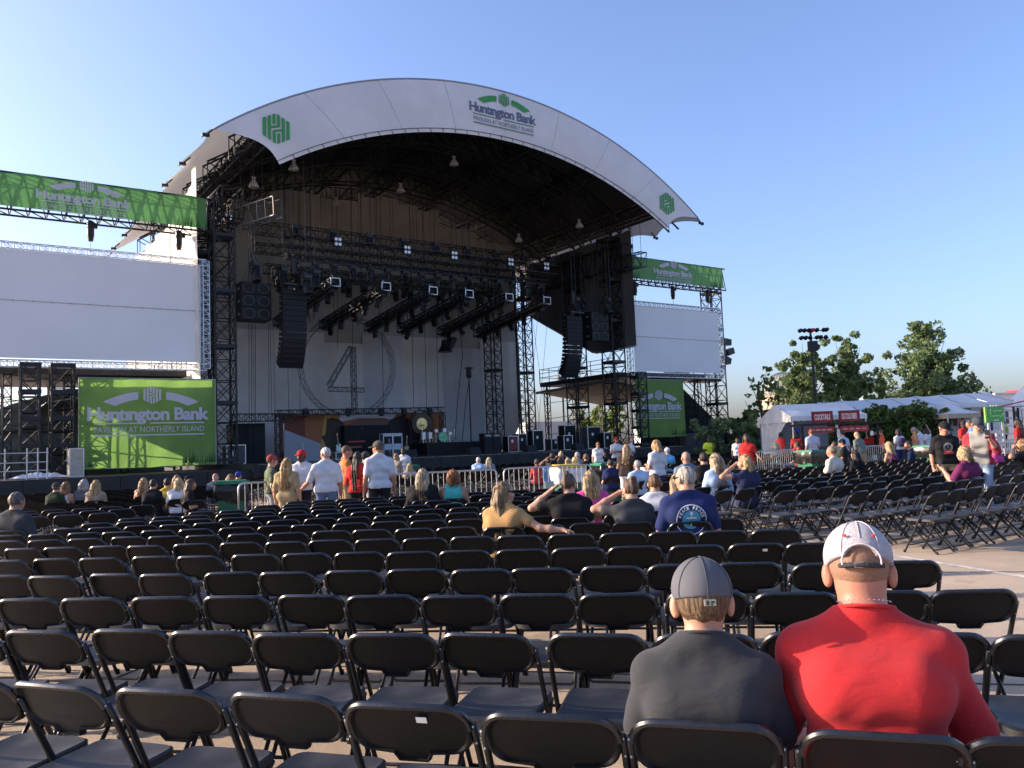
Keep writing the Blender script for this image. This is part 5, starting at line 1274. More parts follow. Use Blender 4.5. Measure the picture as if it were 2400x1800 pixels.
SITS.append((3.74,16.57,0,16.5,dict(h=1.328,sz=-0.004,label='dark haired person in black sitting beside the bald man',aL='lap',aR='lap'),dict(shirt=(.016,.016,.018),hair='short',hrgb=(.025,.018,.014),vox=0.02,fingers=False)))
SITS.append((3.42,14.37,18,14.3,dict(h=1.345,sz=-0.010,label='woman with long blonde hair in a light blue shirt at the aisle',aL='lap',aR='lap'),dict(w=1.0,shirt=(.35,.48,.66),sleeve=1.6,hair='long',hrgb=(.36,.27,.16),yaw=.2,aL='lap',aR='lap',vox=.016)))
SITS.append((3.75,13.76,25,13.7,dict(h=1.290,sz=0.009,label='woman with curly blonde hair in a navy off shoulder top',aL='lap',aR='lap'),dict(w=1.05,shirt=(.025,.03,.07),sleeve=.3,hair='curly',hrgb=(.38,.26,.12),yaw=1.0,aL='shade',vox=.016,face=True)))
STANDS.append((6.99,25.02,160,25,dict(h=1.718,sz=0.0,label='woman steward in a red polo with long dark hair leaning on the barricade'),dict(w=.98,shirt=(.45,.03,.03),skin='brown',hair='verylong',hrgb=(.025,.018,.014),aL='rail',aR='down',pants=(.36,.27,.15),plen=.6,face=True,collar=True,vox=0.027,fingers=False)))
SITS.append((7.19,19.05,40,19,dict(h=1.332,sz=-0.005,label='heavy man in a cream t-shirt sitting past the green bin',aL='lap',aR='lap'),dict(w=1.25,b=1.15,shirt=(.58,.54,.46),hair='short',hrgb=(.22,.17,.13),skin='red',yaw=.25,aL='lap',aR='lap',vox=0.02,fingers=False)))
SITS.append((7.94,19.55,30,19.5,dict(h=1.139,sz=0.060,label='person with long black hair sitting beside the man in cream',aL='lap',aR='lap'),dict(w=1.0,shirt=(.016,.016,.018),hair='verylong',hrgb=(.025,.018,.014),vox=0.02,fingers=False)))
SITS.append((10.76,24.06,30,24,dict(h=1.320,sz=-0.001,label='woman in a purple tank top with wavy light brown hair',aL='lap',aR='lap'),dict(w=1.0,shirt=(.20,.04,.13),tank=True,hair='long',hrgb=(.36,.25,.12),aR='out',skin='tan',vox=0.026,fingers=False)))
SITS.append((11.30,24.03,60,24,dict(h=1.324,sz=-0.003,label='dark haired man in a navy t-shirt beside the woman in the purple tank top',aL='lap',aR='lap'),dict(w=1.1,shirt=(.02,.03,.07),hair='short',hrgb=(.025,.018,.014),yaw=.5,skin='tan',vox=0.026,fingers=False)))
STANDS.append((8.81,17.02,175,17,dict(h=1.751,sz=0.0,label='man in a black t-shirt with red and white print and black cap looking down'),dict(w=1.15,b=1.1,shirt=(.016,.016,.018),sleeve=.8,cap=((.016,.016,.018),(.016,.016,.018)),hair='short',hrgb=(.3,.28,.26),pants=(.36,.27,.15),plen=.6,aL='down',aR='down',pitch=-.35,yaw=.35,skin='red',face=True,extra='print',vox=.016)))
STANDS.append((8.67,15.52,150,15.5,dict(h=1.799,sz=0.0,label='standing man in a grey and maroon raglan shirt with cap looking at his phone'),dict(w=1.1,shirt=(.30,.29,.27),sleeve=1.4,cap=((.05,.06,.07),(.05,.06,.07)),hair='short',hrgb=(.025,.018,.014),pants=(.28,.36,.47),aL='phone',aR='fwd',pitch=-.5,yaw=.5,face=True,extra='raglan',vox=.016,lean=.03)))
SITS.append((7.52,14.06,30,14,dict(h=1.291,sz=0.008,label='woman with curly blonde hair in a plum t-shirt holding up her phone',aL='lap',aR='lap'),dict(w=1.2,b=1.1,shirt=(.13,.022,.075),sleeve=.7,hair='curly',hrgb=(.33,.235,.125),aL='phone',aR='lap',yaw=.2,vox=.016)))
SITS.append((9.20,17.55,30,17.5,dict(h=1.139,sz=0.060,label='person in a rust orange top behind the woman in plum',aL='lap',aR='lap'),dict(shirt=(.42,.14,.06),hair='short',hrgb=(.12,.065,.035),vox=0.02,fingers=False)))
SITS.append((10.33,17.05,40,17,dict(h=1.354,sz=-0.013,label='brown haired woman in black at the right edge with her arm raised',aL='lap',aR='lap'),dict(w=1.05,shirt=(.016,.016,.018),hair='mid',hrgb=(.25,.13,.06),aL='shade',aR='lap',vox=0.02,fingers=False)))
SITS.append((11.50,20.05,30,20,dict(h=1.139,sz=0.060,label='person in a bright pink top behind the man in the raglan shirt',aL='lap',aR='lap'),dict(shirt=(.50,.06,.24),hair='mid',hrgb=(.12,.065,.035),vox=0.026,fingers=False)))
STANDS.append((-4.93,16.79,-60,16.8,dict(h=1.615,sz=0.0,label='teenager in a maroon cap and dark patterned t-shirt'),dict(w=1.05,shirt=(.05,.05,.045),cap=((.30,.05,.05),(.30,.05,.05)),hair='short',hrgb=(.12,.065,.035),pants=(.3,.3,.3),plen=.6,extra='tie',vox=0.02,fingers=True)))
STANDS.append((-4.28,15.58,-5,15.6,dict(h=1.545,sz=0.0,label='woman in a long tan t-shirt with long light brown hair'),dict(w=1.12,b=1.1,shirt=(.36,.27,.14),sleeve=.75,hair='verylong',hrgb=(.33,.20,.09),pants=(.35,.27,.15),vox=0.02,fingers=True)))
STANDS.append((-4.42,17.22,185,17.2,dict(h=1.689,sz=0.0,label='steward in a white polo and bright red cap facing the crowd'),dict(w=1.1,b=1.08,shirt=(.56,.57,.60),skin='dark',cap=((.45,.03,.03),(.45,.03,.03)),hair='buzz',hrgb=(.025,.018,.014),pants=(.02,.02,.03),glasses=True,collar=True,yaw=-.4,aR='fwd',vox=0.02,fingers=True)))
STANDS.append((-3.59,15.78,20,15.8,dict(h=1.711,sz=0.0,label='white haired man in a loose white shirt and jeans at the barricade'),dict(w=1.18,b=1.1,shirt=(.56,.57,.60),sleeve=.9,hair='short',hrgb=(.52,.50,.47),pants=(.10,.16,.28),aL='rail',yaw=.5,skin='red',collar=True,vox=0.02,fingers=True)))
STANDS.append((-3.56,17.49,-65,17.5,dict(h=1.753,sz=0.0,label='man in an orange patterned shirt and sunglasses'),dict(w=1.12,shirt=(.55,.15,.03),sleeve=.9,hair='buzz',hrgb=(.12,.065,.035),pants=(.36,.27,.15),plen=.6,skin='red',glasses=True,aR='fwd',extra='hawaii',vox=0.02,fingers=True)))
STANDS.append((-3.07,16.18,-15,16.2,dict(h=1.607,sz=0.0,label='woman in a red shirt with very long black braids'),dict(w=1.05,shirt=(.45,.03,.03),sleeve=.85,skin='dark',hair='braids',hrgb=(.025,.018,.014),pants=(.016,.016,.018),aL='fwd',aR='fwd',vox=0.02,fingers=True)))
STANDS.append((-3.24,17.98,-20,18,dict(h=1.603,sz=0.0,label='person in a dark cap and white trousers behind the tall man'),dict(shirt=(.016,.016,.018),sleeve=.8,cap=((.06,.06,.06),(.06,.06,.06)),hair='short',hrgb=(.025,.018,.014),pants=(.55,.56,.60),vox=0.02,fingers=False)))
STANDS.append((-2.55,15.58,20,15.6,dict(h=1.791,sz=0.0,label='tall man in a white polo and dark cap looking left beside the barricade'),dict(w=1.15,shirt=(.56,.57,.60),sleeve=.7,cap=((.09,.08,.07),(.20,.17,.13)),hair='short',hrgb=(.16,.11,.07),pants=(.016,.016,.018),yaw=.75,aL='down',aR='down',skin='red',glasses=True,collar=True,vox=.016)))
STANDS.append((-4.14,29.02,160,29,dict(h=1.531,sz=0.0,label='blonde woman in sunglasses walking up beyond the barricade'),dict(w=.95,shirt=(.32,.27,.2),hair='long',hrgb=(.31,.22,.12),glasses=True,vox=0.027,fingers=False)))
STANDS.append((-4.02,30.02,175,30,dict(h=1.719,sz=0.0,label='steward in a white polo beyond the barricade'),dict(shirt=(.56,.57,.60),skin='dark',hair='short',hrgb=(.025,.018,.014),pants=(.02,.03,.10),face=True,collar=True,vox=0.027,fingers=False)))
SITS.append((-3.43,27.06,5,27,dict(h=1.141,sz=0.059,label='blonde person sitting beyond the left barricade',aL='lap',aR='lap'),dict(shirt=(.3,.25,.2),hair='long',hrgb=(.40,.28,.12),vox=0.026,fingers=False)))
SITS.append((-1.51,13.67,-4,13.6,dict(h=1.266,sz=0.017,label='person with long grey blond hair in a black shirt before the barricade',aL='lap',aR='lap'),dict(w=1.12,b=1.1,shirt=(.016,.016,.018),sleeve=1.3,hair='long',hrgb=(.36,.28,.18),vox=0.02,fingers=True)))
SITS.append((-1.04,13.76,4,13.7,dict(h=1.213,sz=0.035,label='woman with curly red hair in a turquoise top',aL='lap',aR='lap'),dict(w=1.15,b=1.15,shirt=(.06,.36,.34),tank=True,hair='curly',hrgb=(.28,.10,.03),yaw=.4,skin='tan',vox=0.02,fingers=True)))
SITS.append((-1.36,31.07,-5,31,dict(h=1.240,sz=0.026,label='white haired man in a pale blue shirt near the stage front',aL='lap',aR='lap'),dict(w=1.1,shirt=(.35,.48,.66),hair='short',hrgb=(.6,.58,.55),vox=0.026,fingers=False)))
SITS.append((-0.98,31.56,-5,31.5,dict(h=1.209,sz=0.036,label='blonde person beside the white haired man near the stage front',aL='lap',aR='lap'),dict(shirt=(.20,.21,.22),hair='long',hrgb=(.48,.36,.18),vox=0.026,fingers=False)))
SITS.append((-6.34,10.66,-12,10.6,dict(h=1.211,sz=0.036,label='heavy man in a dark grey t-shirt sitting alone at the left edge',aL='lap',aR='lap'),dict(w=1.2,b=1.12,shirt=(.05,.052,.057),sleeve=.75,hair='short',hrgb=(.10,.08,.07),skin='tan',aR='lap',vox=.016)))
SITS.append((-9.93,18.06,-5,18,dict(h=1.139,sz=0.060,label='man in a grey cap and dark green shirt in the left seats',aL='lap',aR='lap'),dict(shirt=(.03,.04,.025),cap=((.05,.052,.057),(.05,.052,.057)),hair='short',hrgb=(.12,.065,.035),vox=0.02,fingers=False)))
SITS.append((-10.00,18.56,0,18.5,dict(h=1.139,sz=0.060,label='woman with auburn hair in a white top in the left seats',aL='lap',aR='lap'),dict(shirt=(.56,.57,.60),tank=True,hair='long',hrgb=(.22,.11,.05),vox=0.02,fingers=False)))
SITS.append((-9.64,18.66,0,18.6,dict(h=1.200,sz=0.039,label='grey haired person in a dark top in the left seats',aL='lap',aR='lap'),dict(shirt=(.1,.13,.15),hair='mid',hrgb=(.32,.31,.30),vox=0.02,fingers=False)))
SITS.append((-9.17,18.26,0,18.2,dict(h=1.168,sz=0.050,label='woman with long golden hair in the left seats',aL='lap',aR='lap'),dict(shirt=(.3,.22,.16),hair='verylong',hrgb=(.33,.22,.10),vox=0.02,fingers=False)))
SITS.append((-8.72,19.56,5,19.5,dict(h=1.139,sz=0.060,label='woman with light brown hair and bare shoulders in the left seats',aL='lap',aR='lap'),dict(shirt=(.35,.1,.08),tank=True,hair='long',hrgb=(.40,.25,.11),vox=0.02,fingers=False)))
SITS.append((-7.62,17.56,0,17.5,dict(h=1.139,sz=0.060,label='dark haired person in black in the left seats',aL='lap',aR='lap'),dict(shirt=(.016,.016,.018),hair='short',hrgb=(.025,.018,.014),vox=0.02,fingers=False)))
SITS.append((-7.53,18.06,0,18,dict(h=1.139,sz=0.060,label='person in a mustard yellow top in the left seats',aL='lap',aR='lap'),dict(shirt=(.45,.33,.06),hair='short',hrgb=(.025,.018,.014),vox=0.02,fingers=False)))
SITS.append((-7.11,17.56,15,17.5,dict(h=1.156,sz=0.054,label='blond person in a white t-shirt in front of the left bin',aL='lap',aR='lap'),dict(w=1.05,shirt=(.56,.57,.60),hair='mid',hrgb=(.52,.37,.16),yaw=.4,vox=0.02,fingers=False)))
SITS.append((-8.94,22.06,-10,22,dict(h=1.139,sz=0.060,label='red haired person behind the blond person in white',aL='lap',aR='lap'),dict(shirt=(.30,.12,.05),hair='mid',hrgb=(.3,.13,.06),vox=0.026,fingers=False)))
SITS.append((-7.82,20.05,-40,20,dict(h=1.139,sz=0.060,label='person in a black cap near the left bin',aL='lap',aR='lap'),dict(shirt=(.016,.016,.018),cap=((.016,.016,.018),(.016,.016,.018)),hair='short',hrgb=(.025,.018,.014),vox=0.026,fingers=False)))
SITS.append((-6.39,16.53,-60,16.5,dict(h=1.139,sz=0.060,label='dark haired woman in black holding a cup in the left seats',aL='lap',aR='lap'),dict(shirt=(.016,.016,.018),hair='long',hrgb=(.10,.05,.03),skin='tan',aR='fwd',vox=0.02,fingers=False)))
SITS.append((-7.92,22.06,-10,22,dict(h=1.141,sz=0.059,label='bald man in navy behind the left green bin',aL='lap',aR='lap'),dict(w=1.15,shirt=(.04,.06,.09),hair='bald',hrgb=(.5,.48,.45),skin='red',vox=0.026,fingers=False)))
SITS.append((-6.65,19.56,-20,19.5,dict(h=1.155,sz=0.054,label='auburn haired person behind the left green bin',aL='lap',aR='lap'),dict(shirt=(.20,.21,.22),hair='long',hrgb=(.20,.09,.04),vox=0.02,fingers=False)))
SITS.append((-7.64,23.06,-20,23,dict(h=1.139,sz=0.060,label='person in a bright blue cap behind the left green bin',aL='lap',aR='lap'),dict(shirt=(.016,.016,.018),cap=((.03,.05,.30),(.03,.05,.30)),hair='short',hrgb=(.025,.018,.014),vox=0.026,fingers=False)))
SITS.append((0.63,25.06,20,25,dict(h=1.152,sz=0.055,label='person in a red shirt beyond the middle barricade',aL='lap',aR='lap'),dict(shirt=(.42,.06,.05),hair='short',hrgb=(.025,.018,.014),skin='brown',vox=0.026,fingers=False)))
SITS.append((0.97,25.06,20,25,dict(h=1.171,sz=0.049,label='person in a blue shirt beyond the middle barricade',aL='lap',aR='lap'),dict(shirt=(.10,.22,.42),hair='short',hrgb=(.025,.018,.014),vox=0.026,fingers=False)))
SITS.append((1.20,27.07,10,27,dict(h=1.369,sz=-0.018,label='dark haired person in black near the yellow bin',aL='lap',aR='lap'),dict(shirt=(.016,.016,.018),hair='short',hrgb=(.025,.018,.014),aL='head',skin='tan',vox=0.026,fingers=False)))
SITS.append((1.51,27.57,10,27.5,dict(h=1.389,sz=-0.024,label='blonde person with both arms raised near the yellow bin',aL='lap',aR='lap'),dict(shirt=(.016,.016,.018),hair='bun',hrgb=(.31,.22,.12),aL='head',aR='head',vox=0.026,fingers=False)))
SITS.append((1.34,25.06,10,25,dict(h=1.188,sz=0.043,label='dark haired person directly behind the yellow bin',aL='lap',aR='lap'),dict(shirt=(.3,.2,.3),hair='mid',hrgb=(.025,.018,.014),vox=0.026,fingers=False)))
SITS.append((1.61,25.56,10,25.5,dict(h=1.144,sz=0.058,label='short blonde person behind the yellow bin',aL='lap',aR='lap'),dict(shirt=(.56,.57,.60),hair='mid',hrgb=(.31,.22,.12),vox=0.026,fingers=False)))
SITS.append((1.78,25.06,10,25,dict(h=1.163,sz=0.052,label='pale blonde person behind the yellow bin',aL='lap',aR='lap'),dict(shirt=(.3,.3,.3),hair='mid',hrgb=(.6,.45,.2),vox=0.026,fingers=False)))
SITS.append((2.10,28.07,5,28,dict(h=1.350,sz=-0.011,label='grey haired person in grey farther beyond the yellow bin',aL='lap',aR='lap'),dict(shirt=(.20,.21,.22),hair='short',hrgb=(.32,.31,.30),vox=0.026,fingers=False)))
SITS.append((2.21,26.07,10,26,dict(h=1.280,sz=0.012,label='brown haired man in black behind the green bins',aL='lap',aR='lap'),dict(w=1.05,shirt=(.016,.016,.018),hair='short',hrgb=(.12,.065,.035),skin='tan',vox=0.026,fingers=False)))
STANDS.append((3.32,33.02,185,33,dict(h=1.669,sz=0.0,label='steward in a white t-shirt facing the crowd below the stage'),dict(shirt=(.56,.57,.60),hair='buzz',hrgb=(.12,.065,.035),pants=(.016,.016,.018),glasses=True,aL='phone',skin='tan',vox=0.027,fingers=False)))
STANDS.append((4.42,36.02,190,36,dict(h=1.849,sz=0.0,label='steward in a white polo and red cap with folded arms below the stage'),dict(w=1.1,shirt=(.56,.57,.60),cap=((.45,.03,.03),(.45,.03,.03)),hair='short',hrgb=(.025,.018,.014),pants=(.016,.016,.018),aL='crossed',aR='crossed',skin='red',face=True,vox=0.027,fingers=False)))
STANDS.append((4.91,36.02,170,36,dict(h=1.812,sz=0.0,label='bareheaded steward in white with folded arms below the stage'),dict(w=1.15,shirt=(.56,.57,.60),hair='buzz',hrgb=(.12,.065,.035),pants=(.016,.016,.018),aL='crossed',aR='crossed',skin='tan',glasses=True,vox=0.027,fingers=False)))
STANDS.append((2.60,19.48,-20,19.5,dict(h=1.547,sz=0.0,label='blonde woman in a dark patterned top and white shorts walking past the bins'),dict(w=.98,shirt=(.04,.03,.03),sleeve=.3,hair='long',hrgb=(.31,.22,.12),pants=(.56,.57,.60),plen=.35,yaw=.5,aL='phone',aR='down',lean=.04,skin='tan',vox=0.02,fingers=False)))
STANDS.append((3.16,18.48,25,18.5,dict(h=1.618,sz=0.0,label='vendor woman in a white t-shirt carrying a red cooler'),dict(w=1.0,shirt=(.56,.57,.60),sleeve=.6,hair='mid',hrgb=(.36,.22,.10),pants=(.03,.05,.12),aL='fwd',aR='fwd',yaw=.7,skin='tan',vox=0.02,fingers=False)))
SITS.append((5.49,30.07,10,30,dict(h=1.366,sz=-0.017,label='person in a turquoise blue shirt and white cap beyond the vendor',aL='lap',aR='lap'),dict(shirt=(.12,.36,.60),cap=((.56,.57,.60),(.56,.57,.60)),hair='short',hrgb=(.32,.31,.30),vox=0.026,fingers=False)))
SITS.append((2.56,17.56,10,17.5,dict(h=1.143,sz=0.059,label='person in a pale blue shirt sitting beyond the walking woman',aL='lap',aR='lap'),dict(w=1.1,shirt=(.35,.48,.66),hair='short',hrgb=(.32,.31,.30),vox=0.02,fingers=False)))
SITS.append((2.28,20.06,10,20,dict(h=1.139,sz=0.060,label='person in navy sitting beyond the green bins',aL='lap',aR='lap'),dict(shirt=(.02,.03,.10),hair='short',hrgb=(.025,.018,.014),vox=0.026,fingers=False)))
STANDS.append((9.35,40.02,175,40,dict(h=1.706,sz=0.0,label='steward in a fluorescent yellow shirt below the right banner'),dict(w=1.1,shirt=(.50,.62,.04),skin='dark',hair='buzz',hrgb=(.025,.018,.014),pants=(.016,.016,.018),aL='phone',aR='fwd',face=True,vox=0.027,fingers=False)))
STANDS.append((9.66,36.02,170,36,dict(h=1.627,sz=0.0,label='person in a white shirt sitting near the red steward'),dict(shirt=(.62,.63,.68),hair='short',hrgb=(.025,.018,.014),skin='brown',vox=0.027,fingers=False)))
STANDS.append((11.46,31.98,10,32,dict(h=1.839,sz=0.0,label='man in a pale blue grey t-shirt at the cocktail stand'),dict(w=1.15,shirt=(.40,.44,.58),hair='short',hrgb=(.12,.065,.035),pants=(.10,.16,.28),aR='fwd',skin='tan',vox=0.027,fingers=False)))
STANDS.append((13.45,33.98,20,34,dict(h=1.735,sz=0.0,label='man in a light blue shirt leaning at the beer stand'),dict(w=1.05,shirt=(.35,.48,.66),hair='short',hrgb=(.025,.018,.014),pants=(.02,.03,.10),aL='fwd',vox=0.027,fingers=False)))
STANDS.append((12.92,30.98,30,31,dict(h=1.665,sz=0.0,label='stooping man in a grey green shirt past the beer stand'),dict(w=1.2,b=1.15,shirt=(.14,.17,.15),hair='bald',hrgb=(.32,.31,.30),pants=(.36,.27,.15),lean=.12,pitch=-.5,vox=0.027,fingers=False)))
SITS.append((10.32,33.07,30,33,dict(h=1.461,sz=-0.049,label='blond person sitting in front of the cocktail tent',aL='lap',aR='lap'),dict(shirt=(.20,.21,.22),hair='mid',hrgb=(.4,.33,.2),vox=0.026,fingers=False)))
SITS.append((10.48,31.04,60,31,dict(h=1.428,sz=-0.038,label='person in a red shirt sitting below the cocktail stand',aL='lap',aR='lap'),dict(shirt=(.45,.03,.03),hair='short',hrgb=(.025,.018,.014),skin='brown',vox=0.026,fingers=False)))
STANDS.append((11.87,36.99,-60,37,dict(h=1.780,sz=0.0,label='bar worker in red inside the tent opening'),dict(shirt=(.45,.03,.03),hair='short',hrgb=(.025,.018,.014),skin='brown',pants=(.016,.016,.018),vox=0.027,fingers=False)))
STANDS.append((12.74,37.48,-20,37.5,dict(h=1.794,sz=0.0,label='bar worker in red beside the tent post'),dict(shirt=(.45,.03,.03),hair='mid',hrgb=(.025,.018,.014),skin='brown',pants=(.016,.016,.018),vox=0.027,fingers=False)))
SITS.append((11.89,31.06,30,31,dict(h=1.347,sz=-0.011,label='person in a pale yellow shirt sitting below the beer stand',aL='lap',aR='lap'),dict(w=1.1,shirt=(.50,.42,.14),hair='short',hrgb=(.025,.018,.014),vox=0.026,fingers=False)))
SITS.append((11.76,30.04,60,30,dict(h=1.459,sz=-0.048,label='person in a black cap beside the person in pale yellow',aL='lap',aR='lap'),dict(shirt=(.016,.016,.018),cap=((.016,.016,.018),(.016,.016,.018)),hair='short',hrgb=(.025,.018,.014),vox=0.026,fingers=False)))
STANDS.append((16.25,38.02,150,38,dict(h=1.707,sz=0.0,label='steward in red standing in front of the hedge'),dict(shirt=(.45,.03,.03),hair='short',hrgb=(.025,.018,.014),skin='dark',pants=(.016,.016,.018),vox=0.027,fingers=False)))
STANDS.append((16.51,38.00,100,38,dict(h=1.775,sz=0.0,label='person all in black in front of the hedge'),dict(shirt=(.016,.016,.018),cap=((.016,.016,.018),(.016,.016,.018)),hair='short',hrgb=(.025,.018,.014),pants=(.016,.016,.018),vox=0.027,fingers=False)))
STANDS.append((16.35,37.00,80,37,dict(h=1.759,sz=0.0,label='person in an orange red vest in front of the hedge'),dict(shirt=(.48,.10,.05),hair='short',hrgb=(.12,.065,.035),pants=(.016,.016,.018),vox=0.027,fingers=False)))
STANDS.append((15.72,33.98,20,34,dict(h=1.717,sz=0.0,label='person in a white t-shirt with a dark backpack in front of the hedge'),dict(w=1.1,shirt=(.56,.57,.60),hair='mid',hrgb=(.025,.018,.014),pants=(.02,.03,.10),skin='brown',extra='bag',vox=0.027,fingers=False)))
STANDS.append((18.31,37.99,60,38,dict(h=1.783,sz=0.0,label='older person in a peach shirt beyond the barricade'),dict(shirt=(.55,.28,.14),hair='short',hrgb=(.32,.31,.30),pants=(.36,.27,.15),vox=0.027,fingers=False)))
STANDS.append((18.77,38.48,40,38.5,dict(h=1.797,sz=0.0,label='person in a checked white shirt beyond the barricade'),dict(w=1.1,shirt=(.62,.63,.68),hair='short',hrgb=(.025,.018,.014),pants=(.10,.16,.28),vox=0.027,fingers=False)))
STANDS.append((23.87,48.02,160,48,dict(h=1.781,sz=0.52,label='blonde woman in mustard beside the pop up canopy'),dict(shirt=(.45,.35,.08),hair='long',hrgb=(.31,.22,.12),pants=(.36,.27,.15),vox=0.027,fingers=False)))
STANDS.append((23.74,47.00,100,47,dict(h=1.655,sz=0.52,label='person in white under the edge of the pop up canopy'),dict(shirt=(.62,.63,.68),hair='short',hrgb=(.12,.065,.035),pants=(.10,.16,.28),vox=0.027,fingers=False)))
STANDS.append((25.20,48.98,20,49,dict(h=1.814,sz=0.52,label='person in salmon pink under the pop up canopy'),dict(shirt=(.50,.25,.20),hair='short',hrgb=(.025,.018,.014),pants=(.10,.16,.28),vox=0.027,fingers=False)))
STANDS.append((25.15,47.98,30,48,dict(h=1.731,sz=0.52,label='person in teal under the pop up canopy'),dict(shirt=(.08,.30,.26),hair='mid',hrgb=(.12,.065,.035),pants=(.10,.16,.28),vox=0.027,fingers=False)))
STANDS.append((19.86,39.98,30,40,dict(h=1.729,sz=0.0,label='dark haired person in white with a raised arm by the hedge'),dict(shirt=(.62,.63,.68),hair='mid',hrgb=(.025,.018,.014),pants=(.10,.16,.28),aR='up',vox=0.027,fingers=False)))
STANDS.append((24.88,45.98,10,46,dict(h=1.767,sz=0.52,label='man in a plain red t-shirt right of the pop up canopy'),dict(shirt=(.45,.03,.03),hair='short',hrgb=(.025,.018,.014),pants=(.016,.016,.018),vox=0.027,fingers=False)))
STANDS.append((15.95,28.99,70,29,dict(h=1.912,sz=0.0,label='man in a royal blue t-shirt reaching out behind the raglan man'),dict(w=1.15,shirt=(.10,.20,.50),hair='short',hrgb=(.09,.06,.04),pants=(.10,.16,.28),aL='out',skin='tan',vox=0.027,fingers=False)))
STANDS.append((16.81,30.98,20,31,dict(h=1.943,sz=0.0,label='person with big black hair in red behind the man in royal blue'),dict(w=1.15,shirt=(.45,.03,.03),hair='curly',hrgb=(.025,.018,.014),pants=(.016,.016,.018),skin='dark',vox=0.027,fingers=False)))
STANDS.append((18.23,29.98,30,30,dict(h=1.901,sz=0.0,label='woman steward in a red shirt with long black hair near the white fence'),dict(w=1.05,shirt=(.32,.03,.03),skin='dark',hair='verylong',hrgb=(.025,.018,.014),pants=(.016,.016,.018),yaw=.6,vox=0.027,fingers=False)))
STANDS.append((26.54,45.01,120,45,dict(h=1.527,sz=0.52,label='person in lime green behind the green sign'),dict(shirt=(.3,.5,.1),hair='long',hrgb=(.025,.018,.014),pants=(.016,.016,.018),vox=0.027,fingers=False)))
def seat_at(x, y, rz, lab=None):
    """bring the nearest chair under a seated person and clear what would overlap it"""
    best = min(CH, key=lambda c: math.hypot(c[0]-x, c[1]-y))
    if math.hypot(best[0]-x, best[1]-y) > .75: best = [x, y, rz, ('extra', 0)]; CH.append(best)
    best[0], best[1] = x, y
    if len(best) < 5: best.append(lab)
    for c in list(CH):
        if c is not best and math.hypot(c[0]-x, c[1]-y) < .36 and len(c) < 5: CH.remove(c)
    return best
def after_print(sh, info, kind):
    if kind == 'peace':
        whitep = mat('white_shirt_print', (.62, .64, .66), .8); blueP = mat('blue_shirt_print', (.07, .28, .40), .8)
        cz = .82; Rr = .150; n = 40
        V = []; F = []
        for i in range(n):
            for r in (Rr-.008, Rr): V.append((r*math.cos(2*PI*i/n), r*math.sin(2*PI*i/n)))
        F = [(2*i, 2*i+1, (2*i+3) % (2*n), (2*i+2) % (2*n)) for i in range(n)]
        on_surface(sh, V, F, (0, cz), 'print_ring', whitep)
        V = [(.092*math.cos(2*PI*i/n), .092*math.sin(2*PI*i/n)) for i in range(n)]+[(0, 0)]+[(.046*math.cos(2*PI*i/n), .046*math.sin(2*PI*i/n)) for i in range(n)]
        F = [(i, (i+1) % n, n+1+(i+1) % n, n+1+i) for i in range(n)]+[(n+1+i, n+1+(i+1) % n, n) for i in range(n)]
        on_surface(sh, V, F, (0, cz), 'print_disc', blueP, off=.003)
        # letters bent round the ring (seen from behind, so x runs to the right)
        txt = 'PEACE FROGS'
        for k, ch in enumerate(txt):
            if ch == ' ': continue
            tv, tf = text_poly(ch, 1, .03); tv, tf = fit((tv, tf), -.0105, .0105, -.0165, .0165)
            a = R(162-k*14.4); ca, sa = math.cos(a-PI/2), math.sin(a-PI/2)
            tv = [(.118*math.cos(a)+x*ca-z*sa, .118*math.sin(a)+x*sa+z*ca) for x, z in tv]
            on_surface(sh, tv, tf, (0, cz), 'print_letter', whitep, off=.005)
        an = [(-.006, -.06), (.006, -.06), (.006, .05), (-.006, .05)]; on_surface(sh, an, [(0, 1, 2, 3)], (0, cz), 'print_anchor', whitep, off=.0065)
        an = [(-.05, .012), (.05, .012), (.05, .026), (-.05, .026)]; on_surface(sh, an, [(0, 1, 2, 3)], (0, cz), 'print_anchor', whitep, off=.0065)
        V = [(.016*math.cos(2*PI*i/12), .064+.016*math.sin(2*PI*i/12)) for i in range(12)]; on_surface(sh, V, [tuple(range(12))], (0, cz), 'print_anchor', whitep, off=.0065)
    if kind == 'print':
        wp = mat('grey_shirt_print', (.42, .40, .38), .8); rp2 = mat('red_shirt_print', (.42, .04, .03), .8); n = 32
        cz = 1.24; F = [(2*i, 2*i+1, (2*i+3) % (2*n), (2*i+2) % (2*n)) for i in range(n)]
        for r0, r1 in ((.085, .095), (.06, .076)):
            V = []
            for i in range(n):
                for r in (r0, r1): V.append((r*math.cos(2*PI*i/n), r*math.sin(2*PI*i/n)))
            on_surface(sh, V, F, (0, cz), 'print_ring', wp, (0, -1, 0))
        on_surface(sh, [(-.03, -.03), (-.02, -.03), (.005, .05), (-.005, .05)], [(0, 1, 2, 3)], (0, cz), 'print_mark', wp, (0, -1, 0)); on_surface(sh, [(.03, -.03), (.02, -.03), (-.005, .05), (.005, .05)], [(0, 1, 2, 3)], (0, cz), 'print_mark', wp, (0, -1, 0))
        m = 8; V = [(-.10+.2*i/m, -.13) for i in range(m+1)]+[(-.10+.2*i/m, -.13+.03+.06*math.sin(PI*i/m)**.8) for i in range(m+1)]
        on_surface(sh, V, [(i, i+1, m+2+i, m+1+i) for i in range(m)], (0, cz), 'print_band', rp2, (0, -1, 0), off=.006)
    if kind in ('raglan',):
        me = sh.data; me.materials.append(cloth((.26, .035, .05), .12)); s0, s1 = info['sho']
        for p in me.polygons:
            c = p.center
            if c.x < s0[0]+.045 or c.x > s1[0]-.045: p.material_index = 1
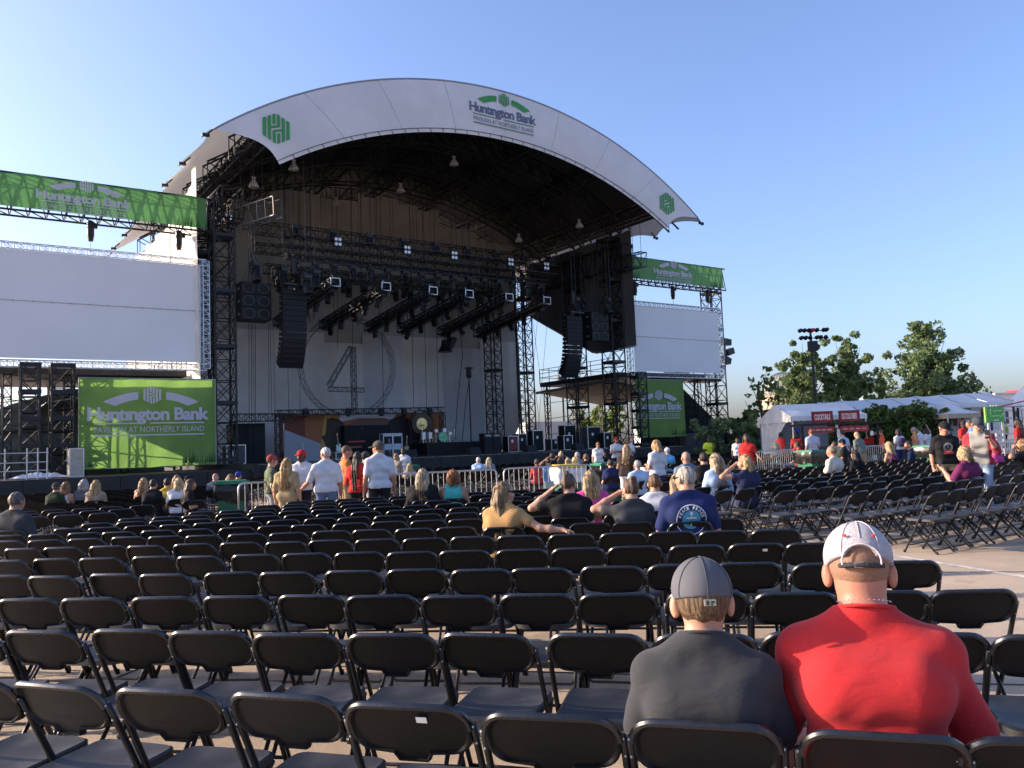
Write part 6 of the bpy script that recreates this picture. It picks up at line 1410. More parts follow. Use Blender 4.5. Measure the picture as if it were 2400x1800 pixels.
spec_mats = dict(tie=mat('dark_floral_cloth', (.07, .09, .05), .85, var=.85, scale=22), hawaii=mat('orange_floral_cloth', (.50, .15, .04), .85, var=.7, scale=26))
def make(x, y, face, d, base, kw, pose):
    kw = dict(base, **kw); ex = kw.pop('extra', None)
    if ex in spec_mats: kw['shirt_mat'] = spec_mats[ex]
    r, sh, info = person(x, y, R(face), pose, **kw)
    if ex in ('peace', 'print', 'raglan'): after_print(sh, info, ex)
    if ex == 'bag':
        net_obj('backpack', [(*nets([cone((-.07, -.19, 1.12), (.07, -.19, 1.12), .10, .10), cone((-.06, -.19, 1.3), (.06, -.19, 1.3), .09, .09)], .02, .05), 0)], [cloth((.05, .035, .09))], r)
    if 'phone' in base['label']:
        a, e_, w_ = info['arms'][0]; d = (w_-e_)/np.linalg.norm(w_-e_); c = w_+d*.10+V3(0, .0, .0); sc_ = info['sc']
        p = Vector((x, y, kw.get('sz', 0.)))+Matrix.Rotation(R(face), 3, 'Z') @ Vector(c*sc_)
        hand_phone(p.x, p.y, p.z-.04, R(face), 'dark phone held by the '+' '.join(base['label'].split()[:8]))
    return r, info
def hand_phone(x, y, z, rz, label):
    o = wthing('phone', label, 'phone', (x, y, z), rz, local=True); q = MB(); q.box((0, 0, .075), (.078, .010, .155)); q.build('body', mat('phone_glass', (.03, .03, .035), .2), o)
    q = MB(); q.box((0, -.0065, .078), (.068, .002, .135)); q.build('screen', mat('phone_screen', (.10, .12, .15), .15), o)
for (x, y, face, d, base, kw) in SITS:
    seat_at(x, y, R(face), 'black folding chair under the '+' '.join(base['label'].split()[:9]) if d < 11 else None)
    make(x, y, face, d, base, kw, 'sit')
RAG = None
for (x, y, face, d, base, kw) in STANDS: make(x, y, face, d, base, kw, 'stand')

# ------------------------------------------------------------------ the two men in the nearest row
hn = R(-16.7)
def near_seat(bx, by, lab):
    x, y = bx-math.sin(hn)*.215, by+math.cos(hn)*.215; c = seat_at(x, y, hn, lab); c[2] = hn; return x, y
gx, gy = near_seat(.50, 2.40, 'black folding chair under the young man in the grey cap')
sc = (1.19-.444)/(1.325-.447)
r1, sh1, i1 = person(gx, gy, hn+.04, 'sit', h=1.325*sc, sz=.444-.447*sc, w=1.06, b=.98, hs=1.18, nk=1.06, skin='fair', shirt=(.040, .042, .047), sleeve=.72, pants=(.05, .05, .06), plen=.6, hair='short', hrgb=(.13, .085, .05),
    cap=((.105, .108, .125), (.08, .085, .1)), aL='lap', aR='lap', yaw=.20, pitch=-.02, lean=.02, vox=.0085, shirt_mat=tee('charcoal_jersey', (.040, .042, .047)), label='young man in a grey cap and charcoal t-shirt seen from behind')
rx, ry = near_seat(.945, 2.26, 'black folding chair under the man in the red t-shirt')
sc = (1.275-.444)/(1.325-.447)
r2, sh2, i2 = person(rx, ry, hn+.02, 'sit', h=1.325*sc, sz=.444-.447*sc, w=1.09, b=1.04, ub=1.22, hs=1.16, nk=1.16, skin='red', shirt=(.46, .028, .032), sleeve=.80, pants=(.55, .55, .57), plen=.6, hair='buzz', hrgb=(.24, .13, .085),
    cap=((.60, .57, .60), (.55, .10, .10)), cap_back='open', aL=((.10, .04, -.28), (.0, .30, -.36)), aR=((.12, .02, -.28), (.02, .28, -.36)), yaw=-.03, pitch=-.25, lean=.14, vox=.0085, shirt_mat=tee('red_jersey', (.46, .028, .032)), label='large man in a red t-shirt and white mesh cap seen from behind')
# cap details: seams, eyelets, rear patch
def cap_child(root): return [c for c in root.children if c.name.startswith('cap')][0]
c1, c2 = cap_child(r1), cap_child(r2)
q = MB(); H1 = i1['H']
P = [H1(0, -.008-.1135*math.cos(a), .036+.0995*math.sin(a)) for a in np.linspace(-.1, PI/2, 10)]; q.path(P, .0016, 5)
for sg in (-1, 1): q.path([H1(sg*.0925*math.sin(b_)*math.cos(a), -.008-.1135*math.cos(b_)*math.cos(a), .036+.0995*math.sin(a)) for a in np.linspace(-.1, PI/2, 10) for b_ in (1.0,)], .0014, 5)
q.sphere(H1(0, -.008, .1345), (.008, .008, .004), 8, 6); q.build('seam', cloth((.085, .088, .10)), c1)
q = MB(); from_v = H1(0, -.1225, .018)
q.box(H1(.004, -.1215, .016), (.040, .005, .021), Matrix(rotz(.20).tolist()) @ Matrix.Rotation(-.12, 3, 'X')); q.build('patch', mat('cream_patch', (.52, .47, .33), .7), c1)
q = MB(); q.box(H1(-.003, -.1250, .016), (.010, .003, .015), Matrix(rotz(.20).tolist())); q.box(H1(.012, -.1243, .018), (.012, .003, .007), Matrix(rotz(.20).tolist())); q.box(H1(.009, -.1246, .011), (.006, .003, .006), Matrix(rotz(.20).tolist())); q.build('patch_emblem', cloth((.07, .07, .08)), c1)
q = MB(); H2 = i2['H']
for sg in (-1, 1): q.sphere(H2(sg*.036, -.008-.1130*.86, .036+.0985*.52-.004), (.0052, .0052, .0052), 8, 6)
q.build('eyelet', mat('red_eyelet', (.55, .03, .04), .6), c2)
q = MB()
for u in (-.55, 0, .55): q.path([H2(.0925*math.sin(u)*math.cos(a), -.008-.1138*math.cos(u)*math.cos(a), .036+.0995*math.sin(a)) for a in np.linspace(.42 if abs(u) < .3 else .05, PI/2, 10)], .0012, 5)
q.path([H2(.049*math.cos(a), -.117+.004*abs(math.cos(a)), .014+.046*math.sin(a)) for a in np.linspace(-.2, PI+.2, 14)], .0028, 6)
q.build('seam', mat('pale_pink_piping', (.60, .50, .54), .7), c2)
q = MB(); q.box(H2(-.008, -.1245, .004), (.026, .004, .018), Matrix(rotz(-.03).tolist())); q.build('buckle', mat('dull_steel_buckle', (.30, .29, .29), .4, .6), c2)
nt = c2.data.materials[0] = mat('white_mesh_fabric', (.60, .57, .61), .8, var=.25, scale=140, bump=.8, bscale=420)
q = MB()
P = [i2['nek']+np.array([.0775*math.cos(a), .010+.0775*math.sin(a), .058-.022*math.sin(a)]) for a in np.linspace(PI*1.02, PI*1.98, 16)]
for p in P: q.sphere(p, .0022, 6, 4)
q.build('neck_chain', chrome, r2)

# ------------------------------------------------------------------ link the chairs
ORD = ['first', 'second', 'third', 'fourth', 'fifth', 'sixth', 'seventh', 'eighth', 'ninth', 'tenth', 'eleventh', 'twelfth', 'thirteenth', 'fourteenth', 'fifteenth']
def chair_label(bl):
    k, n = bl
    if k == 'near': return ('empty black folding chair in the same row as the man in red' if n == 0 else f'empty black folding chair in the {ORD[n-1]} row ahead of the man in red'), f'near block chairs, {ORD[n]} row'
    if k == 'right': return f'empty black folding chair in the {ORD[n]} angled row counted from the painted line', f'angled block chairs, {ORD[n]} row'
    if k == 'left': return f'empty black folding chair in the {ORD[n]} row before the large left banner', f'left block chairs, {ORD[n]} row'
    if k == 'front': return 'empty black folding chair beyond the metal barricades', 'chairs beyond the barricades'
    return 'black folding chair standing among the seated people', 'odd chairs'
CH.sort(key=lambda c: (0 if len(c) > 4 and c[4] else 1, c[0]**2+c[1]**2))
for i, c in enumerate(CH[:300]):
    dist = math.hypot(c[0], c[1]); lb = c[4] if len(c) > 4 and c[4] else None
    if dist < 11.5:
        o = bpy.data.objects.new('folding_chair', None); col.objects.link(o); o.empty_display_size = .1
        for nm, me in [('seat', ME['seat']), ('backrest', ME['backrest'])]+[('leg', m_) for m_ in ME['legs']]+[('crossbar', m_) for m_ in ME['bars']]:
            ch = bpy.data.objects.new(nm, me); col.objects.link(ch); ch.parent = o
        if i % 47 == 12 and dist < 9:
            q = MB(); q.box((.06, upright(.74)-.0405+.002, .745), (.035, .002, .022), Matrix.Rotation(R(27), 3, 'X')); q.build('seat_sticker', paper, o, org=(0, 0, 0))
        if dist < 6.5:
            ch = bpy.data.objects.new('rivets', ME['rivet']); col.objects.link(ch); ch.parent = o
    else: o = bpy.data.objects.new('folding_chair', ME['mid']); col.objects.link(o)
    o.location = (c[0], c[1], 0); o.rotation_euler = (0, 0, c[2])
    tag(o, lb or chair_label(c[3])[0], 'chair', None if lb else chair_label(c[3])[1])
q = MB(); L = ME['lo']; lv = np.array(L.v); vs_ = []; fs = []; mi = []
for k, c in enumerate(CH[300:]):
    cs, sn = math.cos(c[2]), math.sin(c[2]); vv = lv.copy(); vv[:, 0] = lv[:, 0]*cs-lv[:, 1]*sn+c[0]; vv[:, 1] = lv[:, 0]*sn+lv[:, 1]*cs+c[1]
    o_ = k*len(lv); vs_ += vv.tolist(); fs += [tuple(i+o_ for i in f) for f in L.f]; mi += L.mi
q.v, q.f, q.mi = vs_, fs, mi
ob = q.build('folding_chairs', [plast, seatpl, tubem]); tag(ob, 'far rows of empty black folding chairs up to the stage front', 'chairs', None, 'stuff')
# ------------------------------------------------------------------ barricades
barm = mat('zinc_barricade_tube', (.40, .41, .43), .38, .75, var=.12, scale=10)
def barricade(a, b, label, sign=False):
    a = Vector((*a, 0)); b = Vector((*b, 0)); o = wthing('crowd_barricade', label, 'barricade', ((a+b)/2)[:], group='crowd barricades')
    d = (b-a).normalized(); L = (b-a).length; n = Vector((-d.y, d.x, 0)); up = Vector((0, 0, 1)); r = .10
    pts = [a+up*.2, a+up*(1.08-r), a+d*.03+up*1.05, a+d*r+up*1.08, b-d*r+up*1.08, b-d*.03+up*1.05, b+up*(1.08-r), b+up*.2]
    q = MB(); q.path([p[:] for p in pts]+[], .021, 8, closed=True); q.build('frame', barm, o, True)
    k = int(L/.125)
    for i in range(1, k):
        q = MB(); p = a+d*L*i/k; q.tube((p+up*.2)[:], (p+up*1.07)[:], .009, 6, cap=False); q.build('bar', barm, o, True)
    for t in (.12, .88):
        q = MB(); p = a.lerp(b, t); q.tube((p-n*.28)[:], (p+n*.28)[:], .018, 6); q.tube(p[:], (p+up*.22)[:], .018, 6); q.build('foot', barm, o, True)
    if sign:
        p = a.lerp(b, .5); q = MB(); q.box((p+up*.62-n*.03)[:], (.24, .02, .2), Matrix.Rotation(math.atan2(d.y, d.x), 3, 'Z')); q.build('plate', mat('plate_green_grey', (.30, .40, .36), .5), o)
barricade((-5.5, 16.5), (-3.55, 17.85), 'silver crowd barricade behind the standing group')
barricade((-2.9, 18.95), (-.45, 19.8), 'silver crowd barricade behind the woman in turquoise')
barricade((-.28, 20.05), (1.9, 20.95), 'silver crowd barricade with a green plate beside the yellow bin', True)
barricade((9.1, 31.2), (11.05, 32.7), 'silver crowd barricade held by the woman steward in red', True)
barricade((13.3, 32.8), (15.6, 34.2), 'silver crowd barricade past the heavy man in cream', True)
barricade((20.3, 35.4), (22.5, 36.4), 'silver crowd barricade under the white stand near the green sign')
barricade((22.6, 36.5), (24.8, 37.5), 'silver crowd barricade farthest along beside the green sign')

# ------------------------------------------------------------------ waste bins
bing = mat('green_bin_plastic', (.025, .17, .10), .45, var=.12, scale=4, stain=.2, sscale=3)
bagb = mat('black_bag_film', (.012, .012, .013), .22, var=.2)
bagw = mat('clear_bag_film', (.55, .60, .62), .3, var=.15)
def bin_(x, y, rz, lid, bag, label, s=1.):
    o = wthing('waste_bin', label, 'bin', (x, y, 0), rz, 'wheeled bins', local=True)
    q = MB(); lv = [(.0, .46, .52), (.06, .5, .56), (.78, .62, .74), (.80, .67, .79), (.90, .68, .80)]
    for i in range(4):
        pass
    V = []; 
    for z, a, b in lv: V += [(-a/2, -b/2, z+.06), (a/2, -b/2, z+.06), (a/2, b/2, z+.06), (-a/2, b/2, z+.06)]
    F = [(0, 3, 2, 1)]+[(4*i+k, 4*i+(k+1) % 4, 4*i+4+(k+1) % 4, 4*i+4+k) for i in range(4) for k in range(4)]; q.add(V, F); q.build('body', bing, o)
    for k in range(4):
        q = MB(); q.box((-.2+.133*k, -.335, .45), (.03, .03, .55), Matrix.Rotation(.12, 3, 'X')); q.build('rib', bing, o)
    q = MB(); rr = random.Random(int(x*100)); n = 40
    def rim(z, e, jit):
        P = []
        for i in range(n):
            u = 2*PI*i/n; cx_, sy_ = math.cos(u), math.sin(u); m_ = max(abs(cx_), abs(sy_)); P.append((cx_/m_*(.34+e)+rr.uniform(-jit, jit), sy_/m_*(.40+e)+rr.uniform(-jit, jit), z+rr.uniform(-jit, jit)))
        return P
    R_ = [rim(1.0, .01, .004), rim(.93, .022, .012), rim(.82, .028, .018), rim(.70, .012, .02), rim(.62, .0, .045)]; V = sum(R_, [])
    q.add(V, [(r_*n+k, r_*n+(k+1) % n, (r_+1)*n+(k+1) % n, (r_+1)*n+k) for r_ in range(4) for k in range(n)]); q.build('bag', bag, o, True)
    q = MB(); q.box((0, 0, 1.035), (.74, .86, .05)); q.box((0, .0, 1.07), (.62, .7, .03)); q.box((0, -.44, 1.03), (.5, .06, .035)); q.build('lid', lid, o)
    for sg in (-1, 1):
        q = MB(); q.lathe((sg*.27, .25, .11), [(.001, -.03), (.11, -.03), (.11, .03), (.001, .03)], 14, 'X'); q.build('wheel', black, o)
yel = mat('yellow_lid', (.60, .42, .03), .45)
bin_(-6.45, 18.9, .3, bing, bagb, 'green bin with black bag among the left seats')
bin_(1.36, 21.9, .25, yel, bagw, 'recycling bin with yellow lid and clear bag at the middle barricade')
bin_(2.5, 22.4, .25, bing, bagb, 'green bin with black bag next to the yellow lidded bin')
bin_(10.5, 29.6, .5, bing, bagb, 'green bin with black bag beside the red steward')
bin_(15.0, 30.2, .5, bing, bagb, 'green bin behind the woman in the purple tank top')
bin_(14.0, 26.2, .5, mat('orange_lid', (.50, .26, .05), .45), bagw, 'bin with orange lid behind the man in black with printed shirt')
bin_(-4.1, 31.5, .5, bing, bagb, 'green bin beyond the steward in white near the stage front')

# ------------------------------------------------------------------ vendor cooler, phones and camera strap
o = wthing('red_cooler', 'red cooler box carried by the vendor woman', 'cooler', (3.0, 18.75, .62), .4, local=True)
q = MB(); q.box((0, 0, .16), (.36, .26, .3)); q.build('box', mat('red_plastic', (.5, .02, .02), .4), o)
q = MB(); q.box((0, 0, .34), (.38, .28, .06)); q.box((-.08, 0, .39), (.2, .16, .03)); q.build('lid', paper, o)
# ------------------------------------------------------------------ bar tent
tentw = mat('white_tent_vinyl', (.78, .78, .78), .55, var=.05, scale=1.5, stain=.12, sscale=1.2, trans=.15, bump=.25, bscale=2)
tentl = mat('bright_tent_vinyl', (.74, .74, .74), .55, var=.05, scale=1, trans=.15)
redsign = mat('red_sign_board', (.32, .035, .04), .6, var=.08)
redtrim = mat('dark_red_trim', (.10, .02, .025), .6)
t = wthing('bar_tent', 'white frame tent with open front behind the cocktail signs', 'tent', (14.4, 40.5, 0))
x0, x1, ya, yb, ym, ze, zr = 12.75, 16.2, 38.0, 43.0, 40.5, 2.5, 3.15
for nm, y_ in (('roof_panel', ya), ('roof_panel', yb)):
    q = MB(); q.grid(lambda u, v: (x0+(x1-x0)*u, y_+(ym-y_)*v, ze+(zr-ze)*v-.05*math.sin(PI*v)), 12, 6, y_ != ya); q.build(nm, tentw, t, True)
for y_ in (ya, yb):
    q = MB(); n = 24
    for i in range(n):
        a, b = x0+(x1-x0)*i/n, x0+(x1-x0)*(i+1)/n; q.add([(a, y_-.02, ze), (b, y_-.02, ze), (b, y_-.03, ze-.2-.03*(i % 2)), (a, y_-.03, ze-.2-.03*((i+1) % 2))], [(0, 1, 2, 3)])
    q.build('valance', tentw, t)
q = MB(); q.add([(x0, ya, ze), (x0, yb, ze), (x0, ym, zr)], [(0, 1, 2)]); n = 14
for i in range(n):
    a, b = ya+(yb-ya)*i/n, ya+(yb-ya)*(i+1)/n; q.add([(x0-.02, a, ze), (x0-.02, b, ze), (x0-.03, b, ze-.22-.04*(i % 2)), (x0-.03, a, ze-.22-.04*((i+1) % 2))], [(0, 1, 2, 3)])
q.build('gable', tentw, t)
q = MB(); q.grid(lambda u, v: (x0+.03+.05*math.sin(u*22), yb-(.15+(3.9*(v**1.2)+.3)*u), .05+(ze-.15)*v), 24, 8); q.build('side_curtain', tentw, t, True)
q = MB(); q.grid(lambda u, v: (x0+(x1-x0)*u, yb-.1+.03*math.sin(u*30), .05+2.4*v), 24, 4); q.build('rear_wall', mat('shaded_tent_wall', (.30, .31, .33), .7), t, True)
for x_ in (x0+.05, x1-.05):
    for y_ in (ya+.03, yb-.03):
        q = MB(); q.tube((x_, y_, 0), (x_, y_, ze), .04, 8); q.build('pole', lampwhite, t)
sb = wthing('bar_counter', 'dark bar counter with black awning under the cocktail signs', 'bar', (14.5, 37.4, 0))
q = MB(); q.box((14.6, 37.6, .55), (3.3, .6, 1.1)); q.build('counter', casegrey, sb)
q = MB(); q.box((14.55, 37.5, 2.08), (3.7, 1.5, .09)); q.build('awning', black, sb)
for x_ in (12.85, 14.55, 16.2):
    q = MB(); q.box((x_, 37.0, 1.03), (.09, .09, 2.06)); q.build('post', black, sb)
for (a, b) in ((13.05, 14.2), (14.5, 15.75)):
    q = MB(); q.box(((a+b)/2, 36.85, 1.83), (b-a, .05, .26)); mb_ = q.build('menu_board', redsign, sb)
    q = MB(); 
    for k in range(4): q.box((a+.2+(b-a-.4)*k/3, 36.82, 1.83), (.19, .01, .05))
    q.build('menu_text', mat('pale_red_text', (.55, .38, .36), .7), mb_)
for i, (x_, z_) in enumerate(((14.42, 1.55), (14.42, 1.75), (14.36, 2.0), (13.2, 1.4), (15.9, 1.6))):
    q = MB(); q.box((x_, 36.9, z_), (.13, .02, .2)); q.build('notice', paper, sb)
q = MB(); q.box((13.3, 39.0, 1.75), (.3, .04, .45)); q.build('blue_sign', mat('blue_neon_board', (.06, .10, .50), .5), sb)
q = MB(); q.box((13.2, 37.2, .35), (1.5, .3, .7)); q.build('skirt', mat('navy_skirt', (.02, .03, .09), .7), sb)
def sign(x0_, x1_, z0_, z1_, y_, txt, label):
    o = wthing('sign_board', label, 'sign', ((x0_+x1_)/2, y_, z0_-.05))
    q = MB(); q.box(((x0_+x1_)/2, y_, (z0_+z1_)/2), (x1_-x0_, .06, z1_-z0_)); q.build('board', redsign, o)
    q = MB()
    for z_ in (z0_, z1_): q.box(((x0_+x1_)/2, y_-.01, z_), (x1_-x0_+.05, .09, .04))
    for x_ in (x0_, x1_): q.box((x_, y_-.01, (z0_+z1_)/2), (.04, .085, z1_-z0_-.045))
    q.build('frame', redtrim, o)
    V, F = fit(text_poly(txt, 1, .03), x0_+.1, x1_-.1, z0_+.11, z1_-.11); q = MB(); q.add([(a, y_-.037, b) for a, b in V], F); q.build('lettering', mat('cream_letters', (.72, .68, .64), .6), o)
    q = MB(); q.tube((x0_+.15, y_+.05, 2.1), (x0_+.15, y_+.05, z1_), .03, 6); q.tube((x1_-.15, y_+.05, 2.1), (x1_-.15, y_+.05, z1_), .03, 6); q.build('bracket', black, o)
sign(13.40, 14.30, 2.17, 2.64, 37.2, 'COCKTAILS', 'red sign board reading COCKTAILS above the bar')
sign(14.62, 15.50, 2.17, 2.64, 37.2, 'ICE COLD BEER', 'red sign board reading ICE COLD BEER above the bar')

# ------------------------------------------------------------------ terrace, long tent, pop up canopy, green sign
q = MB(); q.box2((18.5, 43.5, 0), (60, 75, .52)); struct(q.build('terrace', MATS.get('terrace') or mat('terrace_paving', (.30, .27, .23), .8, var=.15)))
lt = wthing('long_tent', 'long white marquee with a pitched roof beyond the hedge', 'tent', (30, 60, .52))
xs = np.linspace(22.3, 35.0, 8)
for i in range(7):
    a, b = xs[i], xs[i+1]
    q = MB(); q.grid(lambda u, v: (a+(b-a)*u, 58+3*v, 3.25+.022*(a-22)+(.80)*v-.12*math.sin(PI*u)*(1-.4*v)-.05*math.sin(PI*v)), 10, 8); q.build('roof_panel', tentl, lt, True)
    q = MB(); q.grid(lambda u, v: (a+(b-a)*u, 64-3*v, 3.25+.022*(a-22)+.80*v-.1*math.sin(PI*u)), 8, 4, True); q.build('roof_panel', tentl, lt, True)
    q = MB(); n = 9
    for k in range(n):
        c, d = a+(b-a)*k/n, a+(b-a)*(k+1)/n; z = 3.25+.022*(a-22); q.add([(c, 57.98, z), (d, 57.98, z), (d, 57.97, z-.28), ((c+d)/2, 57.97, z-.36), (c, 57.97, z-.28)], [(0, 1, 2, 3, 4)])
    q.build('valance', tentl, lt)
    q = MB(); q.tube((a, 58, .5), (a, 58, 3.3), .05, 6); q.build('pole', lampwhite, lt)
q = MB(); q.tube((22.2, 57.9, 3.2), (22.9, 61, 4.1), .05, 6); q.tube((35, 57.9, 3.5), (34.4, 61, 4.3), .05, 6); q.build('end_pipe', lampwhite, lt)
q = MB(); q.box2((27.2, 61, 1.9), (32.6, 61.2, 3.1)); q.build('inner_wall', mat('maroon_wall', (.16, .055, .06), .7), lt)
q = MB(); q.box2((32.6, 59, .52), (35, 63, 3.2)); q.build('side_wall', tentw, lt)
pk = wthing('tent_peak', 'small pointed white tent top behind the long marquee', 'tent', (29.2, 68, .52))
q = MB(); q.lathe((29.2, 68, 0), [(2.1, 3.9), (1.0, 4.3), (.05, 4.95)], 4); q.build('top', tentl, pk); q = MB(); [q.tube((29.2+a, 68+b, .5), (29.2+a, 68+b, 4), .05, 5) for a in (-1.4, 1.4) for b in (-1.4, 1.4)]; q.build('pole', lampwhite, pk)
pk = wthing('tent_peak', 'pointed white tent top at the right edge of the view', 'tent', (38.6, 62, .52))
q = MB(); q.lathe((38.6, 62, 0), [(2.6, 3.2), (1.2, 3.9), (.05, 4.9)], 4); q.build('top', tentl, pk); q = MB(); [q.tube((38.6+a, 62+b, .5), (38.6+a, 62+b, 3.3), .05, 5) for a in (-1.7, 1.7) for b in (-1.7, 1.7)]; q.build('pole', lampwhite, pk)
pc = wthing('pop_up_canopy', 'white and dark pop up canopy beside the hedge', 'canopy', (22.9, 44.5, .52))
cx_, cy_ = 23.4, 44.5
for k in range(4):
    a0 = PI/4+k*PI/2+.25; r_ = 1.75; p0 = (cx_+r_*math.cos(a0), cy_+r_*math.sin(a0), 2.45); p1 = (cx_+r_*math.cos(a0+PI/2), cy_+r_*math.sin(a0+PI/2), 2.45)
    q = MB(); q.grid(lambda u, v: tuple((Vector(p0).lerp(Vector(p1), u)).lerp(Vector((cx_, cy_, 3.05)), v)-Vector((0, 0, .12*math.sin(PI*v)))), 6, 6); q.build('roof_panel', tentw if k in (1, 2) else tentl, pc, True)
    q = MB(); q.grid(lambda u, v: tuple(Vector(p0).lerp(Vector(p1), u)-Vector((0, 0, .25*v))), 2, 1); q.build('valance', mat('navy_valance', (.02, .025, .05), .7) if k in (3, 0) else wheat, pc)
    q = MB(); q.tube((p0[0], p0[1], .52), p0, .03, 6); q.build('leg', lampwhite, pc)
gs = wthing('direction_sign', 'green direction sign with white arrows on a white stand', 'sign', (20.35, 35, 0))
q = MB(); q.box((20.32, 35, 2.18), (.72, .06, .64)); q.build('board', mat('sign_green', (.06, .30, .08), .55), gs)
q = MB(); q.box((19.93, 35.02, 2.18), (.06, .08, .66)); q.build('lit_edge', mat('lime_edge', (.28, .55, .10), .5), gs)
aw = mat('pale_green_marks', (.45, .62, .42), .6); q = MB()
q.box((20.12, 34.96, 2.28), (.025, .01, .2)); q.add([(20.07, 34.955, 2.36), (20.17, 34.955, 2.36), (20.12, 34.955, 2.44)], [(0, 1, 2)]); q.box((20.4, 34.96, 2.33), (.36, .01, .03)); q.box((20.3, 34.96, 2.12), (.36, .01, .03))
q.box((20.57, 34.96, 2.12), (.02, .01, .16), Matrix.Rotation(.7, 3, 'Y')); q.add([(20.60, 34.955, 2.2), (20.66, 34.955, 2.14), (20.66, 34.955, 2.22)], [(0, 1, 2)]); q.box((20.35, 34.96, 1.94), (.2, .01, .04)); q.build('arrows', aw, gs)
q = MB()
for x_ in (20.02, 20.62): q.box((x_, 35.0, .93), (.08, .08, 1.86)); q.box((x_, 35.5, .7), (.08, .08, 1.4))
for z_ in (.9, 1.2, 1.45): q.box((20.32, 34.98, z_), (.6, .03, .12))
q.box((20.32, 35.25, 1.0), (.7, .6, .06)); q.build('stand', lampwhite, gs)
rcn = wthing('red_canopy', 'red awning on dark posts at the right edge', 'awning', (23.9, 40, 0))
q = MB(); q.add([(22.6, 39.5, 2.55), (24.6, 39.5, 2.9), (25.4, 41.5, 2.9), (23.3, 41.5, 2.5), (22.6, 39.5, 2.5), (24.6, 39.5, 2.85), (25.4, 41.5, 2.85), (23.3, 41.5, 2.45)], [(0, 1, 2, 3), (7, 6, 5, 4), (0, 4, 5, 1), (1, 5, 6, 2), (2, 6, 7, 3), (3, 7, 4, 0)]); q.build('cloth', mat('red_awning', (.35, .05, .05), .7), rcn)
for x_, y_ in ((23.9, 39.6), (25.2, 41.4), (22.8, 39.6), (23.4, 41.4)):
    q = MB(); q.tube((x_, y_, 0), (x_, y_, 2.6), .05, 6); q.build('post', black, rcn)
sf = wthing('white_scaffold', 'white pipe stand with tiers at the right edge', 'stand', (26.5, 43, 0))
q = MB()
for i in range(5):
    for j in range(2): q.tube((24.6+i, 42+j*1.5, 0), (24.6+i, 42+j*1.5, 2.6), .035, 6)
for z_ in (.5, .9, 1.3, 1.7, 2.1, 2.5):
    for j in range(2): q.tube((24.4, 42+j*1.5, z_), (28.8, 42+j*1.5, z_), .03, 6)
q.build('pipe', mat('white_pipe_paint', (.6, .63, .62), .5), sf)
for i, (a, b, c, d, z0_, z1_) in enumerate(((52.5, 57, 90, 94, 0, 5.2), (56.8, 60.5, 92, 95, 0, 5.6), (43, 52, 92, 96, 0, 4.5))):
    o = wthing('service_building', ['small white service block far beyond the green sign', 'white block with red trim far beyond the awning', 'low white building beyond the long marquee'][i], 'building', ((a+b)/2, (c+d)/2, 0))
    q = MB(); q.box2((a, c, z0_), (b, d, z1_)); q.build('wall', tentl, o); q = MB(); q.box2((a-.1, c-.1, z1_), (b+.1, d+.1, z1_+.25)); q.build('roof', redsign if i == 1 else lampwhite, o)
    for k in range(3):
        q = MB(); q.box((a+(b-a)*(k+.5)/3, c-.02, z1_*.55), ((b-a)*.2, .05, z1_*.3)); q.build('window', casegrey, o)

# ------------------------------------------------------------------ floodlight mast
fm = wthing('floodlight_mast', 'tall black mast with two rows of spotlights in front of the trees', 'light mast', (18.35, 50, 0))
q = MB(); q.tube((18.35, 50, 0), (18.25, 50, 8.1), .10, 10, .07); q.build('pole', black, fm)
for z_, xs_ in ((7.95, (17.35, 17.6, 17.85, 18.1, 18.35, 18.75, 18.95)), (7.5, (17.4, 17.65, 17.9, 18.35, 18.55, 18.85))):
    q = MB(); q.tube((17.5, 50, z_), (19.35, 50, z_), .03, 6); q.build('crossbar', black, fm)
    for i, x_ in enumerate(xs_):
        q = MB(); q.lathe((x_+.3, 49.9, z_+.05), [(.07, -.10), (.12, .0), (.13, .14), (.07, .2)], 10, 'Y', Matrix.Rotation(.5-.3*(i % 3), 3, 'Z') @ Matrix.Rotation(-.3, 3, 'X')); q.build('spotlight', mat('red_gel_lamp', (.4, .02, .03), .4) if (z_ > 7.9 and i == 3) else black, fm)
q = MB(); q.box((18.3, 49.9, 7.0), (.5, .4, .6)); q.build('junction_box', black, fm)

# ------------------------------------------------------------------ planetarium dome
dm = wthing('domed_building', 'distant round building with a grey green dome behind the young tree', 'building', (98.8, 300, 0))
q = MB(); q.lathe((98.8, 300, 0), [(8.7, 0), (8.7, 15.8), (9.0, 15.9), (9.0, 16.5), (8.5, 16.6)], 24); q.build('drum', mat('sandstone', (.40, .30, .22), .8), dm)
q = MB(); q.lathe((98.8, 300, 0), [(8.5*math.cos(a), 16.6+8.4*math.sin(a)) for a in np.linspace(0, PI/2-.02, 12)], 32); q.build('dome', mat('dome_copper', (.22, .24, .21), .6, var=.1), dm, True)
q = MB()
for k in range(32): q.path([(98.8+8.56*math.cos(a)*math.cos(k*PI/16), 300+8.56*math.cos(a)*math.sin(k*PI/16), 16.6+8.46*math.sin(a)) for a in np.linspace(0, 1.45, 8)], .10, 4)
q.tube((98.8, 300, 25), (98.8, 300, 27), .1, 5); q.build('rib', mat('dome_rib', (.14, .16, .14), .6), dm)

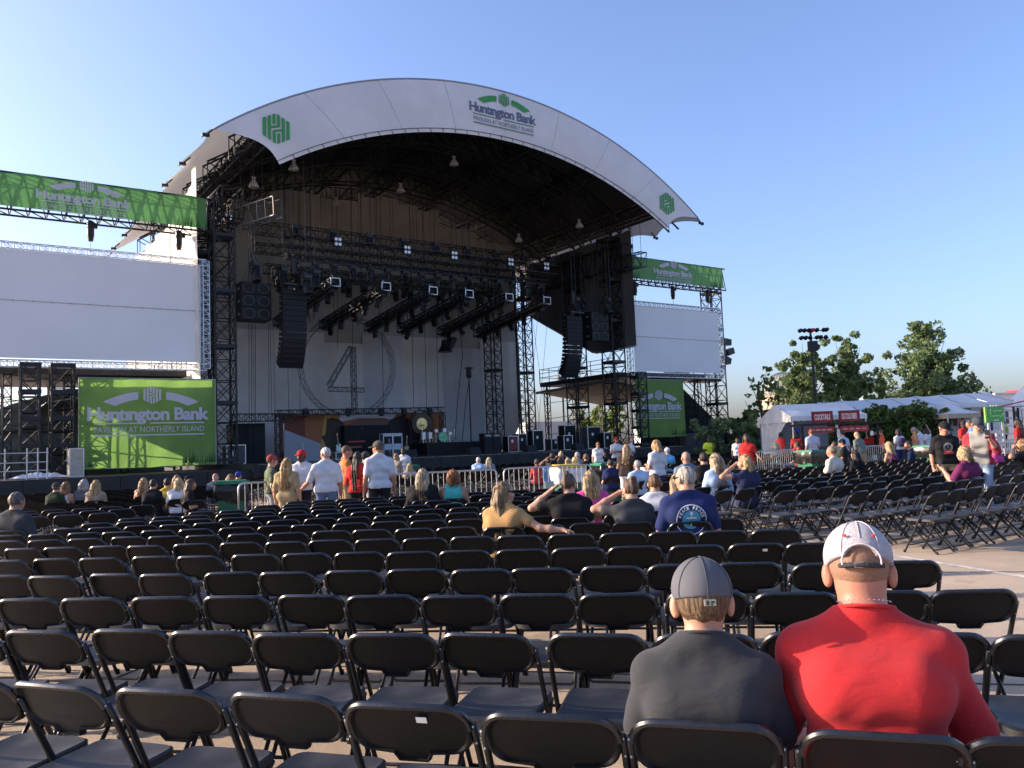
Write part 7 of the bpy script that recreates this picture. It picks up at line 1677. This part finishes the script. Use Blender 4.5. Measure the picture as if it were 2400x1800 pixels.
# ------------------------------------------------------------------ trees, hedge, shrubs
def leafmat(name, rgb, var=.35):
    m = mat(name, rgb, .55, var=var, scale=1.4, spec=.3, trans=.35, rnd=.0); return m
LM = dict(oak=leafmat('leaf_dark_green', (.15, .21, .09)), lime=leafmat('leaf_light_green', (.16, .21, .06)), hedge=leafmat('leaf_hedge', (.10, .15, .035)), young=leafmat('leaf_yellow_green', (.16, .20, .06)))
bark = mat('bark', (.09, .07, .05), .9, var=.3, scale=6, bump=.6, bscale=12)
def leaves(q, centres, radii, per, size, rs_, flat=.8):
    C = np.repeat(np.array(centres, float), per, axis=0); Rr = np.repeat(np.array(radii, float), per)
    n = len(C); d = rs_.normal(size=(n, 3)); d /= np.linalg.norm(d, axis=1)[:, None]; d[:, 2] *= flat
    P = C+d*(Rr*rs_.uniform(.45, 1.0, n)**.6)[:, None]
    a = rs_.normal(size=(n, 3)); a /= np.linalg.norm(a, axis=1)[:, None]; b = np.cross(a, rs_.normal(size=(n, 3))); b /= np.linalg.norm(b, axis=1)[:, None]
    s_ = size*rs_.uniform(.6, 1.3, n)[:, None]; a = a*s_; b = b*s_*.6
    V = np.stack([P-a, P-b*.9+a*.1, P+a, P+b*.9+a*.1], 1).reshape(-1, 3); o_ = len(q.v)
    q.v += V.tolist(); q.f += [(o_+4*i, o_+4*i+1, o_+4*i+2, o_+4*i+3) for i in range(n)]; q.mi += [0]*n
def tree(x, y, h, w, base, lm, label, seed, nclump=70, per=70, size=.26, shape='egg', group='trees beyond the tents', lean=0., top=1.):
    rs_ = np.random.RandomState(seed); o = wthing('leafy_tree', label, 'tree', (x, y, 0), group=group)
    C, Rd = [], []
    q = MB(); tr = [(x+lean*k/6*.3+.12*rs_.randn(), y, h*.85*k/6) for k in range(7)]; tr[0] = (x, y, 0); q.path(tr, .1, 7, rs=[.03*h*(1-.8*k/6)+.02 for k in range(7)])
    nl = max(6, nclump//9)
    for l in range(nl):
        f = (l+.5+rs_.uniform(-.3, .3))/nl; z = base+(h-base)*f
        if shape == 'egg': prof = math.sin(PI*min(.99, .10+.90*f)**.85)**.7
        else: prof = (1-f)**.7*.98+.06
        ang = l*2.4+rs_.uniform(-.5, .5); reach = w/2*prof*rs_.uniform(.72, 1.12); k = int(min(5, max(1, f*4.6)))
        tip = np.array([x+lean*f+reach*math.cos(ang), y+reach*math.sin(ang)*.8, min(h-.1, z+reach*.25)]); st_ = np.array(tr[k])
        q.path([tuple(st_), tuple(st_*.5+tip*.5+np.array([0, 0, .1*reach])), tuple(tip)], .03, 5, rs=[.011*h*(1-.13*k), .006*h*(1-.1*k), .012])
        for m_ in range(9):
            g_ = rs_.uniform(.25, 1.05); c = st_*(1-g_)+tip*g_+rs_.normal(size=3)*np.array([.09, .09, .075])*w*(.55+.5*g_)
            c[2] = min(c[2], h); C.append(tuple(c)); Rd.append(w*.078*rs_.uniform(.5, 1.35))
    q.build('trunk', bark, o)
    q = MB(); leaves(q, C, Rd, per, size, rs_); q.build('crown', lm, o)
    return o
tree(26.6, 76, 10.2, 5.8, 3.2, LM['oak'], 'dense dark green tree directly behind the floodlight mast', 1, 150, 72, .20, lean=.4)
tree(31.2, 77, 11.0, 6.0, 3.2, LM['oak'], 'dense dark green tree with domed crown right of the floodlight mast', 2, 155, 72, .20, lean=.3)
tree(26.3, 79, 7.4, 3.2, 2.6, LM['oak'], 'smaller dark tree at the left flank of the tree pair', 12, 60, 46, .22)
tree(35.3, 70, 10.6, 8.4, 3.4, LM['oak'], 'broad free standing tree with ragged crown behind the long marquee', 3, 165, 72, .20, 'cone', lean=.2)
tree(18.0, 60, 6.7, 3.4, 3.0, LM['young'], 'thin young tree with sparse yellow green leaves before the dome', 4, 34, 16, .17)
for i, (x_, y_, h_, w_) in enumerate(((26.0, 64, 5.6, 3.0), (28.9, 65, 5.9, 2.6), (22.6, 62, 4.6, 3.2), (18.2, 66, 3.6, 2.8), (24.2, 66, 4.8, 3.0), (31, 66, 4.6, 3))):
    tree(x_, y_, h_, w_, .8, LM['lime'], ['light green bushy tree below the floodlight mast', 'light green bushy tree between the two dark trees', 'light green low tree behind the bar tent roof', 'light green low tree right of the young tree', 'light green low tree behind the mast foot', 'light green low tree behind the marquee peak'][i], 20+i, 34, 60, .2, group='light green low trees')
for i, (x_, y_, h_, w_) in enumerate(((13.6, 49, 2.9, 3.2), (15.9, 50, 3.3, 3.4), (11.4, 48, 2.6, 3.0), (18.4, 49, 2.7, 3.0))):
    tree(x_, y_, h_, w_, .2, LM['oak'], ['dark shrub left of the bar tent', 'dark shrub behind the bar tent gable', 'dark shrub beside the pallets', 'dark shrub between bar tent and hedge'][i], 40+i, 40, 60, .13, group='dark shrubs by the bar tent')
hg = wthing('clipped_hedge', 'thick green hedge right of the beer stand', 'hedge', (20.6, 45.2, 0)); rs_ = np.random.RandomState(8)
q = MB(); C = []; Rd = []
for i in range(330):
    u = rs_.uniform(0, 1); x_ = 16.9+6.2*u; f = rs_.uniform(0, 1)**.8; top = 2.95+.16*math.sin(u*19)+.12*math.sin(u*41+1); C.append((x_, 44.1+rs_.uniform(-.7, .9)*(1.05-.3*f), .25+(top-.3)*f)); Rd.append(rs_.uniform(.18, .34))
leaves(q, C, Rd, 70, .085, rs_); q.build('foliage', LM['hedge'], hg)
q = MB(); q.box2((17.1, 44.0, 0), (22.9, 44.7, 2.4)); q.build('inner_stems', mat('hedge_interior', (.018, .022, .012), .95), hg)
# behind the stage, seen through the right wing
for i, (s, t_, h_, w_) in enumerate(((40, 34, 6.5, 6), (45, 36, 7.0, 6), (34, 30, 5.2, 4))):
    p = W(s, t_, 0); tree(p.x, p.y, h_, w_, .8, LM['lime'], ['green tree seen through the right stage wing', 'green tree farther behind the right stage wing', 'low green tree beside the white trailer behind the stage'][i], 60+i, 34, 50, .25, group='trees behind the stage')
rbox('white_trailer', (24, 26, 0), (31, 29, 4.2), lampwhite, 'white trailer parked behind the stage beyond the backdrop edge', 'trailer', None, None, (('dark_base', (24.1, 25.95, 0), (30.9, 25.99, .7), black),))
rbox('white_trailer', (38, 22, 0), (44, 25, 3.3), tentl, 'bright white trailer seen below the right wing canopy', 'trailer', None, None, (('dark_base', (38.1, 21.95, 0), (43.9, 21.99, .6), black),))
o = sthing('lift_machine', 'orange boom lift seen through the right stage wing', 'lift', (31, 14, 0))
q = MB(); q.truss((31, 14, .6), (31.5, 14, 5.0), .7, .7, 8, .09); q.build('mast', mat('orange_paint', (.50, .13, .04), .5), o); q = MB(); q.box2((30, 13.4, .3), (32.4, 14.8, 1.0)); q.build('chassis', mat('orange_paint', (.50, .13, .04), .5), o)
for a in (30.4, 32.0):
    q = MB(); q.lathe((a, 13.3, .35), [(.001, -.1), (.35, -.1), (.35, .12), (.001, .12)], 14, 'Y'); q.build('wheel', black, o)
o = sthing('lamp_post', 'slim lamp post behind the right stage wing', 'lamp post', (32.2, 30, 0)); q = MB(); q.tube((32.2, 30, 0), (32.2, 30, 9.2), .12, 8); q.box((32.2, 30, 9.3), (1.2, .4, .4)); q.box((32.2, 30, 8.4), (1.0, .3, .3)); q.build('post', black, o)
# far shore on the left
o = wthing('far_building', 'pale grey building on the horizon left of the stage', 'building', (-280, 470, 0))
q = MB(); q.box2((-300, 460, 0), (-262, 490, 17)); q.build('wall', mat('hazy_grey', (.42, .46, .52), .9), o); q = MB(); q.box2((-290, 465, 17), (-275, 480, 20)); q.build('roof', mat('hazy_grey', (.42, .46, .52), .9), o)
for o in bpy.data.objects:
    if '_org' in o: del o['_org']
    if o.parent is not None and o.name.split('.')[0] in ('rivets', 'pin', 'suspension_wire', 'printed_reeds', 'loose_strands', 'rope_light', 'lacing'): o['kind'] = 'stuff'
